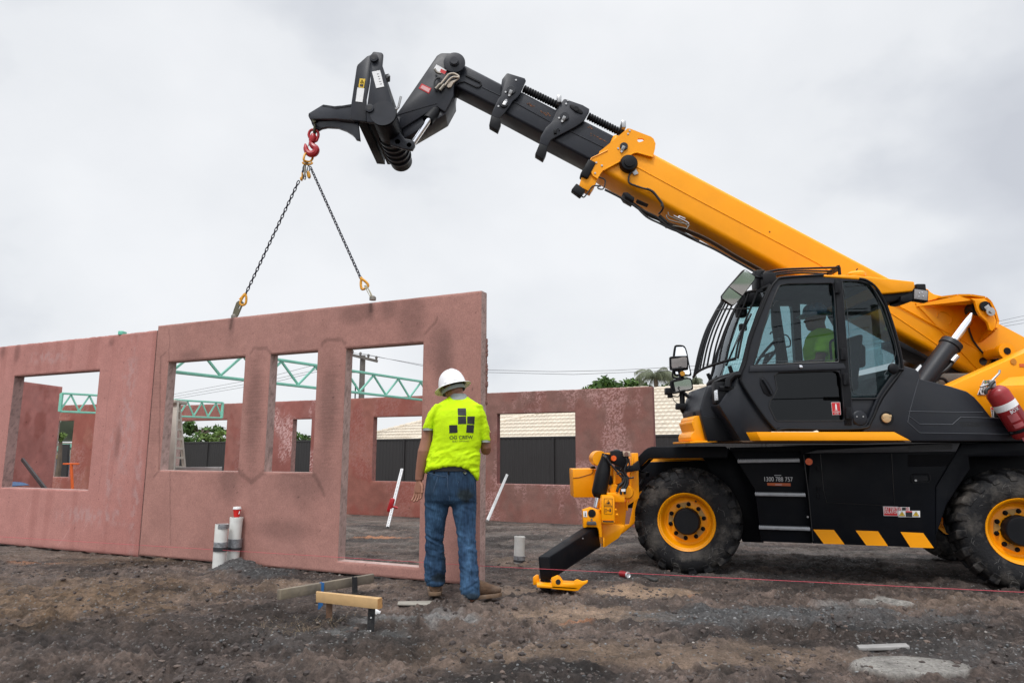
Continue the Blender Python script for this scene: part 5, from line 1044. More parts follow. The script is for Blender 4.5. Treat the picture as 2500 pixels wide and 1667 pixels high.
orp('cover_lip', ((368, 785), (498, 787), (498, 808), (480, 815), (376, 812)), 6.79, .03, YEL, cv); orp('cover_slot', ((376, 786), (490, 788), (486, 802), (380, 800)), 6.786, .02, STK_K, cv, 0)
m = M()
for pl in (((392, 562), (474, 563), (472, 720), (392, 716)), ((404, 625), (461, 628), (433, 576)), ((402, 665), (414, 665), (414, 698), (402, 698))): m.tube([P(*q, 6.797) for q in x1(*pl)], .0022, 4, close=True)
m.tube([P(*q, 6.797) for q in x1((392, 640), (473, 643))], .0022, 4)
m.prism([P(*q, 6.797) for q in x1((420, 618), (426, 600), (432, 604), (438, 588), (444, 596), (448, 618))], (0, .002, 0)); m.tube([P(*q, 6.797) for q in x1((422, 680), (442, 682))], .003, 4); m.prism([P(*q, 6.797) for q in x1((446, 668), (452, 656), (458, 668), (460, 690), (456, 698), (448, 698), (446, 690))], (0, .002, 0)); m.out('warning_symbol', STK_K, cv)
m = M()
for q in ((364, 672), (497, 676), (512, 725)): m.tube([P(*x1(q)[0], 6.83), P(*x1(q)[0], 6.83)+Vector((.02 if q[0] > 400 else -.02, -.01, 0))], .012, 8)
m.out('cover_screws', YEL, cv)
orp('beam_housing', ((365, 810), (600, 830), (600, 860), (540, 960), (400, 1055), (385, 1050), (375, 960)), 6.95, .6, YEL)
orp('beam_housing_side', ((378, 950), (398, 965), (396, 1055), (384, 1056)), 6.86, .06, YEL)
# beam reaching towards the camera
BY0, BY1 = 6.93, 6.12
n4 = [P(*q, BY1) for q in z7((50, 1180), (160, 1182), (185, 1392), (70, 1392))]; f4 = [P(*q, BY0) for q in z7((500, 885), (612, 895), (640, 1090), (520, 1080))]
m = M(); m.hexa(n4+f4, .01); ob_ = m.out('outrigger_beam', BLK, TE)
m = M(); m.prism([n4[0]+Vector((.015, -.003, -.01)), n4[1]+Vector((-.012, -.003, -.01)), n4[2]+Vector((-.012, -.003, .08)), n4[3]+Vector((.012, -.003, .08))], (0, .004, 0)); m.out('beam_end_plate', SATB, ob_)
m = M()
for a, b in (((470, 1008), 0), ((270, 1020), 0)): m.disc(P(*z7(a)[0], 6.6), (0, -1, 0), .006, .01, 8)
m.out('rivet', ZINC, ob_)
# foot
YF = 6.02
m = M(); ft = P(*z7((120, 1400))[0], BY1+.08); m.lathe([(0, .05), (.05, .05), (.09, .04)], ft+Vector((0, 0, -.07)), (0, 0, 1), 16); m.out('foot_joint', SATB, TE)
foot = one('outrigger_foot', z7((175, 1380), (235, 1353), (252, 1365), (275, 1425), (300, 1430), (385, 1430), (392, 1405), (420, 1392), (470, 1412), (520, 1400), (515, 1425), (470, 1450), (425, 1500), (390, 1502), (180, 1480)), YF, .03, YEL)
one('foot_lug', z7((5, 1375), (38, 1350), (60, 1352), (68, 1440), (5, 1445)), BY1+.05, .04, YEL, foot)
m = M(); a = P(*z7((40, 1468))[0], YF); b = P(*z7((420, 1490))[0], YF); m.hexa([a, b, b+Vector((0, .28, -.0)), a+Vector((0, .28, -.0))]+[v+Vector((0, 0, .025)) for v in (a, b, b+Vector((0, .28, 0)), a+Vector((0, .28, 0)))], .008); m.out('foot_plate', YEL, foot)
one('foot_lug', z7((205, 1370), (250, 1350), (300, 1425), (300, 1480), (215, 1480)), YF+.22, .03, YEL, foot)
m = M(); m.disc(P(*z7((240, 1415))[0], YF-.002), (0, 1, 0), .022, .01, 16); m.out('foot_hole', STK_K, foot)
# marker light block and stop button
lb = orp('light_block', ((462, 84), (530, 80), (600, 92), (640, 110), (640, 200), (600, 250), (540, 240), (465, 205)), 6.98, .12, SATB)
orp('light_cap', ((495, 72), (520, 67), (555, 76), (556, 84), (495, 84)), 7.0, .08, DGRY, lb); m = M(); m.disc(P(*x1((487, 157))[0], 6.978), (0, -1, 0), .027, .012, 24); m.out('marker_lens', ORG, lb)
orp('button_box', ((583, 88), (655, 88), (660, 138), (590, 140)), 6.94, .05, mat('beige_plastic', (.5, .38, .28), .5), lb); m = M(); m.disc(P(*x1((614, 112))[0], 6.935), (0, -1, 0), .020, .02, 18); m.out('push_button', mat('brown_plastic', (.18, .09, .07), .5), lb)
orp('bracket_black', ((600, 240), (680, 230), (740, 180), (760, 280), (620, 300), (560, 270)), 7.0, .08, SATB)
for pl, r in ((((385, 120), (410, 150), (450, 205), (520, 290), (560, 340), (600, 370)), .009), (((610, 150), (625, 200), (605, 250), (600, 300), (640, 355), (690, 350)), .008), (((640, 160), (645, 220), (630, 260)), .008), (((600, 345), (580, 400), (540, 440), (520, 500)), .014), (((615, 345), (600, 420), (570, 470), (560, 520)), .014), (((630, 345), (625, 420), (600, 470), (600, 520)), .014), (((520, 320), (540, 300), (570, 310), (600, 350)), .008)):
    m = M(); m.tube(spline([P(*q, 6.90) for q in x1(*pl)]), r, 7); m.out('hydraulic_hose', RUBH, TE, 80)
m = M(); m.tube([P(*q, 6.89) for q in x1((385, 120), (412, 150))], .011, 6); m.out('hose_fitting', CHR, TE)
orp('hose_tag', ((563, 468), (606, 466), (606, 492), (565, 493)), 6.87, .01, STK_W, None, 0)
# ---------------- slewing body, cab and mirrors (parts of the telehandler)
DC = 1.02
def c5(name, pl, Y, d, mt_, par=None, bev=.006, seg=2): return one(name, z5(*pl), Y, d, mt_, par, bev, seg)
body_pl = [(2206, 892), (2236, 901), (2246, 910), (2248, 925), (2319, 942), (2361, 955), (2380, 969), (2400, 992), (2420, 1018), (2466, 1020), (2482, 1040), (2487, 1057), (2700, 1062), (2700, 1077), (2225, 1077), (2180, 1054), (2105, 1054), (2130, 1020), (2155, 975), (2190, 925)]
sb = one('slewing_body', body_pl, YC+.0, .95, GREYP, bev=.012, seg=3)
m = M()
for pl in (((2218, 1004), (2330, 1006), (2400, 1006)), ((2217, 1014), (2245, 1035), (2325, 1036), (2345, 1018), (2480, 1022)), ((2243, 925), (2222, 1000), (2216, 1030), (2245, 1056), (2500, 1060))): m.tube([P(*q, YC-.001) for q in pl], .0042, 5)
m.out('panel_seam', mat('seam_grey', (.05, .055, .065), .5), sb)
m = M()
for r in range(4):
    for k in range(26): m.box(P(*x4((390+k*38+(r % 2)*18, 1130+r*27+k*.6))[0], YC-.001), .012, .004, .004)
m.out('vent_slots', STK_K, sb)
m = M(); c = P(*z5((1780, 1310))[0], YC-.002); m.lathe([(0, .062), (.004, .062), (.004, .052)], c, (0, -1, 0), 28); rc = m.out('filler_recess', SATB, sb)
m = M(); c = P(*z5((1775, 1308))[0], YC-.012); m.lathe([(0, .042), (.012, .040), (.02, .015)], c, (0, -1, 0), 18); m.beam(c+Vector((-.04, -.015, .015)), c+Vector((.04, -.015, .02)), .012, .02); m.out('filler_cap', mat('tan_plastic', (.55, .38, .2), .5), sb)
sk = M(); a = [P(*q, YC-.09) for q in z5((740, 1418), (1840, 1418), (1970, 1486), (775, 1488))]; sk.prism(a, (0, .10, 0), .004); b = [P(*z5((740, 1418))[0], YC-.09), P(*z5((775, 1488))[0], YC-.09), P(*z5((622, 1490))[0], YC+.12), P(*z5((585, 1425))[0], YC+.12)]; sk.prism(b, (0, .06, .0), .003); skirt = sk.out('skirt_rail', YEL, TE)
c5('belly_plate', ((600, 1488), (1975, 1488), (1975, 1500), (640, 1500)), YC+.0, .95, mat('underbody_brown', (.10, .06, .035), .6), bev=.002)
m = M(); m.lathe([(0, .60), (.05, .60), (.06, .5), (.12, .5)], Vector((3.45, 7.5, 1.16)), (0, 0, 1), 40); m.out('slew_deck', SATB, TE)
# rear of the slewing body
rf = one('rear_frame', [(2300, 950), (2325, 940), (2500, 861), (2560, 834), (2700, 800), (2700, 1062), (2480, 1062), (2400, 1062), (2330, 1000)], YC+.12, .22, YEL)
m = M(); a = [P(*q, YC+.02) for q in ((2433, 943), (2700, 932), (2700, 1060), (2480, 1060), (2440, 960))]; m.prism(a, (0, .2, 0), .005); b0 = [P(2433, 943, YC+.02), P(2700, 932, YC+.02), P(2700, 900, YC+.115), P(2464, 921, YC+.115)]; m.prism(b0, (0, .05, 0)); m.out('rear_frame_step', YEL, rf)
m = M(); c = P(*z4((2150, 1230))[0], YC+.118); m.disc(c, (0, -1, 0), .028, .006, 24); m.out('frame_plug', mat('amber_plug', (.55, .2, .01), .5), rf)
one('orange_label', z4((2218, 1252), (2400, 1258), (2400, 1290), (2220, 1284)), YC+.114, .004, mat('label_orange', (.65, .12, .03), .5), rf, bev=0)
# triangular plate and stickers
t_ = x4((883, 235), (752, 552), (1010, 560)); pl_ = one('rating_plate', t_, YC+.112, .005, STK_W, rf, bev=.001)
one('rating_plate_field', x4((893, 245), (1060, 248), (1060, 345), (960, 370)), YC+.109, .003, STK_G, pl_, bev=0)
m = M(); m.tube([P(*q, YC+.109) for q in x4((883, 262), (772, 540), (990, 546))], .0022, 4, close=True); m.prism([P(*q, YC+.109) for q in x4((775, 545), (800, 490), (830, 545))], (0, .002, 0)); m.out('plate_border', STK_K, pl_)
def wY(t, px, py, size, Y, mt_, par, **k): return writing('lettering', t, size, P(px, py, Y), (1, 0, 0), (0, 0, 1), mt_, par, **k)
wY('07', *x4((893, 392))[0], .050, YC+.107, STK_K, pl_, sx=.65); wY('86 S', *x4((905, 478))[0], .046, YC+.107, STK_K, pl_, sx=.72); wY('5', *x4((1012, 310))[0], .034, YC+.105, STK_W, pl_)
one('sticker', x4((1035, 815), (1130, 818), (1135, 1050), (1062, 1050)), YC+.112, .004, STK_W, rf, bev=0); one('sticker', x4((1045, 822), (1125, 822), (1125, 868), (1047, 868)), YC+.110, .002, STK_R, rf, bev=0); one('sticker', x4((1055, 882), (1130, 882), (1132, 1048), (1070, 1048)), YC+.110, .002, STK_K, rf, bev=0)
m = M()
for k in range(6): m.beam(P(*x4((1075, 905+k*24))[0], YC+.108), P(*x4((1100+5*(k % 2), 908+k*24))[0], YC+.108), .002, .008)
m.out('small_print', STK_W, rf)
one('bracket_recess', x4((1120, 910), (1420, 920), (1440, 1055), (1130, 1050)), YC+.10, .01, STK_K, rf, bev=0)
m = M(); a = P(*x4((1300, 930))[0], YC-.02); b = P(*x4((1560, 830))[0], YC-.12); m.tube([P(*x4((1200, 1000))[0], YC+.08), a+Vector((0, .06, 0))], .02, 6); m.out('extinguisher_bracket', SATB, rf)
# safety stickers with a white bottle on red
def ext_sticker(pl, Y, par, cx, cy, s):
    o = one('sticker', pl, Y, .004, STK_W, par, bev=0); ctr = (sum(p[0] for p in pl)/4, sum(p[1] for p in pl)/4); inn = [(ctr[0]+(x-ctr[0])*.92, ctr[1]+(y-ctr[1])*.95) for x, y in pl]
    one('sticker_red_field', inn, Y-.003, .003, STK_R, o, bev=0); c = P(*ctr, Y-.005); m = M(); m.prism([c+Vector((x*s, 0, y*s)) for x, y in ((-.12, -.1), (.12, -.1), (.12, .55), (.06, .7), (.03, .8), (-.05, .8), (-.07, .7), (-.12, .55))], (0, .002, 0)); m.out('bottle_symbol', STK_W, o)
    wY('FIRE', ctr[0], ctr[1]+s*0, s*.22, Y-.005, STK_W, o) if False else None
    for i, t in enumerate(('FIRE', 'EXTINGUISHER', 'IN CAB')): writing('lettering', t, s*(.30 if i == 0 else .24), c+Vector((0, 0, -s*(.25+.27*i))), (1, 0, 0), (0, 0, 1), STK_W, o, sx=.8 if i != 1 else .62)
    return o
ext_sticker(x4((1368, 1112), (1492, 1118), (1572, 1362), (1415, 1365)), YC-.004, sb, 0, 0, .058)
# ---------------- cab
outer = z5((1270, 168), (1050, 176), (960, 190), (905, 212), (868, 250), (835, 315), (770, 470), (700, 670), (655, 860), (622, 955), (618, 1000), (640, 1055), (870, 1372), (890, 1388), (1560, 1388), (1610, 1372), (1660, 1310), (1700, 1215), (1760, 1110), (1880, 945), (1902, 900), (1895, 830), (1862, 690), (1780, 425), (1710, 290), (1670, 245), (1620, 215), (1560, 200))
wU = z5((930, 250), (990, 238), (1340, 232), (1352, 240), (1362, 300), (1398, 850), (1390, 862), (720, 886), (722, 870), (760, 740), (800, 580), (870, 370), (915, 265))
wL = z5((885, 965), (920, 945), (1370, 930), (1400, 945), (1418, 990), (1446, 1295), (1440, 1320), (1425, 1328), (905, 1330), (890, 1318), (842, 1215), (848, 1175), (880, 1130), (905, 1080))
wR = z5((1425, 215), (1560, 212), (1640, 235), (1690, 300), (1760, 420), (1845, 690), (1880, 850), (1878, 890), (1740, 1085), (1700, 1150), (1495, 1152), (1480, 1000), (1445, 560))
wRL = z5((1502, 1160), (1695, 1158), (1665, 1230), (1640, 1300), (1585, 1362), (1512, 1362))
m = M(); m.holed([P(*q, YC) for q in outer], [[P(*q, YC) for q in w] for w in (wU, wL, wR, wRL)], (0, .07, 0)); cf = m.out('cab_side_frame', GREYP, TE)
far = lambda pl: [P(*q, YC)+Vector((0, DC-.07, 0)) for q in pl]
m = M(); m.holed(far(outer), [far(w) for w in (wU, wL, wR)], (0, .07, 0)); cfr = m.out('cab_side_frame', GREYP, TE)
def pane(name, pl, Y, mt_, off=0): m = M(); m.prism([P(*q, YC)+Vector((0, Y-YC, 0)) for q in pl], (0, .006, 0)); return m.out(name, mt_, cf if Y < YC+.5 else cfr)
pane('door_window', wU, YC+.022, GLS); pane('rear_side_window', wR, YC+.022, GLS); pane('lower_door_window', wL, YC+.03, GLD if 'GLD' in globals() else glass('dark_glass', (.02, .022, .03), .0))
for w in (wU, wR): pane('far_side_window', w, YC+DC-.04, GLF)
m = M()
for pl in (wU, wR, wL): 
    m2 = M(); m2.tube([P(*q, YC-.001) for q in pl], .006, 5, close=True); m2.out('window_seal', STK_K, cf)
m.bm.free()
for pl in (((765, 848), (745, 825), (750, 790), (800, 600), (880, 400), (915, 380)), ((1352, 255), (1368, 400), (1392, 800), (1375, 838), (1330, 845), (790, 860)), ((1440, 280), (1470, 500), (1500, 990), (1510, 1080), (1540, 1118), (1700, 1120)), ((1450, 262), (1620, 255), (1690, 320), (1800, 600), (1850, 800), (1760, 960))):
    m = M(); m.tube(spline([P(*q, YC+.020) for q in z5(*pl)], 4), .0028, 4); m.out('glazing_line', mat('glazing_line', (.05, .06, .065), .6) if 'glazing_line' not in bpy.data.materials else bpy.data.materials['glazing_line'], cf)
c5('door_waist_rail', ((692, 892), (1435, 866), (1455, 905), (1450, 922), (680, 942)), YC-.012, .02, GREYP, cf)
m = M(); c = P(*z5((1092, 901))[0], YC-.014); m.lathe([(0, .016), (.014, .015), (.018, .008)], c, (0, -1, 0), 16); m.out('door_lock', CHR, cf)
c5('b_pillar', ((1368, 200), (1418, 200), (1450, 560), (1498, 1160), (1505, 1365), (1448, 1365), (1440, 1180), (1405, 860)), YC-.010, .02, SATB, cf)
for x, y in ((1385, 270), (1432, 800), (1455, 1000), (1475, 1270)):
    m = M(); c = P(*z5((x, y))[0], YC-.018); m.box(c, .05, .03, .11, .008); m.tube([c+Vector((-.02, -.012, -.05)), c+Vector((-.02, -.012, .05))], .012, 8); m.out('hinge', SATB, cf)
c5('door_handle_recess', ((770, 985), (800, 978), (840, 1020), (880, 1100), (870, 1128), (840, 1135), (800, 1110), (770, 1040)), YC-.008, .01, SATB, cf); m = M(); m.tube(spline([P(*q, YC-.022) for q in z5((785, 1000), (800, 1010), (850, 1090), (862, 1115))], 5), .009, 7); m.out('door_handle', GREYP, cf)
c5('lower_inner_frame', ((975, 1022), (1325, 1032), (1332, 1042), (1312, 1318), (995, 1318)), YC+.10, .02, mat('smoked_panel', (.01, .012, .017), .25), cf)
m = M(); c = P(*z5((1565, 1308))[0], YC+.0); m.lathe([(0, .07), (.01, .06), (.015, .03)], c, (0, -1, 0), 20); m.out('panel_catch', GREYP, cf)
m = M(); 
for x in (1540, 1590): m.disc(P(*z5((x, 1296))[0], YC-.012), (0, -1, 0), .007, .006, 8)
m.out('catch_screw', ZINC, cf)
c5('rear_lower_panel', ((1502, 1158), (1697, 1156), (1667, 1230), (1642, 1302), (1588, 1364), (1512, 1364)), YC+.02, .03, GREYP, cf)
ext_sticker(z5((1338, 1182), (1408, 1182), (1415, 1282), (1348, 1284)), YC+.024, cf, 0, 0, .058)
m = M(); c = P(*z5((1830, 915))[0], YC-.012); m.lathe([(0, .05), (.02, .045), (.03, .03)], c, (0, -1, 0), 20); m.tube([c, c+Vector((.09, -.01, -.01))], .012, 6); m.out('window_latch', SATB, cf)
m = M(); m.tube(spline([P(*q, YC-.006) for q in z5((1275, 168), (960, 188), (900, 215), (840, 310), (700, 670), (655, 860), (620, 960), (640, 1055), (870, 1375), (1000, 1392), (1560, 1392), (1655, 1330), (1740, 1140), (1890, 940), (1905, 890), (1865, 690), (1780, 420), (1700, 275), (1620, 212), (1560, 198))], 4), .012, 6); m.out('door_frame_trim', SATB, cf)
# cab shell: roof, floor, back, front
def shell(name, pl, mt_, th=.03, par=None):
    m = M(); A = [P(*q, YC+.005) for q in z5(*pl)]; B = [v+Vector((0, DC-.01, 0)) for v in A]; sheet(m, A, B, th); return m.out(name, mt_, par or TE, 50)
shell('cab_roof_skin', ((868, 250), (905, 212), (960, 190), (1050, 176), (1270, 168), (1560, 200), (1620, 215), (1670, 245)), SATB, -.03)
shell('cab_floor', ((870, 1372), (1600, 1375)), SATB, .03)
shell('cab_rear_panel', ((1880, 945), (1760, 1110), (1700, 1215), (1610, 1372)), SATB, .03)
m = M(); A = [P(*q, YC+.07) for q in z5((1710, 290), (1780, 425), (1862, 690), (1895, 850))]; B = [v+Vector((0, DC-.14, 0)) for v in A]; sheet(m, A, B, .005); m.out('rear_window', GLF, TE)
# windscreen: glass bowed forward between the two front pillars
npil = [P(*q, YC) for q in z5((868, 250), (835, 315), (770, 470), (700, 670), (655, 860), (622, 955))]; rows = []; K = 9
for v in npil:
    row = []
    for j in range(K):
        t = j/(K-1); row.append(v+Vector((-.05*sin(pi*t)**.7-.01, DC*t*.98+.01, 0)))
    rows.append(row)
vs = [p for r in rows for p in r]; fs = [(i*K+j, i*K+j+1, (i+1)*K+j+1, (i+1)*K+j) for i in range(len(rows)-1) for j in range(K-1)]
link('windscreen', pydata('windscreen', vs, fs), GLF, TE, 60)
m = M(); m.tube([r[0] for r in rows], .022, 8); m.tube([r[-1] for r in rows], .022, 8); m.tube(rows[0], .022, 8); m.tube(rows[-1], .03, 8); m.out('windscreen_frame', SATB, TE, 50)
m = M(); A = rows[-1]; B = [P(*z5((400, 1040))[0], YC+.25)*(1-t)+P(*z5((400, 1040))[0], YC+DC)*t for t in np.linspace(0, 1, K)]; sheet(m, A, B, .02); m.out('scuttle', SATB, TE)
# wipers
m = M(); a = P(*x3((650, 1240))[0], YC+.35); b = P(*x3((850, 780))[0], YC+.30); m.tube([a, b], .010, 6); m.tube([P(*x3((790, 1150))[0], YC+.1), P(*x3((860, 800))[0], YC+.15), P(*x3((950, 620))[0], YC+.2)], .010, 6); m.box(b, .07, .05, .07, .01); m.out('wiper', SATB, TE)
# nose of the cab
nz_ = M(); o1 = z5((350, 1048), (430, 1036), (520, 1000), (600, 965), (625, 1000), (640, 1060), (700, 1140), (860, 1375), (870, 1400), (820, 1490), (560, 1495), (352, 1492), (330, 1400), (300, 1290), (290, 1240), (320, 1130))
near_ = z5((600, 965), (625, 1000), (640, 1060), (860, 1375), (870, 1400), (820, 1490), (620, 1490), (470, 1250), (440, 1200), (500, 1110), (570, 1060))
nz_.prism([P(*q, YC+.02) for q in near_], (0, .3, 0), .01); 
fn_ = z5((350, 1048), (430, 1036), (520, 1000), (600, 965), (640, 1060), (820, 1490), (352, 1492), (300, 1290), (290, 1240), (320, 1130))
nz_.prism([P(*q, YC+.28) for q in fn_], (0, DC-.32, 0), .02, 3); nose = nz_.out('cab_nose', GREYP, TE)
one('nose_lower', z5((300, 1290), (405, 1300), (470, 1250), (620, 1490), (352, 1492)), YC+.24, .06, SATB, nose)
m = M(); m.tube([P(*q, YC+.275) for q in z5((372, 1150), (385, 1100), (395, 1098), (400, 1150), (372, 1140))], .003, 4); m.out('fine_crack_lines', STK_K, nose)
hp1 = P(*z5((420, 1110))[0], YC+.08); m = M(); m.box(hp1+Vector((.03, .02, .0)), .10, .12, .20, .012); m.tube([P(*q, YC+.05) for q in z5((440, 1070), (565, 1080))], .03, 8); m.tube([P(*q, YC+.0) for q in z5((510, 1060), (520, 1000), (560, 965), (610, 960))], .03, 8); hl = m.out('front_light', SATB, TE)
one('light_lens', z5((405, 1090), (432, 1080), (438, 1165), (410, 1170)), YC+.02, .02, mat('lens_glass', (.6, .62, .64), .15), hl)
m = M(); 
for y in (1105, 1125, 1145): m.disc(P(*z5((421, y))[0], YC+.02), (0, -1, 0), .006, .008, 8)
m.out('light_bulb', CHR, hl)
# roof guard, roof shell, beacon, rear light
roofY = one('cab_roof', z4((112, 308), (140, 332), (560, 362), (622, 392), (690, 460), (735, 512), (900, 500), (1082, 482), (1108, 440), (1100, 380), (830, 350), (480, 312)), YC-.01, DC+.0, YEL, bev=.02, seg=3)
one('roof_underside', z4((735, 505), (900, 500), (1075, 485), (1070, 540), (780, 612)), YC+.03, DC-.1, SATB)
one('rear_unit', z4((955, 560), (960, 535), (1080, 500), (1082, 560), (1070, 592), (1010, 602), (955, 592)), YC+.0, .2, SATB)
m = M(); c = P(*z4((1165, 520))[0], YC+.02); m.box(c+Vector((0, .04, 0)), .16, .07, .12, .012, Matrix.Rotation(R(8), 3, 'Y').to_3x3()); m.tube([P(*z4((1075, 500))[0], YC+.08), c], .015, 6); m.box(P(*z4((1155, 450))[0], YC+.06), .09, .06, .07, .01); rl = m.out('rear_work_light', SATB, TE)
m = M(); c = P(*z4((1168, 522))[0], YC+.015); m.box(c, .125, .01, .095, .008, Matrix.Rotation(R(8), 3, 'Y').to_3x3()); m.out('light_lens', mat('dusty_lens', (.28, .27, .27), .25), rl)
m = M()
for q in ((1150, 500), (1180, 495), (1145, 540), (1190, 535)): m.disc(P(*z4(q)[0], YC+.008), (0, -1, 0), .004, .004, 8)
m.out('light_bulb', CHR, rl)
m = M(); c = P(*z4((480, 312))[0], YC+.5); m.lathe([(0, .09), (.03, .09), (.05, .07), (.05, .03)], c+Vector((0, 0, -.02)), (0, 0, 1), 20); bc = m.out('beacon_base', YEL, TE); m = M(); m.tube([P(*z4((468, 285))[0], YC+.5), P(*z4((495, 242))[0], YC+.5)], .006, 6); m.out('antenna', SATB, bc)
for k, (a, b, c_y) in enumerate((((800, 150), (1060, 118), (1395, 108)), ((810, 172), (1080, 135), (1340, 138)), ((830, 182), (1100, 152), (1310, 158)))):
    for dy in (0,): m = M(); m.tube(spline([P(*q, YC+.15+.32*k) for q in z5(a, ((a[0]+b[0])/2-20, (a[1]+b[1])/2-6), b, c_y)], 5), .010, 6); m.out('roof_guard_bar', SATB, TE)
m = M(); m.tube([P(*q, YC+.15) for q in z5((1400, 105), (1405, 165))], .016, 6); m.beam(P(*z5((1398, 110))[0], YC+.16), P(*z5((1310, 162))[0], YC+.85), .02, .05); m.tube([P(*z5((790, 150))[0], YC+.12), P(*z5((830, 185))[0], YC+.85)], .016, 6); m.out('roof_guard_frame', SATB, TE)
# front guard bars
nb = spline([P(*q, YC+.02) for q in x3((800, 1165), (828, 1000), (880, 820), (940, 650), (1010, 490), (1062, 350))], 4); fb = spline([P(*q, YC+DC+.02) for q in x3((292, 1385), (362, 1060), (440, 820), (530, 640), (585, 540), (628, 475))], 4); NB = 11
for i in range(NB):
    t = i/(NB-1); t = t**.92; m = M(); m.tube([a.lerp(b, t)+Vector((-.09*sin(pi*t)-.03, 0, 0)) for a, b in zip(nb, fb)], .0095, 6); m.out('guard_bar', SATB, TE, 80)
m = M()
for idx, r in ((0, .013), (-1, .013), (14, .007)):
    q = []
    for i in range(NB): t = i/(NB-1); q.append(nb[idx].lerp(fb[idx], t)+Vector((-.09*sin(pi*t)-.03, 0, .01)))
    m2 = M(); m2.tube(q, r, 6); m2.out('guard_rail', SATB, TE, 80)
m.bm.free()
for q0, q1, Y in (((690, 1240), (740, 1400), YC+.2), ((430, 1330), (480, 1440), YC+.85), ((1000, 360), (1080, 330), YC+.1)): m = M(); m.beam(P(*x3(q0)[0], Y), P(*x3(q1)[0], Y), .03, .03, up=(0, 1, 0)); m.out('guard_stay', SATB, TE)
m = M(); m.box(P(*x3((830, 590))[0], YC+.4), .1, .1, .12, .02); m.box(P(*x3((960, 440))[0], YC+.3), .22, .2, .13, .03); m.box(P(*x3((850, 490))[0], YC+.4), .10, .1, .09, .03); m.tube([P(*x3((1060, 150))[0], YC+.3), P(*x3((1100, 330))[0], YC+.3)], .03, 8); m.box(P(*x3((1040, 230))[0], YC+.25), .10, .15, .2, .02); m.box(P(*x3((1130, 250))[0], YC+.2), .14, .2, .18, .03); m.out('front_work_light', SATB, TE)
m = M(); m.tube([P(*q, YC+.3) for q in x3((880, 500), (940, 380), (1020, 340), (1060, 420))], .012, 6); m.out('guard_hoop', SATB, TE)
# big upper mirror
ms = M(); mp_ = x3((872, 86), (890, 90), (990, 155), (1002, 175), (998, 205), (960, 265), (775, 490), (745, 515), (715, 515), (612, 450), (600, 430), (598, 395), (680, 290), (850, 95)); YM = YC-.05
mr_ = M(); mr_.prism([P(*q, YM) for q in mp_], (0, .045, 0), .01); um = mr_.out('upper_mirror', SATB, TE)
def mirror(pl, Y, par, tilt): 
    pts = [P(*q, Y) for q in pl]; c = sum(pts, Vector())/len(pts); rot = Matrix.Rotation(R(tilt[0]), 3, 'X') @ Matrix.Rotation(R(tilt[1]), 3, 'Z'); m = M(); m.prism([c+rot @ (v-c) for v in pts], (0, .003, 0)); return m.out('mirror_glass', MIRR, par)
def inset(pl, k): cx = sum(p[0] for p in pl)/len(pl); cy = sum(p[1] for p in pl)/len(pl); return [(cx+(x-cx)*k, cy+(y-cy)*k) for x, y in pl]
mirror(x3((872, 98), (990, 172), (990, 205), (852, 395), (690, 292)), YM-.030, um, (7.4, 2)); mirror(x3((682, 305), (832, 412), (765, 492), (742, 506), (718, 506), (612, 436), (608, 400)), YM-.024, um, (6.6, -3))
m = M(); m.tube([P(*x3((985, 170))[0], YM+.03), P(*x3((1060, 190))[0], YM+.2)], .015, 6); m.out('mirror_arm', SATB, um)
# side mirror cluster
YQ = YC+.95
cable('mirror_post', x2((425, 1165), (330, 1110), (280, 1060), (268, 1000), (262, 800), (255, 620), (250, 540), (225, 440)), YQ, .028, SATB, TE, 5)
mpst = bpy.data.objects['mirror_post']
for pl in (((235, 755), (400, 890), (550, 1040)), ((300, 830), (420, 920), (510, 965))): m = M(); m.tube([P(*q, YQ-.1*i) for i, q in enumerate(x2(*pl))], .014, 6); m.out('mirror_stay', SATB, mpst)
def mframe(pl, Y, tilt, r=.012):
    m = M(); m.tube(spline([P(*q, Y) for q in x2(*pl)]+[P(*x2(pl[0])[0], Y)], 3)[:-1], r, 6, close=True); o = m.out('mirror_frame', SATB, TE); mirror(x2(*inset(pl, .97)), Y, o, tilt); m = M(); m.prism([P(*q, Y+.02) for q in x2(*inset(pl, .98))], (0, .03, 0), .008); m.out('mirror_back', SATB, o); return o
mframe(((165, 155), (180, 142), (265, 145), (300, 175), (325, 260), (350, 400), (378, 530), (365, 555), (250, 552), (160, 545), (140, 400), (150, 250)), YQ+.08, (2, -14))
mframe(((95, 320), (120, 305), (310, 296), (330, 310), (335, 430), (320, 450), (125, 470), (100, 455)), YQ-.02, (5, -13))
mframe(((100, 665), (130, 640), (250, 618), (360, 608), (385, 630), (405, 730), (385, 755), (270, 780), (150, 805), (125, 790)), YQ-.04, (3, -16))
m = M(); m.tube(spline([P(*q, YQ-.03) for q in x2((135, 475), (128, 560), (150, 595), (230, 598), (245, 560), (245, 470))], 4), .010, 6); m.out('mirror_bow', SATB, mpst); m = M(); m.tube(spline([P(*q, YQ-.03) for q in x2((130, 850), (200, 860), (230, 830), (225, 770), (205, 740), (215, 725), (235, 740))], 4), .006, 6); m.out('mirror_bow', SATB, mpst)
m = M(); m.box(P(*x2((68, 785))[0], YQ), .07, .08, .07, .008); m.box(P(*x2((92, 850))[0], YQ), .05, .05, .04, .008); m.box(P(*x2((205, 1000))[0], YQ-.04), .04, .05, .05, .008); m.box(P(*x2((310, 1005))[0], YQ-.06), .20, .07, .065, .012, Matrix.Rotation(R(3), 3, 'Y').to_3x3()); m.out('mirror_camera', SATB, mpst)
m = M(); m.disc(P(*x2((265, 535))[0], YQ-.05), (0, -1, 0), .025, .02, 16); m.out('amber_reflector', mat('amber', (.6, .28, .02), .3), mpst)
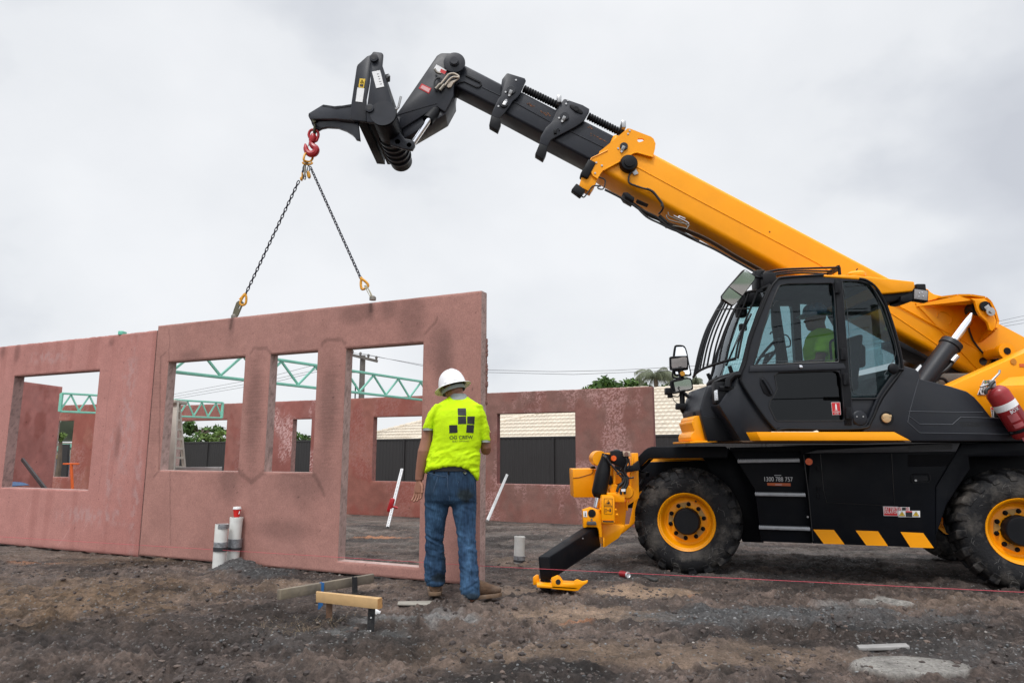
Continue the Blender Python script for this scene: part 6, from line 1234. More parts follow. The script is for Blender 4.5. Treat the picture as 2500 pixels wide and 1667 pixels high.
m = M(); m.tube(spline([P(*q, YQ) for q in x2((130, 870), (150, 920), (190, 950), (215, 965))], 4), .004, 5); m.out('camera_cable', RUBH, mpst)
# yellow corner tank at the front
ct_ = M(); ct_.prism([P(*q, YC+.35) for q in x2((422, 1180), (430, 1155), (452, 1130), (540, 1130), (560, 1230), (650, 1485), (760, 1495), (740, 1505), (520, 1505), (395, 1480), (388, 1430), (400, 1385), (430, 1358), (442, 1350), (402, 1235), (402, 1205), (425, 1205))], (0, .5, 0), .03, 3); ctk = ct_.out('front_corner_casting', YEL, TE)
one('casting_flange', x2((375, 1492), (600, 1480), (720, 1480), (770, 1498), (640, 1510), (380, 1518)), YC+.25, .7, YEL, ctk, bev=.004)
m = M(); c = P(*x2((490, 1130))[0], YC+.5); m.lathe([(0, .055), (.035, .055), (.035, .035), (.055, .035)], c, (0, 0, 1), 18); m.out('filler_cap', SATB, ctk)
# interior
st_ = M(); c0 = P(*z5((1250, 1010))[0], YC+.5); st_.box(c0+Vector((.02, 0, -.05)), .50, .50, .14, .05); sx_ = st_.out('seat_cushion', SATB, TE)
one('seat_backrest', z5((1380, 1000), (1420, 700), (1560, 640), (1600, 640), (1560, 1000)), YC+.27, .46, mat('seat_cloth', (.025, .026, .028), .9), bev=.05, seg=4)
one('headrest', z5((1440, 720), (1500, 702), (1590, 708), (1620, 740), (1620, 900), (1460, 900)), YC+.36, .28, bpy.data.materials['seat_cloth'], bev=.04, seg=3)
m = M(); c = P(*z5((830, 800))[0], YC+.5); n_ = Vector((-.8, 0, .6)).normalized(); s_ = Vector((0, 1, 0)); m.torus(c, s_, n_.cross(s_), .19, .19, .014, 28, 8); m.tube([c, c-n_*-.0+Vector((-.10, 0, -.25))], .02, 8); m.tube([c-s_*.18, c+s_*.18], .012, 6); m.out('steering_wheel', SATB, TE)
m = M(); m.tube([P(*q, YC+.5) for q in z5((760, 930), (740, 1050), (700, 1250))], .05, 10); m.out('steering_column', SATB, TE)
one('dash_console', z5((640, 1000), (760, 980), (800, 1100), (800, 1300), (700, 1150)), YC+.2, .6, SATB, bev=.02)
one('cab_monitor', z5((862, 380), (925, 375), (940, 480), (995, 840), (1000, 960), (905, 960), (905, 800), (870, 560)), YC+DC-.11, .05, SATB, bev=.01)
m = M(); m.tube(spline([P(*q, YC+DC-.08) for q in z5((850, 640), (860, 625), (890, 620), (940, 640), (985, 650), (1010, 690), (1010, 730), (985, 740), (900, 740), (870, 700))], 4), .008, 6); m.tube(spline([P(*q, YC+DC-.12) for q in z5((1150, 362), (1060, 350), (1000, 335), (930, 310))], 4), .02, 6); m.out('cab_grab_rail', SATB, TE)
m = M(); m.tube(spline([P(*q, YC+.15) for q in z5((1340, 850), (1330, 720), (1345, 690), (1375, 690), (1390, 720))], 4), .012, 6); m.out('armrest', SATB, TE)
# ================================================================== hook, sling and lifting eyes
YH = 7.45
HK = thing('swivel_hook', P(*z1((110, 1310))[0], YH), 'red swivel hook with a safety latch hanging from the jib nose', 'hook')
m = M(); m.torus(P(*z1((150, 985))[0], YH), (.15, 0, 1), (0, 1, 0), .085, .032, .014, 18, 8); m.out('shackle', mat('olive_steel', (.10, .095, .06), .45, .6, var=.3, vs=40), HK); m = M(); c = P(*z1((152, 940))[0], YH); m.tube([c-Vector((0, .07, 0)), c+Vector((0, .09, 0))], .022, 10); m.out('shackle_pin', bpy.data.materials['olive_steel'], HK)
m = M(); c = P(*z1((125, 1078))[0], YH); e3 = Vector((.06, 0, 1)).normalized()
pts = [P(*q, YH) for q in z1((85, 1120), (68, 1080), (80, 1035), (110, 1015), (150, 1020), (180, 1050), (182, 1090), (165, 1135), (150, 1150), (90, 1150))]; m.tube(spline(pts+[pts[0]], 3)[:-1], .016, 8, close=True); m.out('swivel_bow', REDP, HK)
m = M(); m.lathe([(0, .03), (.03, .04), (.07, .04), (.10, .026)], P(*z1((115, 1165))[0], YH), (.05, 0, 1), 16); m.out('swivel_neck', REDP, HK)
m = M(); hp2 = spline([P(*q, YH) for q in z1((108, 1150), (98, 1180), (118, 1210), (150, 1235), (155, 1265), (135, 1295), (95, 1305), (60, 1290), (38, 1255), (30, 1210), (24, 1182))], 4); K = len(hp2); m.tube(hp2, [.024+.017*sin(pi*min(1, i/K*1.1))**1 if i < K*.85 else .024*(1-(i-K*.85)/(K*.15))*.9+.004 for i in range(K)], 10); m.out('hook_body', REDP, HK)
m = M(); m.tube([P(*z1((76, 1155))[0], YH), P(*z1((62, 1212))[0], YH)], .006, 6); m.out('safety_latch', ZINC, HK)
SL = thing('chain_sling', P(*z1((60, 1340))[0], YH), 'two leg chain sling with yellow fittings spreading down to the wall panel', 'chain sling')
YLP = mat('amber_paint', (.72, .33, .015), .4, var=.15, vs=30, dirt=(.2, .09, .03), ds=20, damt=.5)
CHN = mat('black_chain', (.018, .018, .03), .4, .5, var=.3, vs=50)
ml = [P(*q, YH) for q in x7((560, 90), (545, 230), (500, 320), (430, 330), (405, 310), (415, 200), (450, 110), (500, 75))]
ml2 = []
for i, v in enumerate(ml): ml2.append(v+Vector((0, .05*cos(2*pi*i/8), 0)))
m = M(); m.tube(spline(ml2+[ml2[0]], 4)[:-1], .013, 8, close=True); m.out('master_link', YLP, SL)
for cx, cy, a in ((430, 350, .3), (500, 360, -.3), (460, 335, .0)):
    m = M(); m.torus(P(*x7((cx, cy))[0], YH), (1, a, 0), (0, .6, 1), .04, .022, .009, 14, 6); m.out('coupling_link', YLP if a else STEEL, SL)
def chain(a, b, name='chain', pitch=.042):
    L_ = (b-a).length; d = (b-a)/L_; n_ = int(L_/pitch); s0 = d.cross(Vector((0, 1, 0))).normalized(); s1 = d.cross(s0).normalized(); m = M(); pit = L_/n_
    for i in range(n_):
        c = a+d*(pit*(i+.5)); sd = (s0*cos(.78)+s1*sin(.78)) if i % 2 else (s0*cos(.78)-s1*sin(.78)); pts = []; hl = pit*.5+.004; hw = .0135
        for j in range(10):
            t = 2*pi*j/10; pts.append(c+d*(hl*np.clip(cos(t)*1.25, -1, 1))*1.0+sd*hw*sin(t))
        m.tube(pts, .0058, 5, close=True)
    return m.out(name, CHN, SL, 80)
pA = WF.hit(573, 772, .06); pB = WF.hit(906, 733, .06)
topA = P(*x7((268, 745))[0], YH); topB = P(*x7((520, 430))[0], YH)
endA = P(600, 717, pA.y*.93+YH*.07); endB = P(881, 680, pB.y*.93+YH*.07)
chain(topA, endA); chain(topB, endB)
chain(P(*x7((400, 400))[0], YH), P(*x7((345, 560))[0], YH)); chain(P(*x7((400, 420))[0], YH-.02), P(*x7((395, 700))[0], YH-.02)); chain(P(*x7((490, 420))[0], YH), P(*x7((480, 520))[0], YH))
for pl in (((320, 540), (350, 560), (350, 660), (330, 720), (290, 720), (285, 660), (320, 640)), ((470, 500), (500, 540), (520, 620), (500, 670), (460, 670), (440, 620), (430, 550))):
    q = [P(*p, YH-.03) for p in x7(*pl)]; m = M(); m.prism(q, (0, .04, 0), .008); m.out('grab_hook', YLP, SL)
m = M(); m.prism([P(*p, YH-.05) for p in x7((375, 420), (400, 400), (440, 500), (440, 540), (410, 560), (410, 640), (385, 660), (375, 560))], (0, .01, 0)); m.out('load_tag', STEEL, SL)
def endhook(name, pts, Y, sc):
    q = [P(*p, Y) for p in z6(*pts)]; m = M(); m.tube(spline(q+[q[0]], 4)[:-1], sc, 8, close=True); return m.out(name, YLP, SL)
h1 = endhook('sling_hook', ((112, 1330), (122, 1345), (118, 1390), (95, 1405), (78, 1390), (95, 1350)), endA.y, .014)
m = M(); m.tube([P(*p, endA.y) for p in z6((118, 1318), (112, 1340))], .017, 8); m.tube([P(*p, endA.y) for p in z6((108, 1322), (72, 1365))], .009, 8); m.out('hook_latch', YLP, h1)
h2 = endhook('sling_hook', ((955, 1215), (975, 1228), (1000, 1255), (995, 1275), (960, 1290), (950, 1265), (950, 1235)), endB.y, .014)
m = M(); m.tube([P(*p, endB.y) for p in z6((948, 1205), (958, 1225))], .017, 8); m.tube([P(*p, endB.y) for p in z6((960, 1212), (998, 1252))], .009, 8); m.out('hook_latch', YLP, h2)
def eye(pl, hole, base, Y, label, mt_):
    o0 = P(*z6(base)[0], Y); t = thing('lifting_clutch', o0, label, 'lifting clutch', 'lifting clutches on the panel edge'); m = M(); m.holed([P(*p, Y-.01) for p in z6(*pl)], [[P(*p, Y-.01) for p in z6(*hole)]], (0, .022, 0)); m.out('lever', mt_, t)
    m = M(); m.lathe([(0, .035), (.03, .035), (.045, .02)], o0+Vector((0, 0, -.01)), (0, 0, 1), 14); m.out('base_ball', STEEL, t)
eye(((15, 1495), (30, 1440), (50, 1385), (65, 1373), (90, 1374), (100, 1385), (90, 1410), (60, 1480), (45, 1498)), ((62, 1425), (75, 1400), (82, 1405), (68, 1435)), (35, 1492), pA.y-.02, 'olive steel lifting clutch at the left end of the chain', mat('olive_plate', (.14, .13, .09), .5, .6))
eye(((970, 1265), (985, 1258), (1000, 1275), (1015, 1300), (1045, 1360), (1025, 1366), (990, 1300)), ((988, 1285), (996, 1282), (1018, 1330), (1012, 1334)), (1035, 1362), pB.y-.02, 'pale zinc lifting clutch at the right end of the chain', mat('pale_plate', (.42, .38, .27), .45, .5))
# ================================================================== extinguisher on the machine
EY = YC-.10
EX = thing('fire_extinguisher', P(*x4((1700, 1300))[0], EY), 'red fire extinguisher with a white band strapped to the rear of the machine', 'fire extinguisher')
ea = P(*x4((1160, 500))[0], EY); eb = P(*x4((1770, 1420))[0], EY); ed = (eb-ea).normalized(); L_ = (eb-ea).length; er = .094
m = M(); m.lathe([(-.05, .03), (-.045, .055), (-.02, .08), (.015, er), (L_-.02, er), (L_, .08)], ea, ed, 36); m.out('cylinder', REDX, EX)
m = M(); m.lathe([(.10, er+.001), (.16, er+.001)], ea, ed, 36, caps=False); m.out('white_band', STK_W, EX)
m = M(); sd = ed.cross(Vector((0, 1, 0))).normalized(); m.lathe([(-.11, .022), (-.05, .024)], ea, ed, 14); m.tube([ea-ed*.10-sd*.0, ea-ed*.13+sd*.12, ea-ed*.15+sd*.14], .010, 6); m.tube([ea-ed*.09, ea-ed*.11-sd*.10], .009, 6); m.box(ea-ed*.085, .06, .05, .07, .008); m.out('valve_head', ZINC, EX)
cable('discharge_hose', x4((1110, 270), (1040, 340), (1010, 400), (950, 440), (930, 490), (940, 540)), EY-.05, .014, RUBH, EX)
fr_ = Vector((0, -1, 0))
def lab(t0, t1, a0, a1, mt_, name):
    vs = []; fs = []; n_ = 10
    for i in range(n_+1):
        a = a0+(a1-a0)*i/n_; dr = fr_*cos(a)+sd*sin(a)
        for t in (t0, t1): vs.append(ea+ed*t+dr*(er+.0022))
    for i in range(n_): fs.append((2*i, 2*i+1, 2*i+3, 2*i+2))
    return link(name, pydata(name, vs, fs), mt_, EX)
pk2 = mat('label_print', (.42, .10, .11), .5)
for t0, t1 in ((.20, .27), (.29, .33), (.42, .46), (.48, .60)): lab(t0, t1, .15, .95, pk2, 'label_panel') if sd.x < 0 else lab(t0, t1, -.15, -.95, pk2, 'label_panel')
lab(.17, .36, -.95, -.02, mat('label_dark_red', (.2, .01, .015), .5), 'label_panel') if sd.x < 0 else lab(.17, .36, .95, .02, mat('label_dark_red', (.2, .01, .015), .5), 'label_panel')
writing('lettering', 'BOX', .042, ea+ed*.215+fr_*(er+.004)+sd*(.03 if sd.x > 0 else -.03)*0+Vector((-.035, 0, .02)), -sd if sd.x < 0 else sd, -ed, wht, EX)
m = M(); m.lathe([(.345, er+.006), (.375, er+.006)], ea, ed, 30, caps=False); m.tube([ea+ed*.36+sd*.10*(-1 if sd.x > 0 else 1), ea+ed*.36+fr_*.11, ea+ed*.33+Vector((.12, -.03, .04))], .016, 8); m.out('strap', SATB, EX)
m = M(); m.tube([ea+ed*.36+fr_*.12+Vector((.02, 0, .01)), ea+ed*.33+Vector((.14, -.08, .05))], .008, 6); m.out('strap_buckle', ZINC, EX)
# ================================================================== people
from mathutils.bvhtree import BVHTree
SKIN = mat('skin', (.30, .135, .085), .55, var=.12, vs=14, bump=.15, bs=180, dirt=(.25, .11, .08), ds=9, damt=.35)
HIV = mat('hi_vis_fabric', (.56, .83, .006), .8, var=.05, vs=9, bump=.35, bs=420, spec=.2)
GRK = mat('grey_rib_knit', (.33, .36, .35), .85, var=.1, bump=.3, bs=300)
def denim():
    m, t, n, l, b = newmat('denim'); tcn = n.new('ShaderNodeTexCoord')
    nz = n.new('ShaderNodeTexNoise'); nz.inputs['Scale'].default_value = 7; nz.inputs['Detail'].default_value = 6; mp = n.new('ShaderNodeMapping'); mp.inputs['Scale'].default_value = (1.6, 1, .6); l.new(tcn.outputs['Object'], mp.inputs[0]); l.new(mp.outputs[0], nz.inputs['Vector'])
    n2 = n.new('ShaderNodeTexNoise'); n2.inputs['Scale'].default_value = 90; n2.inputs['Detail'].default_value = 3; m2 = n.new('ShaderNodeMapping'); m2.inputs['Scale'].default_value = (1.5, 1, .12); l.new(tcn.outputs['Object'], m2.inputs[0]); l.new(m2.outputs[0], n2.inputs['Vector'])
    at = n.new('ShaderNodeAttribute'); at.attribute_name = 'tone'
    cr = n.new('ShaderNodeValToRGB'); l.new(nz.outputs[0], cr.inputs[0]); e = cr.color_ramp.elements; e[0].position = .35; e[0].color = (.015, .034, .070, 1); e[1].position = .68; e[1].color = (.038, .085, .155, 1)
    mr = n.new('ShaderNodeMapRange'); mr.inputs[1].default_value = .3; mr.inputs[2].default_value = .7; mr.inputs[3].default_value = .7; mr.inputs[4].default_value = 1.35; l.new(n2.outputs[0], mr.inputs[0])
    sc = n.new('ShaderNodeVectorMath'); sc.operation = 'SCALE'; l.new(cr.outputs[0], sc.inputs[0]); l.new(mr.outputs[0], sc.inputs['Scale'])
    mu = n.new('ShaderNodeMixRGB'); mu.blend_type = 'MULTIPLY'; mu.inputs[0].default_value = 1; l.new(sc.outputs[0], mu.inputs[1]); l.new(at.outputs[0], mu.inputs[2])
    l.new(mu.outputs[0], b.inputs['Base Color']); b.inputs['Roughness'].default_value = .85; b.inputs['Specular IOR Level'].default_value = .2; return m
DEN = denim()
def sweep(m, rings, n=20, p=2.3):
    V = []
    for c, a, b in rings:
        c, a, b = Vector(c), Vector(a), Vector(b); r = []
        for j in range(n):
            t = 2*pi*j/n; x, y = cos(t), sin(t); k = (abs(x)**p+abs(y)**p)**(-1/p); r.append(m.bm.verts.new(c+a*x*k+b*y*k))
        V.append(r)
    fs = []
    for A, B in zip(V[:-1], V[1:]):
        for j in range(n): fs.append(m.bm.faces.new((A[j], A[(j+1) % n], B[(j+1) % n], B[j])))
    for r in (V[0], V[-1]):
        c = m.bm.verts.new(sum((v.co for v in r), Vector())/n)
        for j in range(n): fs.append(m.bm.faces.new((r[j], r[(j+1) % n], c)))
    bmesh.ops.recalc_face_normals(m.bm, faces=fs)
def ball(m, c, r, rot=None, n=2):
    q = bmesh.ops.create_icosphere(m.bm, subdivisions=3, radius=1); 
    for v in q['verts']: w = Vector((v.co.x*r[0], v.co.y*r[1], v.co.z*r[2])); v.co = Vector(c)+(rot @ w if rot else w)
def fuse(m, name, mt, parent, vox, sm=4, disp=None, tone=None):
    me = bpy.data.meshes.new(name); m.bm.to_mesh(me); m.bm.free(); o = bpy.data.objects.new(name, me); COL.objects.link(o)
    md = o.modifiers.new('r', 'REMESH'); md.mode = 'VOXEL'; md.voxel_size = vox; s = o.modifiers.new('s', 'SMOOTH'); s.factor = .5; s.iterations = sm
    dg_ = bpy.context.evaluated_depsgraph_get(); me2 = bpy.data.meshes.new_from_object(o.evaluated_get(dg_)); bpy.data.objects.remove(o); me2.name = name
    N_ = len(me2.vertices); co = np.empty(N_*3); me2.vertices.foreach_get('co', co); co = co.reshape(-1, 3); no = np.empty(N_*3); me2.vertex_normals.foreach_get('vector', no); no = no.reshape(-1, 3)
    if disp is not None: co = co+no*disp(co)[:, None]; me2.vertices.foreach_set('co', co.ravel()); me2.update()
    t = tone(co) if tone is not None else np.ones((N_, 3)); at = me2.color_attributes.new('tone', 'FLOAT_COLOR', 'POINT'); c = np.ones((N_, 4), np.float32); c[:, :3] = t; at.data.foreach_set('color', c.ravel())
    return link(name, me2, mt, parent, 180)
SX = 5.78/FPX/2.529
def row(y, xl, xr, Yc, dep, z_=y2):     # a level ring from its left and right edge in the picture
    a = P(*z_((xl, y))[0], Yc); b = P(*z_((xr, y))[0], Yc); c = (a+b)/2; return (c, Vector(((b.x-a.x)/2, 0, 0)), Vector((0, dep, 0)))
def ptz(x, y, Y): return P(*y2((x, y))[0], Y)
MY = 5.80
MAN = thing('person', (ptz(350, 1480, MY).x, MY, 0), 'man in white hard hat, lime shirt and jeans standing with his back to the camera', 'person')
# jeans
legL = [(880, 190, 352, .100, 0), (950, 192, 338, .095, .02), (1000, 193, 327, .088, .03), (1060, 197, 316, .080, .05), (1110, 200, 309, .076, .06), (1160, 197, 313, .076, .08), (1220, 192, 320, .078, .10), (1280, 190, 322, .080, .11), (1330, 196, 321, .082, .12), (1362, 204, 319, .082, .13), (1385, 212, 316, .078, .13)]
legR = [(880, 354, 516, .100, 0), (950, 366, 514, .096, -.01), (1000, 376, 513, .09, -.01), (1060, 391, 510, .082, -.02), (1110, 399, 508, .078, -.03), (1160, 402, 514, .076, -.05), (1220, 405, 520, .078, -.06), (1280, 409, 524, .08, -.08), (1340, 413, 528, .082, -.09), (1400, 416, 530, .084, -.10), (1440, 422, 530, .084, -.10), (1460, 428, 527, .08, -.10)]
pel = [(640, 240, 478, .10, 0), (660, 222, 492, .108, 0), (700, 206, 517, .118, -.005), (760, 196, 518, .125, -.015), (820, 190, 517, .125, -.02), (862, 190, 517, .115, -.015), (885, 196, 512, .098, 0)]
m = M(); sweep(m, [row(y, a, b, MY+dy, d) for y, a, b, d, dy in pel], 28, 2.5)
for lg in (legL, legR): sweep(m, [row(860, lg[0][1], lg[0][2], MY, .10)]+[row(y, a, b, MY+dy, d) for y, a, b, d, dy in lg], 24, 2.2)
for cx in (270, 430): ball(m, ptz(cx, 790, MY-.055), (.085, .075, .10))
zc = lambda y: ptz(350, y, MY).z
def jd_(co):
    x, y, z = co[:, 0], co[:, 1], co[:, 2]; low = 1-sst(z, zc(1180), zc(1000)); kn = np.exp(-((z-zc(1090))/.09)**2); hip = np.exp(-((z-zc(900))/.07)**2)
    sx = x*11+y*5
    f = fbm(sx*.9+z*6, z*15-x*7, 3, 31)-.5; f2 = 1-abs(fbm(sx*.7, z*19+x*9, 3, 37)-.5)*4; f3 = 1-abs(fbm(sx*.6+3, z*26-x*14, 3, 43)-.5)*4
    return -.006+f*.010*(.35+low+kn*.5)+np.clip(f2, 0, 1)*.008*(low+kn*.8+hip*.6+.15)+np.clip(f3, 0, 1)*.006*np.exp(-((z-zc(1350))/.14)**2)
def jt_(co):
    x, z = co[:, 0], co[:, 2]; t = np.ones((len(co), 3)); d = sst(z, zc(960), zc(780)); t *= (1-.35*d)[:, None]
    def st(cx, cy, rx, rz, k, col):
        c = ptz(cx, cy, MY); r = np.hypot((x-c.x)/rx, (z-c.z)/rz)+(fbm(x*30, z*30, 3, 3)-.5)*.9; w = (1-sst(r, .5, 1.1))[:, None]*k; return w, np.array(col)
    for a in ((455, 825, .075, .065, .8, (1.3, .75, .38)), (245, 780, .06, .11, .5, (.45, .40, .38)), (340, 800, .05, .10, .4, (.4, .4, .42)), (290, 1350, .09, .05, .8, (.9, .55, .32)), (475, 1440, .10, .05, .8, (.8, .5, .32)), (312, 1200, .02, .2, .5, (1.2, .8, .5))):
        w, c = st(*a); t = t*(1-w)+t*c*w
    wr = np.clip(1-abs(fbm(x*22, z*30, 3, 13)-.5)*5, 0, 1)*(1-d)*.35; return t*(1+wr)[:, None]
jeans = fuse(m, 'jeans', DEN, MAN, .009, 5, jd_, jt_)
# shirt
tor = [(222, 352, 462, .055, .01), (240, 322, 482, .075, .01), (258, 292, 512, .092, .005), (280, 266, 540, .105, 0), (310, 256, 552, .118, -.01), (350, 252, 554, .126, -.015), (400, 252, 548, .130, -.015), (450, 250, 543, .130, -.01), (500, 245, 540, .128, -.005), (560, 234, 534, .128, 0), (600, 222, 531, .130, 0), (635, 212, 530, .132, 0), (662, 206, 527, .132, 0)]
def hem(t):                       # height (picture y) of the hem around the body
    x, y = cos(t), sin(t); base = 652-2*x*0
    if y < 0: return 648+(38 if x < 0 else 100)*abs(x)**(2.2 if x < 0 else 3.0)
    return 690
m = M(); n_ = 48; V = []
rr_ = [row(y, a, b, MY+dy, d) for y, a, b, d, dy in tor]
def ringpts(c, a, b, p=2.4):
    o = []
    for j in range(n_):
        t = 2*pi*j/n_; x, y = cos(t), sin(t); k = (abs(x)**p+abs(y)**p)**(-1/p); o.append(c+a*x*k+b*y*k)
    return o
for c, a, b in rr_: V.append([m.bm.verts.new(v) for v in ringpts(c, a, b)])
for f in (.5, 1.0):
    r = []
    for j, v in enumerate(ringpts(rr_[-1][0], rr_[-1][1]*(1.0), rr_[-1][2])):
        t = 2*pi*j/n_; zt = ptz(350, hem(t), MY).z; q = v.copy(); q.z = v.z+(zt-v.z)*f; r.append(m.bm.verts.new(q))
    V.append(r)
for A, B in zip(V[:-1], V[1:]):
    for j in range(n_): m.bm.faces.new((A[j], A[(j+1) % n_], B[(j+1) % n_], B[j]))
for r, dz in ((V[0], 0), (V[-1], .09)):
    c = m.bm.verts.new(sum((v.co for v in r), Vector())/n_+Vector((0, 0, dz)))
    for j in range(n_): m.bm.faces.new((r[j], r[(j+1) % n_], c))
bmesh.ops.recalc_face_normals(m.bm, faces=list(m.bm.faces))
sleeveL = [(272, 258, 340, .085, .0), (300, 236, 305, .085, 0), (335, 214, 285, .082, .0), (370, 200, 268, .078, .0), (400, 190, 256, .074, .0), (421, 185, 251, .072, 0)]
sleeveR = [(275, 480, 545, .085, 0), (305, 500, 562, .085, .01), (345, 520, 575, .083, .02), (395, 532, 586, .080, .03), (445, 539, 594, .076, .04), (494, 541, 598, .072, .045)]
for sl_ in (sleeveL, sleeveR): sweep(m, [row(y, a, b, MY+dy, d) for y, a, b, d, dy in sl_], 20, 2.1)
def sd_(co):
    x, y, z = co[:, 0], co[:, 1], co[:, 2]; lo = 1-sst(z, zc(590), zc(470)); c = ptz(400, 400, MY); arm = sst(abs(x-c.x), .12, .22)
    f = 1-abs(fbm(x*7+z*5, z*16-x*10+y*3, 3, 61)-.5)*4; g = fbm(x*9, z*9+y*4, 4, 67)-.5; h = 1-abs(fbm(x*5, z*24-x*4, 3, 71)-.5)*4
    return np.clip(f, 0, 1)*(.002+.007*lo+.005*arm)+g*.010+np.clip(h, 0, 1)*.005*lo
shirt = fuse(m, 'shirt', HIV, MAN, .008, 4, sd_)
bv = BVHTree.FromPolygons([v.co+MAN.location for v in shirt.data.vertices], [p.vertices[:] for p in shirt.data.polygons])
bj = BVHTree.FromPolygons([v.co+MAN.location for v in jeans.data.vertices], [p.vertices[:] for p in jeans.data.polygons])
def snap(px, py, bvh=None, off=.0025):
    d = ray(px, py).normalized(); h = (bvh or bv).ray_cast(Vector((0, 0, HC)), d); p = h[0] if h[0] is not None else P(px, py, MY-.12); return p-d*off
def decal(pl, n=9):
    vs = []; fs = []; (a, b, c, d) = pl
    for i in range(n):
        for j in range(n):
            u, v = i/(n-1), j/(n-1); x = (a[0]*(1-u)+b[0]*u)*(1-v)+(d[0]*(1-u)+c[0]*u)*v; y = (a[1]*(1-u)+b[1]*u)*(1-v)+(d[1]*(1-u)+c[1]*u)*v; vs.append(snap(x, y))
    for i in range(n-1):
        for j in range(n-1): k = i*n+j; fs.append((k, k+1, k+n+1, k+n))
    return vs, fs
KPR = mat('black_print', (.012, .014, .018), .6, var=.1)
for q in (((692, 828), (838, 826), (842, 958), (700, 952)), ((698, 968), (840, 970), (845, 1102), (700, 1105)), ((860, 970), (992, 970), (985, 1108), (858, 1098)), ((545, 1122), (688, 1120), (692, 1254), (548, 1262)), ((852, 1115), (980, 1120), (972, 1258), (842, 1252))):
    vs, fs = decal(x5(*q)); link('printed_square', pydata('printed_square', vs, fs), KPR, shirt)
def snaptext(t, px, py, wpx, hpx, bold, slope=0):
    me = text_mesh(t, 1.0, (0, 0, 0), (1, 0, 0), (0, 1, 0), ext=0, bold=bold); bm = bmesh.new(); bm.from_mesh(me); bmesh.ops.triangulate(bm, faces=bm.faces); bmesh.ops.subdivide_edges(bm, edges=[e for e in bm.edges if e.calc_length() > .12], cuts=2); bm.to_mesh(me); bm.free()
    co = np.array([v.co[:] for v in me.vertices]); w = co[:, 0].max()-co[:, 0].min(); h = co[:, 1].max()-co[:, 1].min(); cx = (co[:, 0].max()+co[:, 0].min())/2; cy = (co[:, 1].max()+co[:, 1].min())/2
    for v in me.vertices: x = (v.co.x-cx)/w; v.co = snap(px+x*wpx, py-(v.co.y-cy)/h*hpx+slope*x*wpx, off=.0035)
    return link('printed_lettering', me, KPR, shirt, smooth=False)
snaptext('OG CREW', *x5((757, 1335))[0], 408/7.127, 62/7.127, .012, -.02); snaptext('BUILT DIFFERENT', *x5((750, 1402))[0], 290/7.127, 26/7.127, 0.0, -.02)
for sl_, nm in ((sleeveL, -1), (sleeveR, 1)):
    y, a, b, d, dy = sl_[-1]; c, ra, rb = row(y-2, a, b, MY+dy, d); c2, ra2, rb2 = row(y+12, a+1, b-1, MY+dy, d); m = M(); sweep(m, [(c, ra*1.05, rb*1.05), (c2, ra2*1.05, rb2*1.05)], 24, 2.1); m.out('sleeve_cuff', GRK, shirt, 60)
m = M(); cs = [(row(206, 362, 446, MY+.0, .060)), (row(224, 350, 460, MY+.005, .076)), (row(246, 336, 472, MY+.01, .090))]; V = []
cl = []
for c, a, b in cs: cl.append((c, a, b))
sweep(m, [(cl[0][0], cl[0][1], cl[0][2]), (cl[1][0], cl[1][1], cl[1][2]), (cl[2][0], cl[2][1], cl[2][2])], 28, 2.1); m.out('collar', GRK, shirt, 60)
# belt
m = M(); c, a, b = row(664, 221, 493, MY, .112); sweep(m, [(c+Vector((0, 0, -.021)), a*1.0, b*1.06), (c+Vector((0, 0, .021)), a*.97, b*1.06)], 36, 2.5); m.out('belt', mat('black_leather', (.012, .012, .014), .5), MAN, 60)
seam = mat('stitch', (.05, .08, .13), .8)
for pl in (((338, 685), (335, 760), (345, 840), (350, 868)), ((278, 712), (262, 760), (245, 812)), ((215, 705), (280, 714)), ((392, 742), (500, 752)), ((402, 745), (408, 850)), ((212, 690), (330, 718), (510, 720)), ((500, 752), (505, 850))):
    m = M(); q = spline([snap(*p, bj, .0005) for p in y2(*pl)], 5); m.tube(q, .0022, 4); m.out('seam', seam, jeans)
for x in (252, 342, 440): m = M(); m.prism([snap(*p, None if False else bj, .012) for p in y2((x-4, 645), (x+5, 645), (x+4, 700), (x-5, 700))], (0, .006, 0)); m.out('belt_loop', DEN, jeans)
m = M(); q = [snap(*p, bj, .012) for p in y2((432, 690), (446, 700), (452, 692), (440, 684))]; m.tube(q, .004, 5, close=True); m.out('key_clip', CHR, MAN)
# body: head, neck, arms, hands
m = M()
def hand(m, wrist, pdir, side, span, L_=.095, curl=.5, thumb=1, spread=.06):      # palm, four fingers and a thumb
    pdir = Vector(pdir).normalized(); side = Vector(side).normalized(); side = (side-pdir*side.dot(pdir)).normalized(); nrm = pdir.cross(side).normalized()
    sweep(m, [(wrist, side*.026, nrm*.019), (wrist+pdir*.02, side*.032, nrm*.019), (wrist+pdir*.055, side*.044, nrm*.018), (wrist+pdir*L_, side*.045, nrm*.016), (wrist+pdir*(L_+.008), side*.036, nrm*.010)], 16)
    for i, (ln, off) in enumerate(((.082, -.034), (.093, -.0115), (.086, .0115), (.068, .034))):
        p = wrist+pdir*(L_-.004)+side*off; d = (pdir+side*off*spread*20).normalized(); pts = [p]; ang = 0
        for k, f in enumerate((.45, .32, .23)):
            ang += curl*(.5+.25*k)*(1+.12*i); dd = (d*cos(ang)+nrm*sin(ang)).normalized(); p = p+dd*ln*f; pts.append(p)
        m.tube(spline(pts, 3), [.0108-.0003*j for j in range(3*3+1)], 10)
    q = wrist+pdir*.022-side*.026*thumb; d1 = (pdir*.65-side*.62*thumb+nrm*.35).normalized(); d2 = (pdir*.92-side*.25*thumb+nrm*.30).normalized(); m.tube(spline([q, q+d1*.036, q+d1*.036+d2*.032, q+d1*.036+d2*.056], 3), [.0145]*3+[.0125]*3+[.0105]*4, 10)
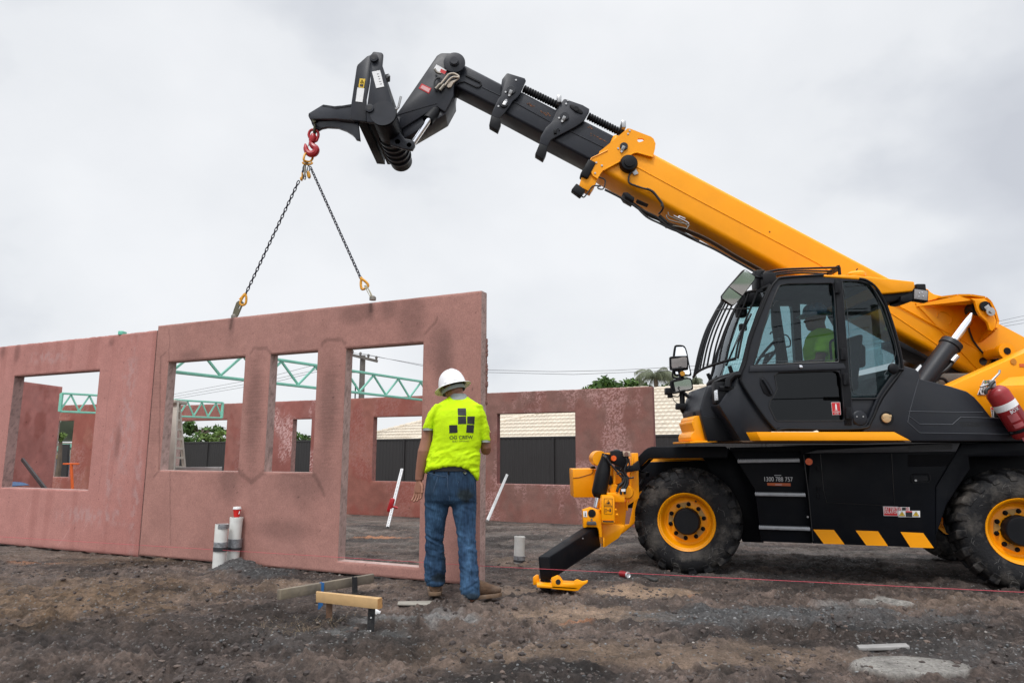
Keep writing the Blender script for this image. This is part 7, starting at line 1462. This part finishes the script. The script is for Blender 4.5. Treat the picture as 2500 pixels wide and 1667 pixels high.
armL = [(395, 192, 250, .052, 0), (440, 182, 246, .050, .0), (490, 170, 240, .046, .0), (530, 160, 233, .043, -.005), (558, 152, 228, .043, -.008), (585, 149, 222, .044, 0), (630, 143, 212, .042, .012), (680, 138, 199, .036, .025), (715, 136, 190, .031, .03), (738, 136, 187, .027, .03)]
sweep(m, [row(y, a, b, MY+dy, d) for y, a, b, d, dy in armL], 18)
hw = ptz(160, 742, MY+.03); hand(m, hw, Vector((-.04, .02, -1)), Vector((.85, -.52, 0)), 0, curl=.34, thumb=-1, spread=.22)
el = ptz(572, 548, MY+.06); sh = ptz(570, 440, MY+.045); m.tube([sh, sh.lerp(el, .5), el+Vector((0, -.005, .02)), el+Vector((0, .02, -.005)), el+Vector((-.01, .12, .015)), el+Vector((-.04, .24, .05))], [.050, .047, .045, .044, .040, .028], 18)
hand(m, el+Vector((-.04, .235, .05)), Vector((-.5, .8, .25)), Vector((.3, .1, .9)), 0, curl=.9, thumb=1)
# head, turned to the left and bowed
hc_ = ptz(372, 150, MY+.02); fwd = Vector((-.74, .55, -.30)).normalized(); upv = Vector((-.20, .22, .93)); upv = (upv-fwd*upv.dot(fwd)).normalized(); rt = fwd.cross(upv).normalized()
HR = Matrix((rt, fwd, upv)).transposed()
def hp_(x, y, z): return hc_+rt*x+fwd*y+upv*z
ball(m, hc_+upv*.02, (.077, .095, .085), HR); ball(m, hp_(0, .030, -.035), (.062, .068, .075), HR); ball(m, hp_(0, .055, -.085), (.032, .035, .026), HR); ball(m, hp_(0, -.01, -.05), (.06, .06, .06), HR)
m.tube([hp_(0, .088, .005), hp_(0, .108, -.022), hp_(0, .096, -.034)], [.009, .014, .012], 8); ball(m, hp_(0, .082, .022), (.045, .018, .012), HR); ball(m, hp_(0, .090, -.060), (.022, .010, .010), HR)
for s in (-1, 1): ball(m, hp_(s*.078, -.008, -.012), (.010, .020, .034), HR); ball(m, hp_(s*.03, .083, .003), (.013, .008, .009), HR)
nb_ = ptz(400, 232, MY+.01); m.tube([hc_-upv*.03-fwd*.015, hc_.lerp(nb_, .6), nb_+Vector((0, .0, -.05))], [.060, .058, .066], 20)
sweep(m, [row(235, 340, 470, MY, .06), row(280, 290, 520, MY, .09), row(400, 270, 530, MY, .10), row(560, 260, 515, MY, .10), row(700, 225, 500, MY, .10), row(840, 210, 500, MY, .09)], 20)
sweep(m, [row(300, 225, 300, MY, .06), row(400, 200, 250, MY, .05)], 14); sweep(m, [row(300, 505, 560, MY, .06), row(450, 548, 592, MY+.04, .05)], 14)
for lg in (legL, legR): sweep(m, [row(840, lg[0][1]+25, lg[0][2]-25, MY, .07)]+[row(y, a+22, b-22, MY+dy, d-.022) for y, a, b, d, dy in lg]+[row(lg[-1][0]+25, lg[-1][1]+30, lg[-1][2]-30, MY+lg[-1][4], .04)], 16)
body_ = fuse(m, 'body', SKIN, MAN, .004, 2)
m = M()
for s in (-1, 1): ball(m, hp_(s*.03, .086, .004), (.008, .006, .006), HR)
m.out('eyes', mat('eye', (.05, .03, .02), .2), body_)
# short dark hair round the back of the head
m = M(); ball(m, hp_(0, -.012, .022), (.080, .090, .075), HR); ball(m, hp_(0, -.035, -.01), (.070, .062, .045), HR); m.out('hair', mat('dark_hair', (.03, .022, .018), .8, bump=.5, bs=200), MAN)
# hard hat
hn = Vector((-.27, .16, .95)).normalized(); hf = Vector((-.55, .82, 0)); hf = (hf-hn*hf.dot(hn)).normalized(); hs = hf.cross(hn).normalized(); ho = ptz(366, 160, MY+.03)
m = M(); n_ = 48; prof = []
for i in range(14): t = i/13*pi/2; prof.append((cos(t)**.82, sin(t)))
V = []
for r, h in prof:
    ring = []
    for j in range(n_):
        a = 2*pi*j/n_; rid = 1+.018*np.exp(-((np.mod(a, pi)-pi/2)/.16)**2)*(1-h)*0; rx = .112*r*rid; ry = .135*r
        ring.append(m.bm.verts.new(ho+hs*(rx*cos(a))+hf*(ry*sin(a))+hn*(.150*h+.006*np.exp(-(cos(a)/.13)**2)*(r > .05)*min(1, h*2)*(1-h*.2))))
    V.append(ring)
for A, B in zip(V[:-1], V[1:]):
    for j in range(n_): m.bm.faces.new((A[j], A[(j+1) % n_], B[(j+1) % n_], B[j]))
W_ = [V[0]]
for r_, dz in ((.006, -.002), (.024, -.006), (.040, -.013), (.043, -.017), (.038, -.016), (.0, -.006)):
    W_.append([m.bm.verts.new(ho+hs*((.112+r_)*cos(2*pi*j/n_))+hf*((.135+r_)*sin(2*pi*j/n_))+hn*(dz+.004*cos(4*pi*j/n_))) for j in range(n_)])
for A, B in zip(W_[:-1], W_[1:]):
    for j in range(n_): m.bm.faces.new((A[j], B[j], B[(j+1) % n_], A[(j+1) % n_]))
bmesh.ops.recalc_face_normals(m.bm, faces=list(m.bm.faces)); hat = m.out('hard_hat', mat('white_shell', (.80, .79, .80), .28, var=.02, rv=.05), MAN, 60)
m = M(); q = [ho+hs*(.098*cos(t))+hf*(.118*sin(t))-hn*.020 for t in np.linspace(0, 2*pi, 33)[:-1]]; A = q+[q[0]]; sheet(m, A, [v-hn*.030 for v in A], .003); m.out('headband', mat('grey_band', (.30, .33, .33), .6), hat)
m = M()
for t in (3.7, 4.4): m = M(); m.beam(ho+hs*(.113*cos(t))+hf*(.136*sin(t))+hn*.012, ho+hs*(.108*cos(t))+hf*(.130*sin(t))+hn*.038, .03, .008, up=hs*cos(t)+hf*sin(t), bev=.002); m.out('hat_slot', WHI, hat)
# boots
BOOT = mat('brown_suede', (.10, .055, .030), .85, var=.3, vs=22, bump=.6, bs=90, dirt=(.20, .15, .115), ds=8, damt=.7); SOLE = mat('sole_rubber', (.16, .10, .06), .8, var=.3, vs=20, dirt=(.22, .17, .14), ds=10, damt=.7)
def boot(heel, d, top, wdt, nm='boot'):
    d = Vector(d).normalized(); s = Vector((d.y, -d.x, 0)); g = heel.z; m = M()
    rings = []
    for t, w, h in ((-.022, .042, .075), (-.008, .054, .11), (.05, .058, .135), (.10, .056, .12), (.15, .058, .100), (.20, .061, .078), (.25, .057, .060), (.30, .038, .040)):
        rings.append((heel+d*t+Vector((0, 0, .025+h/2)), s*w, Vector((0, 0, h/2+.004))))
    sweep(m, rings, 18, 2.4)
    sweep(m, [(heel+d*.045+Vector((0, 0, .05)), s*.044, d*.062), (heel+d*.04+Vector((0, 0, .10)), s*.043, d*.056), (top, s*.047, d*.058), (top+Vector((0, 0, .02)), s*.043, d*.052)], 18)
    o = fuse(m, nm, BOOT, MAN, .006, 4, lambda co: (fbm(co[:, 0]*30, co[:, 2]*30, 3, 5)-.5)*.004)
    m = M(); pr = []
    for t, w in ((-.034, .028), (-.026, .046), (.02, .057), (.08, .055), (.15, .060), (.21, .065), (.26, .058), (.31, .030)): pr.append((t, w))
    pts = [heel+d*t+s*w for t, w in pr]+[heel+d*t-s*w for t, w in pr[::-1]]; m.prism(pts, (0, 0, .030), .004); m.out('sole', SOLE, o)
    m = M()
    for k in range(3): c = heel+d*(.10+.03*k)+Vector((0, 0, .115-.018*k)); m.tube([c-s*.03, c+Vector((0, 0, .008)), c+s*.03], .003, 5)
    m.tube([heel+d*-.015+Vector((0, 0, .10)), heel+d*-.02+Vector((0, 0, .13)), top+Vector((0, -.05, .03))], .004, 5); m.out('lace', mat('tan_lace', (.3, .22, .13), .8), o); return o
hl = ptz(258, 1482, MY+.09); hl.z = max(gz(hl.x, hl.y+.1), 0)+.016; tl = ptz(262, 1390, MY+.13); tl = Vector((tl.x, hl.y+.06, hl.z+.17)); boot(hl, (-.12, 1, 0), tl, 0)
hr = ptz(452, 1512, MY-.09); hr.z = max(gz(hr.x+.1, hr.y), 0)+.016; tr_ = Vector((hr.x+.03, hr.y+.035, hr.z+.17)); boot(hr, (.86, .5, 0), tr_, 0)
# ---- operator in the cab
DV = thing('person', P(*z5((1260, 900))[0], YC+.5), 'machine operator in the cab with a patterned hard hat and a green work shirt', 'person'); DY = YC+.5
def r5(y, xl, xr, d, dy=0): a = P(*z5((xl, y))[0], DY+dy); b = P(*z5((xr, y))[0], DY+dy); return ((a+b)/2, Vector(((b.x-a.x)/2, 0, 0)), Vector((0, d, 0)))
m = M(); sweep(m, [r5(600, 1205, 1300, .06), r5(640, 1170, 1350, .15), r5(680, 1150, 1380, .21), r5(760, 1135, 1390, .20), r5(850, 1145, 1385, .19), r5(960, 1150, 1400, .19)], 24)
m.tube([P(*z5((1280, 690))[0], DY-.2), P(*z5((1260, 800))[0], DY-.24)], [.075, .065], 14); m.tube([P(*z5((1280, 690))[0], DY+.2), P(*z5((1250, 800))[0], DY+.24)], [.075, .065], 14)
sh_ = fuse(m, 'shirt', mat('green_work_shirt', (.50, .95, .02), .8, bump=.3, bs=80), DV, .011, 4, lambda co: (1-abs(fbm(co[:, 0]*8, co[:, 2]*11, 3, 5)-.5)*4).clip(0, 1)*.008)
m = M(); hd_ = P(*z5((1215, 520))[0], DY); ball(m, hd_+Vector((0, 0, .03)), (.10, .078, .10)); ball(m, hd_+Vector((-.03, 0, -.05)), (.075, .062, .075)); ball(m, hd_+Vector((-.065, 0, -.095)), (.03, .03, .022)); m.tube([hd_+Vector((-.085, 0, .01)), hd_+Vector((-.118, 0, -.03)), hd_+Vector((-.10, 0, -.04))], [.008, .013, .01], 8); ball(m, hd_+Vector((.01, -.078, -.01)), (.02, .01, .032)); ball(m, hd_+Vector((.01, .078, -.01)), (.02, .01, .032)); ball(m, hd_+Vector((-.095, 0, -.068)), (.012, .02, .008))
m.tube([hd_+Vector((.02, 0, -.04)), P(*z5((1250, 620))[0], DY), P(*z5((1260, 680))[0], DY)], [.06, .06, .08], 16)
for s in (-1, 1):
    e0 = P(*z5((1262, 770))[0], DY+s*.24); e1 = P(*z5((1240, 870))[0], DY+s*.25); w1 = P(*z5((1050, 880))[0], DY+s*.17); m.tube([e0, e1, e1.lerp(w1, .1), w1], [.048, .044, .044, .028], 14); hand(m, w1, Vector((-1, -.1*s, 0)), Vector((0, 1, .3)), 0, curl=1.0, thumb=s)
sweep(m, [r5(680, 1180, 1350, .15), r5(960, 1170, 1380, .15)], 16)
for s in (-1, 1): m.tube([P(*z5((1270, 970))[0], DY+s*.1), P(*z5((1050, 990))[0], DY+s*.14), P(*z5((960, 1150))[0], DY+s*.14), P(*z5((920, 1290))[0], DY+s*.14)], [.085, .075, .055, .045], 14)
fuse(m, 'body', SKIN, DV, .008, 3)
m = M()
for s in (-1, 1): m.tube([P(*z5((1290, 965))[0], DY+s*.1), P(*z5((1050, 990))[0], DY+s*.14), P(*z5((955, 1160))[0], DY+s*.14), P(*z5((920, 1300))[0], DY+s*.14)], [.10, .09, .07, .06], 16)
fuse(m, 'trousers', mat('navy_drill', (.02, .025, .04), .8), DV, .012)
m = M(); ho2 = P(*z5((1212, 490))[0], DY); m.lathe([(-.012, .10), (-.008, .155), (.0, .152), (.012, .118), (.05, .116), (.09, .10), (.115, .07), (.125, .02)], ho2, (-.12, 0, 1), 32); m.out('hard_hat', mat('patterned_shell', (.10, .28, .42), .35, var=.6, vs=28, dirt=(.55, .6, .6), ds=22, damt=.9), DV, 50)
m = M(); m.beam(ho2+Vector((-.12, -.05, -.004)), ho2+Vector((-.19, -.04, -.02)), .16, .006); m.out('hat_peak', bpy.data.materials['patterned_shell'], DV)
# ================================================================== small things on the site
PVC = mat('white_pvc', (.72, .73, .70), .35, var=.06, dirt=(.35, .30, .26), ds=5, damt=.35); TAPE = mat('duct_tape', (.26, .27, .285), .35, .3, var=.3, vs=40, bump=.6, bs=60); TAPD = mat('dark_tape', (.035, .036, .04), .5)
def pipe(pb_, pt_, Y, rpx, label, bands, collar=True, Yt=None):
    b = P(*pb_, Y); t = P(*pt_, Yt or Y); r = rpx/FPX*Y; d = (t-b).normalized(); L_ = (t-b).length; root = thing('stub_pipe', b, label, 'pipe'); b = b-d*.08; L_ += .08
    m = M(); m.lathe([(0, r), (L_, r), (L_, r*.86), (L_-.05, r*.86)], b, d, 28); o = m.out('tube', PVC, root)
    if collar: m = M(); m.lathe([(L_-.04, r*1.03), (L_-.002, r*1.05), (L_-.002, r)], b, d, 28, caps=False); m.out('socket', PVC, root)
    for f0, f1, k, mt_ in bands:
        m = M(); pr = []; n_ = 8
        for i in range(n_+1): pr.append((.08+(L_-.08)*(f0+(f1-f0)*i/n_), r*(k+.02*RNG.rand())))
        m.lathe(pr, b, d+Vector((.02, 0, 0)), 26); m.out('tape', mt_, root, 70)
    return root, t, r
Yp = G(533, 1392).y
pipe(y7((210, 745))[0], y7((240, 308))[0], G(533, 1390).y, 14.5, 'short white pipe with grey tape at its top and middle, left of the pair', [(.90, 1.0, 1.03, TAPE), (.48, .61, 1.10, TAPE), (.41, .50, 1.14, TAPD)], False)
rt_, ct2, cr2 = pipe(y7((340, 690))[0], y7((383, 243))[0], G(565, 1384).y, 14.5, 'taller white pipe with a taped middle carrying the red cup', [(.34, .54, 1.12, TAPE), (.31, .36, 1.2, TAPD)])
for rr0, (ax0, ay0), (ax1, ay1) in (('stub_pipe', (250, 600), (236, 680)),): pass
CUP = thing('paper_cup', ct2, 'red paper cup with a white lid standing on the taller pipe', 'cup'); m = M(); m.lathe([(0, .029), (.085, .041)], ct2+Vector((0, 0, .002)), (0, 0, 1), 24); m.out('cup', mat('cup_red', (.65, .015, .012), .5), CUP); m = M(); m.lathe([(.083, .043), (.090, .045), (.095, .042), (.108, .040), (.110, .034)], ct2, (0, 0, 1), 24); m.out('lid', WHI, CUP)
m = M(); m.prism([P(*q, ct2.y-.040) for q in y7((400, 212), (405, 195), (414, 178), (412, 200), (405, 216))], (0, .004, 0)); m.out('white_mark', WHI, CUP)
g = G(1268, 1374, -.02); pipe((1267, 1374), (1269, 1309), g.y, 12.5, 'lone white pipe stub with grey tape near its foot, between the man and the outrigger', [(.12, .28, 1.08, TAPE), (.05, .13, 1.1, TAPD)])
# ---- profile hurdles of timber and steel pegs
WG = mat('weathered_timber', (.16, .135, .105), .85, var=.3, vs=6, bump=.5, bs=30, dirt=(.30, .24, .15), ds=3, damt=.5, streak=True); WT = mat('fresh_pine', (.52, .33, .15), .7, var=.12, vs=5, bump=.2, bs=40, dirt=(.30, .19, .10), ds=7, damt=.3); WE = mat('pine_end', (.42, .22, .08), .8, var=.2, vs=60)
STAR = mat('black_peg_steel', (.02, .02, .022), .6, .3, dirt=(.12, .11, .1), ds=12, damt=.6); BLU = mat('blue_peg', (.015, .11, .30), .5, dirt=(.05, .06, .08), ds=14, damt=.5)
def onray(px, py, Y): return P(px, py, Y)
a0 = G(*y7((805, 1040))[0]); 
Yl = 5.30; Yr = 6.15
HG = thing('timber_hurdle', P(*y7((800, 1030))[0], Yl), 'long weathered grey plank nailed to pegs, pointing towards the lifted panel', 'set out hurdle')
A = [P(*q, Yl) for q in y7((768, 935), (772, 1032))]; B = [P(*q, Yr) for q in y7((1700, 780), (1702, 870))]
dn = Vector((.10, -.0, 0)); thk = Vector((.035, .02, 0)); nearL = [P(*y7((808, 935))[0], Yl-.02), P(*y7((808, 1033))[0], Yl-.02)]; 
m = M(); q = [P(*y7((808, 937))[0], Yl-.03), P(*y7((806, 1034))[0], Yl-.03), P(*y7((766, 1030))[0], Yl+.02), P(*y7((770, 933))[0], Yl+.02)]; q2 = [P(*y7((1700, 788))[0], Yr), P(*y7((1700, 868))[0], Yr), P(*y7((1684, 868))[0], Yr+.045), P(*y7((1688, 778))[0], Yr+.045)]; m.hexa(q+q2, .003); m.out('plank', WG, HG)
def peg(par, top, bot, Y, wd, mt_, nm='peg', ang=True):
    a = P(*y7(top)[0], Y); b = P(*y7(bot)[0], Y); b = b+(b-a).normalized()*.04; m = M(); m.beam(b, a, wd, .010, up=(0, 1, 0)); 
    if ang: d = (a-b); m.beam(b+Vector((-wd/2+.004, .018, 0)), a+Vector((-wd/2+.004, .018, 0)), .008, .036, up=(0, 1, 0))
    o = m.out(nm, mt_, par); return o, a, b
Yb_ = Yl+(Yr-Yl)*.52
peg(HG, (1200, 868), (1182, 1158), 5.62, .036, BLU); o, a, b = peg(HG, (1512, 815), (1515, 990), 5.92, .045, STAR)
HT = thing('timber_hurdle', P(*y7((1450, 1300))[0], 5.05), 'short fresh pine block on a rusty peg and a black steel peg in the foreground', 'set out hurdle')
YA, YB2 = 5.12, 4.78
m = M(); q = [P(*y7((1142, 955))[0], YA), P(*y7((1142, 1056))[0], YA), P(*y7((1150, 1050))[0], YA+.05), P(*y7((1150, 948))[0], YA+.05)]; q2 = [P(*y7((1732, 1024))[0], YB2), P(*y7((1732, 1124))[0], YB2), P(*y7((1776, 1110))[0], YB2+.055), P(*y7((1774, 1008))[0], YB2+.055)]; m.hexa(q+q2, .003); m.out('pine_block', WT, HT)
m = M(); m.prism([P(*p, YB2-.002+.03*(p[0] > y7((1750, 0))[0][0])) for p in y7((1734, 1026), (1734, 1122), (1774, 1109), (1772, 1011))], (.003, 0, 0)); m.out('cut_end', WE, HT)
peg(HT, (1272, 1060), (1262, 1315), 5.09, .042, mat('rusty_timber', (.13, .07, .04), .8, var=.4, vs=20, bump=.5, bs=60), 'peg', False); o, a, b = peg(HT, (1676, 1115), (1660, 1400), 4.90, .048, STAR)
m = M()
for f in (.25, .62): m.disc(a.lerp(b, f)+Vector((.0, -.006, 0)), (0, -1, 0), .006, .003, 10)
m.out('peg_hole', WHI, o)
# ---- boards, can and scraps on the ground
def slab(name, pxs, z, th, mt_, label, cat): 
    q = [G(a, b, z) for a, b in pxs]; c = sum(q, Vector())/4; zz = gz(c.x, c.y); q = [Vector((v.x, v.y, zz+.006)) for v in q]; m = M(); m.prism(q, (0, 0, th), .002); o = m.out(name, mt_, None); recentre(o); props(o, label, cat); return o
slab('timber_batten', [(970, 1480), (1062, 1481), (1064, 1471), (972, 1473)], 0, .010, mat('grey_batten', (.30, .28, .24), .8, var=.2), 'pale grey batten lying by the left boot of the man', 'timber')
slab('timber_batten', [(2098, 1590), (2222, 1586), (2212, 1577), (2092, 1582)], 0, .018, mat('pale_batten', (.27, .26, .25), .8, var=.2, vs=8), 'pale flat batten beside the round concrete patch in the right foreground', 'timber')
slab('slate_offcut', [(1570, 1411), (1598, 1421), (1608, 1418), (1580, 1409)], 0, .018, mat('slate', (.06, .06, .058), .7), 'dark flat offcut on the ground just right of the drink can', 'offcut')
cc = G(1530, 1408); CN = thing('drink_can', (cc.x, cc.y, gz(cc.x, cc.y)), 'crushed red drink can lying on its side under the string line', 'can'); cz = gz(cc.x, cc.y)+.036; ca = Vector((.55, -.8, .03)).normalized()
m = M(); m.lathe([(-.055, .024), (-.048, .031), (-.01, .033), (.02, .028), (.045, .031)], Vector((cc.x-.02, cc.y+.02, cz)), ca, 20); m.out('can_body', REDX, CN); m = M(); m.lathe([(.045, .031), (.055, .030), (.058, .027), (.054, .024), (.050, .005)], Vector((cc.x-.02, cc.y+.02, cz)), ca, 20); m.out('can_end', mat('aluminium', (.75, .76, .78), .35, .6), CN)
g1 = G(920, 1505); m = M(); m.box((g1.x, g1.y, gz(g1.x, g1.y)+.02), .05, .03, .03, .004, Matrix.Rotation(.5, 3, 'Y').to_3x3()); o = m.out('polystyrene_scrap', WHI, None); recentre(o); props(o, 'small white foam scrap beside the black steel peg', 'scrap')
# ---- dry straw by the pegs
m = M(); rs = np.random.RandomState(9)
vs = []; fs = []
for (px, py, k, rx) in ((720, 1545, 110, .13), (770, 1540, 60, .09), (825, 1520, 40, .05)):
    c = G(px, py)
    for i in range(k):
        x = c.x+rs.randn()*rx; y = c.y+rs.randn()*rx*.5; z = gz(x, y)+.004+rs.rand()*.02; a = rs.rand()*6.28; L_ = .03+.07*rs.rand(); u = Vector((cos(a)*L_, sin(a)*L_, rs.rand()*.05)); w = Vector((-sin(a), cos(a), 0))*.0012; p = Vector((x, y, z)); n0 = len(vs); vs += [p-w, p+w, p+u]; fs.append((n0, n0+1, n0+2))
m.bm.free(); props(link('dry_straw', pydata('dry_straw', vs, fs), mat('straw', (.20, .145, .085), .8, var=.3), None, smooth=False), kind='stuff')
# ---- string line
S0 = P(-40, 1307, 8.95); S1 = P(1187, 1381.5, 6.12); S2 = P(2520, 1446, 4.45)
m = M(); q = []
for i in range(30): q.append(S0.lerp(S1, i/30))
for i in range(31): q.append(S1.lerp(S2, i/30))
m.tube(q, .0017, 5); o = m.out('string_line', mat('pink_string', (.55, .06, .09), .6), None); recentre(o); props(o, 'pink builder string stretched low across the whole site', 'string line')
# ---- ladder, props and braces beyond the panels
ALU = mat('aluminium_mill', (.50, .50, .49), .4, .5, var=.12); WDL = mat('ladder_timber', (.50, .46, .40), .6, var=.15)
LY = 9.6
LD = thing('stepladder', P(430, 1200, LY), 'tall timber coloured stepladder standing behind the left window of the lifted panel', 'ladder')
for a, b, Y0, Y1, w in (((150, 655), (128, 1020), LY-.1, LY-.3, .10), ((165, 660), (195, 1010), LY+.1, LY+.45, .05), ((138, 655), (105, 1010), LY+.0, LY-.1, .03)):
    p = P(*y4(a)[0], Y0); q = P(*y4(b)[0], Y1); q = q+(q-p)*.62; m = M(); m.beam(q, p, w*.75, .05, up=(0, 1, 0), bev=.004); m.out('stile', WDL, LD)
for k in range(7):
    t = k/6; y = 700+t*300; m = M(); m.beam(P(*y4((150-t*22, y))[0], LY-.1-.2*t), P(*y4((166+t*28, y+3))[0], LY+.1+.35*t), .025, .03); m.out('rung', WDL, LD)
m = M(); m.box(P(*y4((152, 658))[0], LY), .16, .35, .05, .01); m.out('top_cap', WDL, LD)
PO = mat('orange_prop', (.75, .13, .02), .45)
q = P(*y3((448, 1050))[0], 13.4); OP = thing('steel_prop', q, 'thin orange steel prop standing inside the left window', 'prop'); m = M(); t_ = P(*y3((440, 890))[0], 13.4); m.tube([q+(q-t_)*.7, t_], .026, 10); m.out('tube', PO, OP); m = M(); m.box(t_, .30, .05, .03, .004); m.out('head_plate', PO, OP)
def stick(name, a, b, Ya, Yb3, r, mt_, label, cat, ext=0):
    p = P(*a, Ya); q = P(*b, Yb3); q = q+(q-p)*ext; m = M(); m.beam(p, q, r*2, r*1.4, up=(0, 1, 0), bev=.003); o = m.out(name, mt_, None); recentre(o); return props(o, label, cat)
stick('wall_brace', y3((138, 862))[0], y3((275, 1040))[0], 12.8, 11.5, .028, mat('dark_brace', (.025, .02, .02), .7), 'dark diagonal brace leaning inside the left window', 'brace', .9)
stick('floor_brace', y4((142, 1014))[0], y4((392, 1012))[0], 9.4, 9.3, .03, ALU, 'horizontal metal brace just above the sill of the left window', 'brace')
bd = P(*y3((20, 1022))[0], 10.5); m = M(); m.prism([P(*p, 10.5) for p in y3((-60, 1008), (0, 1012), (50, 1030), (-60, 1040))], (0, .5, 0), .02); o = m.out('blue_tarpaulin', mat('tarp_blue', (.02, .09, .22), .5), None); recentre(o); props(o, 'edge of a blue tarpaulin above the sill of the far left window', 'tarpaulin')
# two levelling poles against the back walls
LP1 = thing('adjustable_pole', P(*y5((332, 1172))[0], 12.6), 'white perforated pole with a red clamp leaning in the door opening', 'pole'); a = P(*y5((332, 1172))[0], 12.5); b = P(*y5((422, 850))[0], 13.9); a.z = min(a.z, gz(a.x, a.y)+.02)
m = M(); m.beam(a, b, .055, .04, up=(0, 1, 0), bev=.004); m.out('bar', mat('perforated_bar', (.62, .62, .62), .5, var=.3, vs=60), LP1); m = M()
for i in range(40): m.box(a.lerp(b, (i+.5)/40)+Vector((0, -.028, 0)), .022, .004, .022)
m.out('holes', STK_K, LP1); m = M(); c = a.lerp(b, .34); m.box(c+Vector((-.03, -.05, .02)), .09, .10, .26, .03, Matrix.Rotation(.28, 3, 'Y').to_3x3()); m.tube([c+Vector((0, -.06, 0)), c+Vector((.10, -.06, -.03))], .022, 8); m.out('clamp', REDP, LP1)
LP2 = thing('adjustable_pole', P(*y6((40, 1450))[0], 12.6), 'silver slotted pole leaning on the back panel right of the man', 'pole'); a = P(*y6((36, 1460))[0], 11.2); b = P(*y6((215, 1042))[0], 13.3); a.z = max(a.z, gz(a.x, a.y)); m = M(); m.beam(a, b, .05, .04, up=(0, 1, 0), bev=.004); m.out('bar', ALU, LP2); m = M()
for i in range(5): m.beam(a.lerp(b, .12+.18*i)+Vector((0, -.03, 0)), a.lerp(b, .16+.18*i)+Vector((0, -.03, 0)), .02, .006)
m.out('slots', STK_K, LP2)
# rough mortar on the rear edge of the lifted panel is part of it
m = M(); rs = np.random.RandomState(2)
for i in range(34):
    z = WF.uz(1187, 830+i*4.6, .12)[1]; p = WF.pt(RU1, z, .118); r = .008+.012*rs.rand(); q = bmesh.ops.create_icosphere(m.bm, subdivisions=1, radius=r)
    for v in q['verts']: v.co = p+Vector((v.co.x*1.2, v.co.y, v.co.z*(1+rs.rand())))
m.out('mortar_snots', mat('mortar', (.20, .10, .085), .9), lifted)
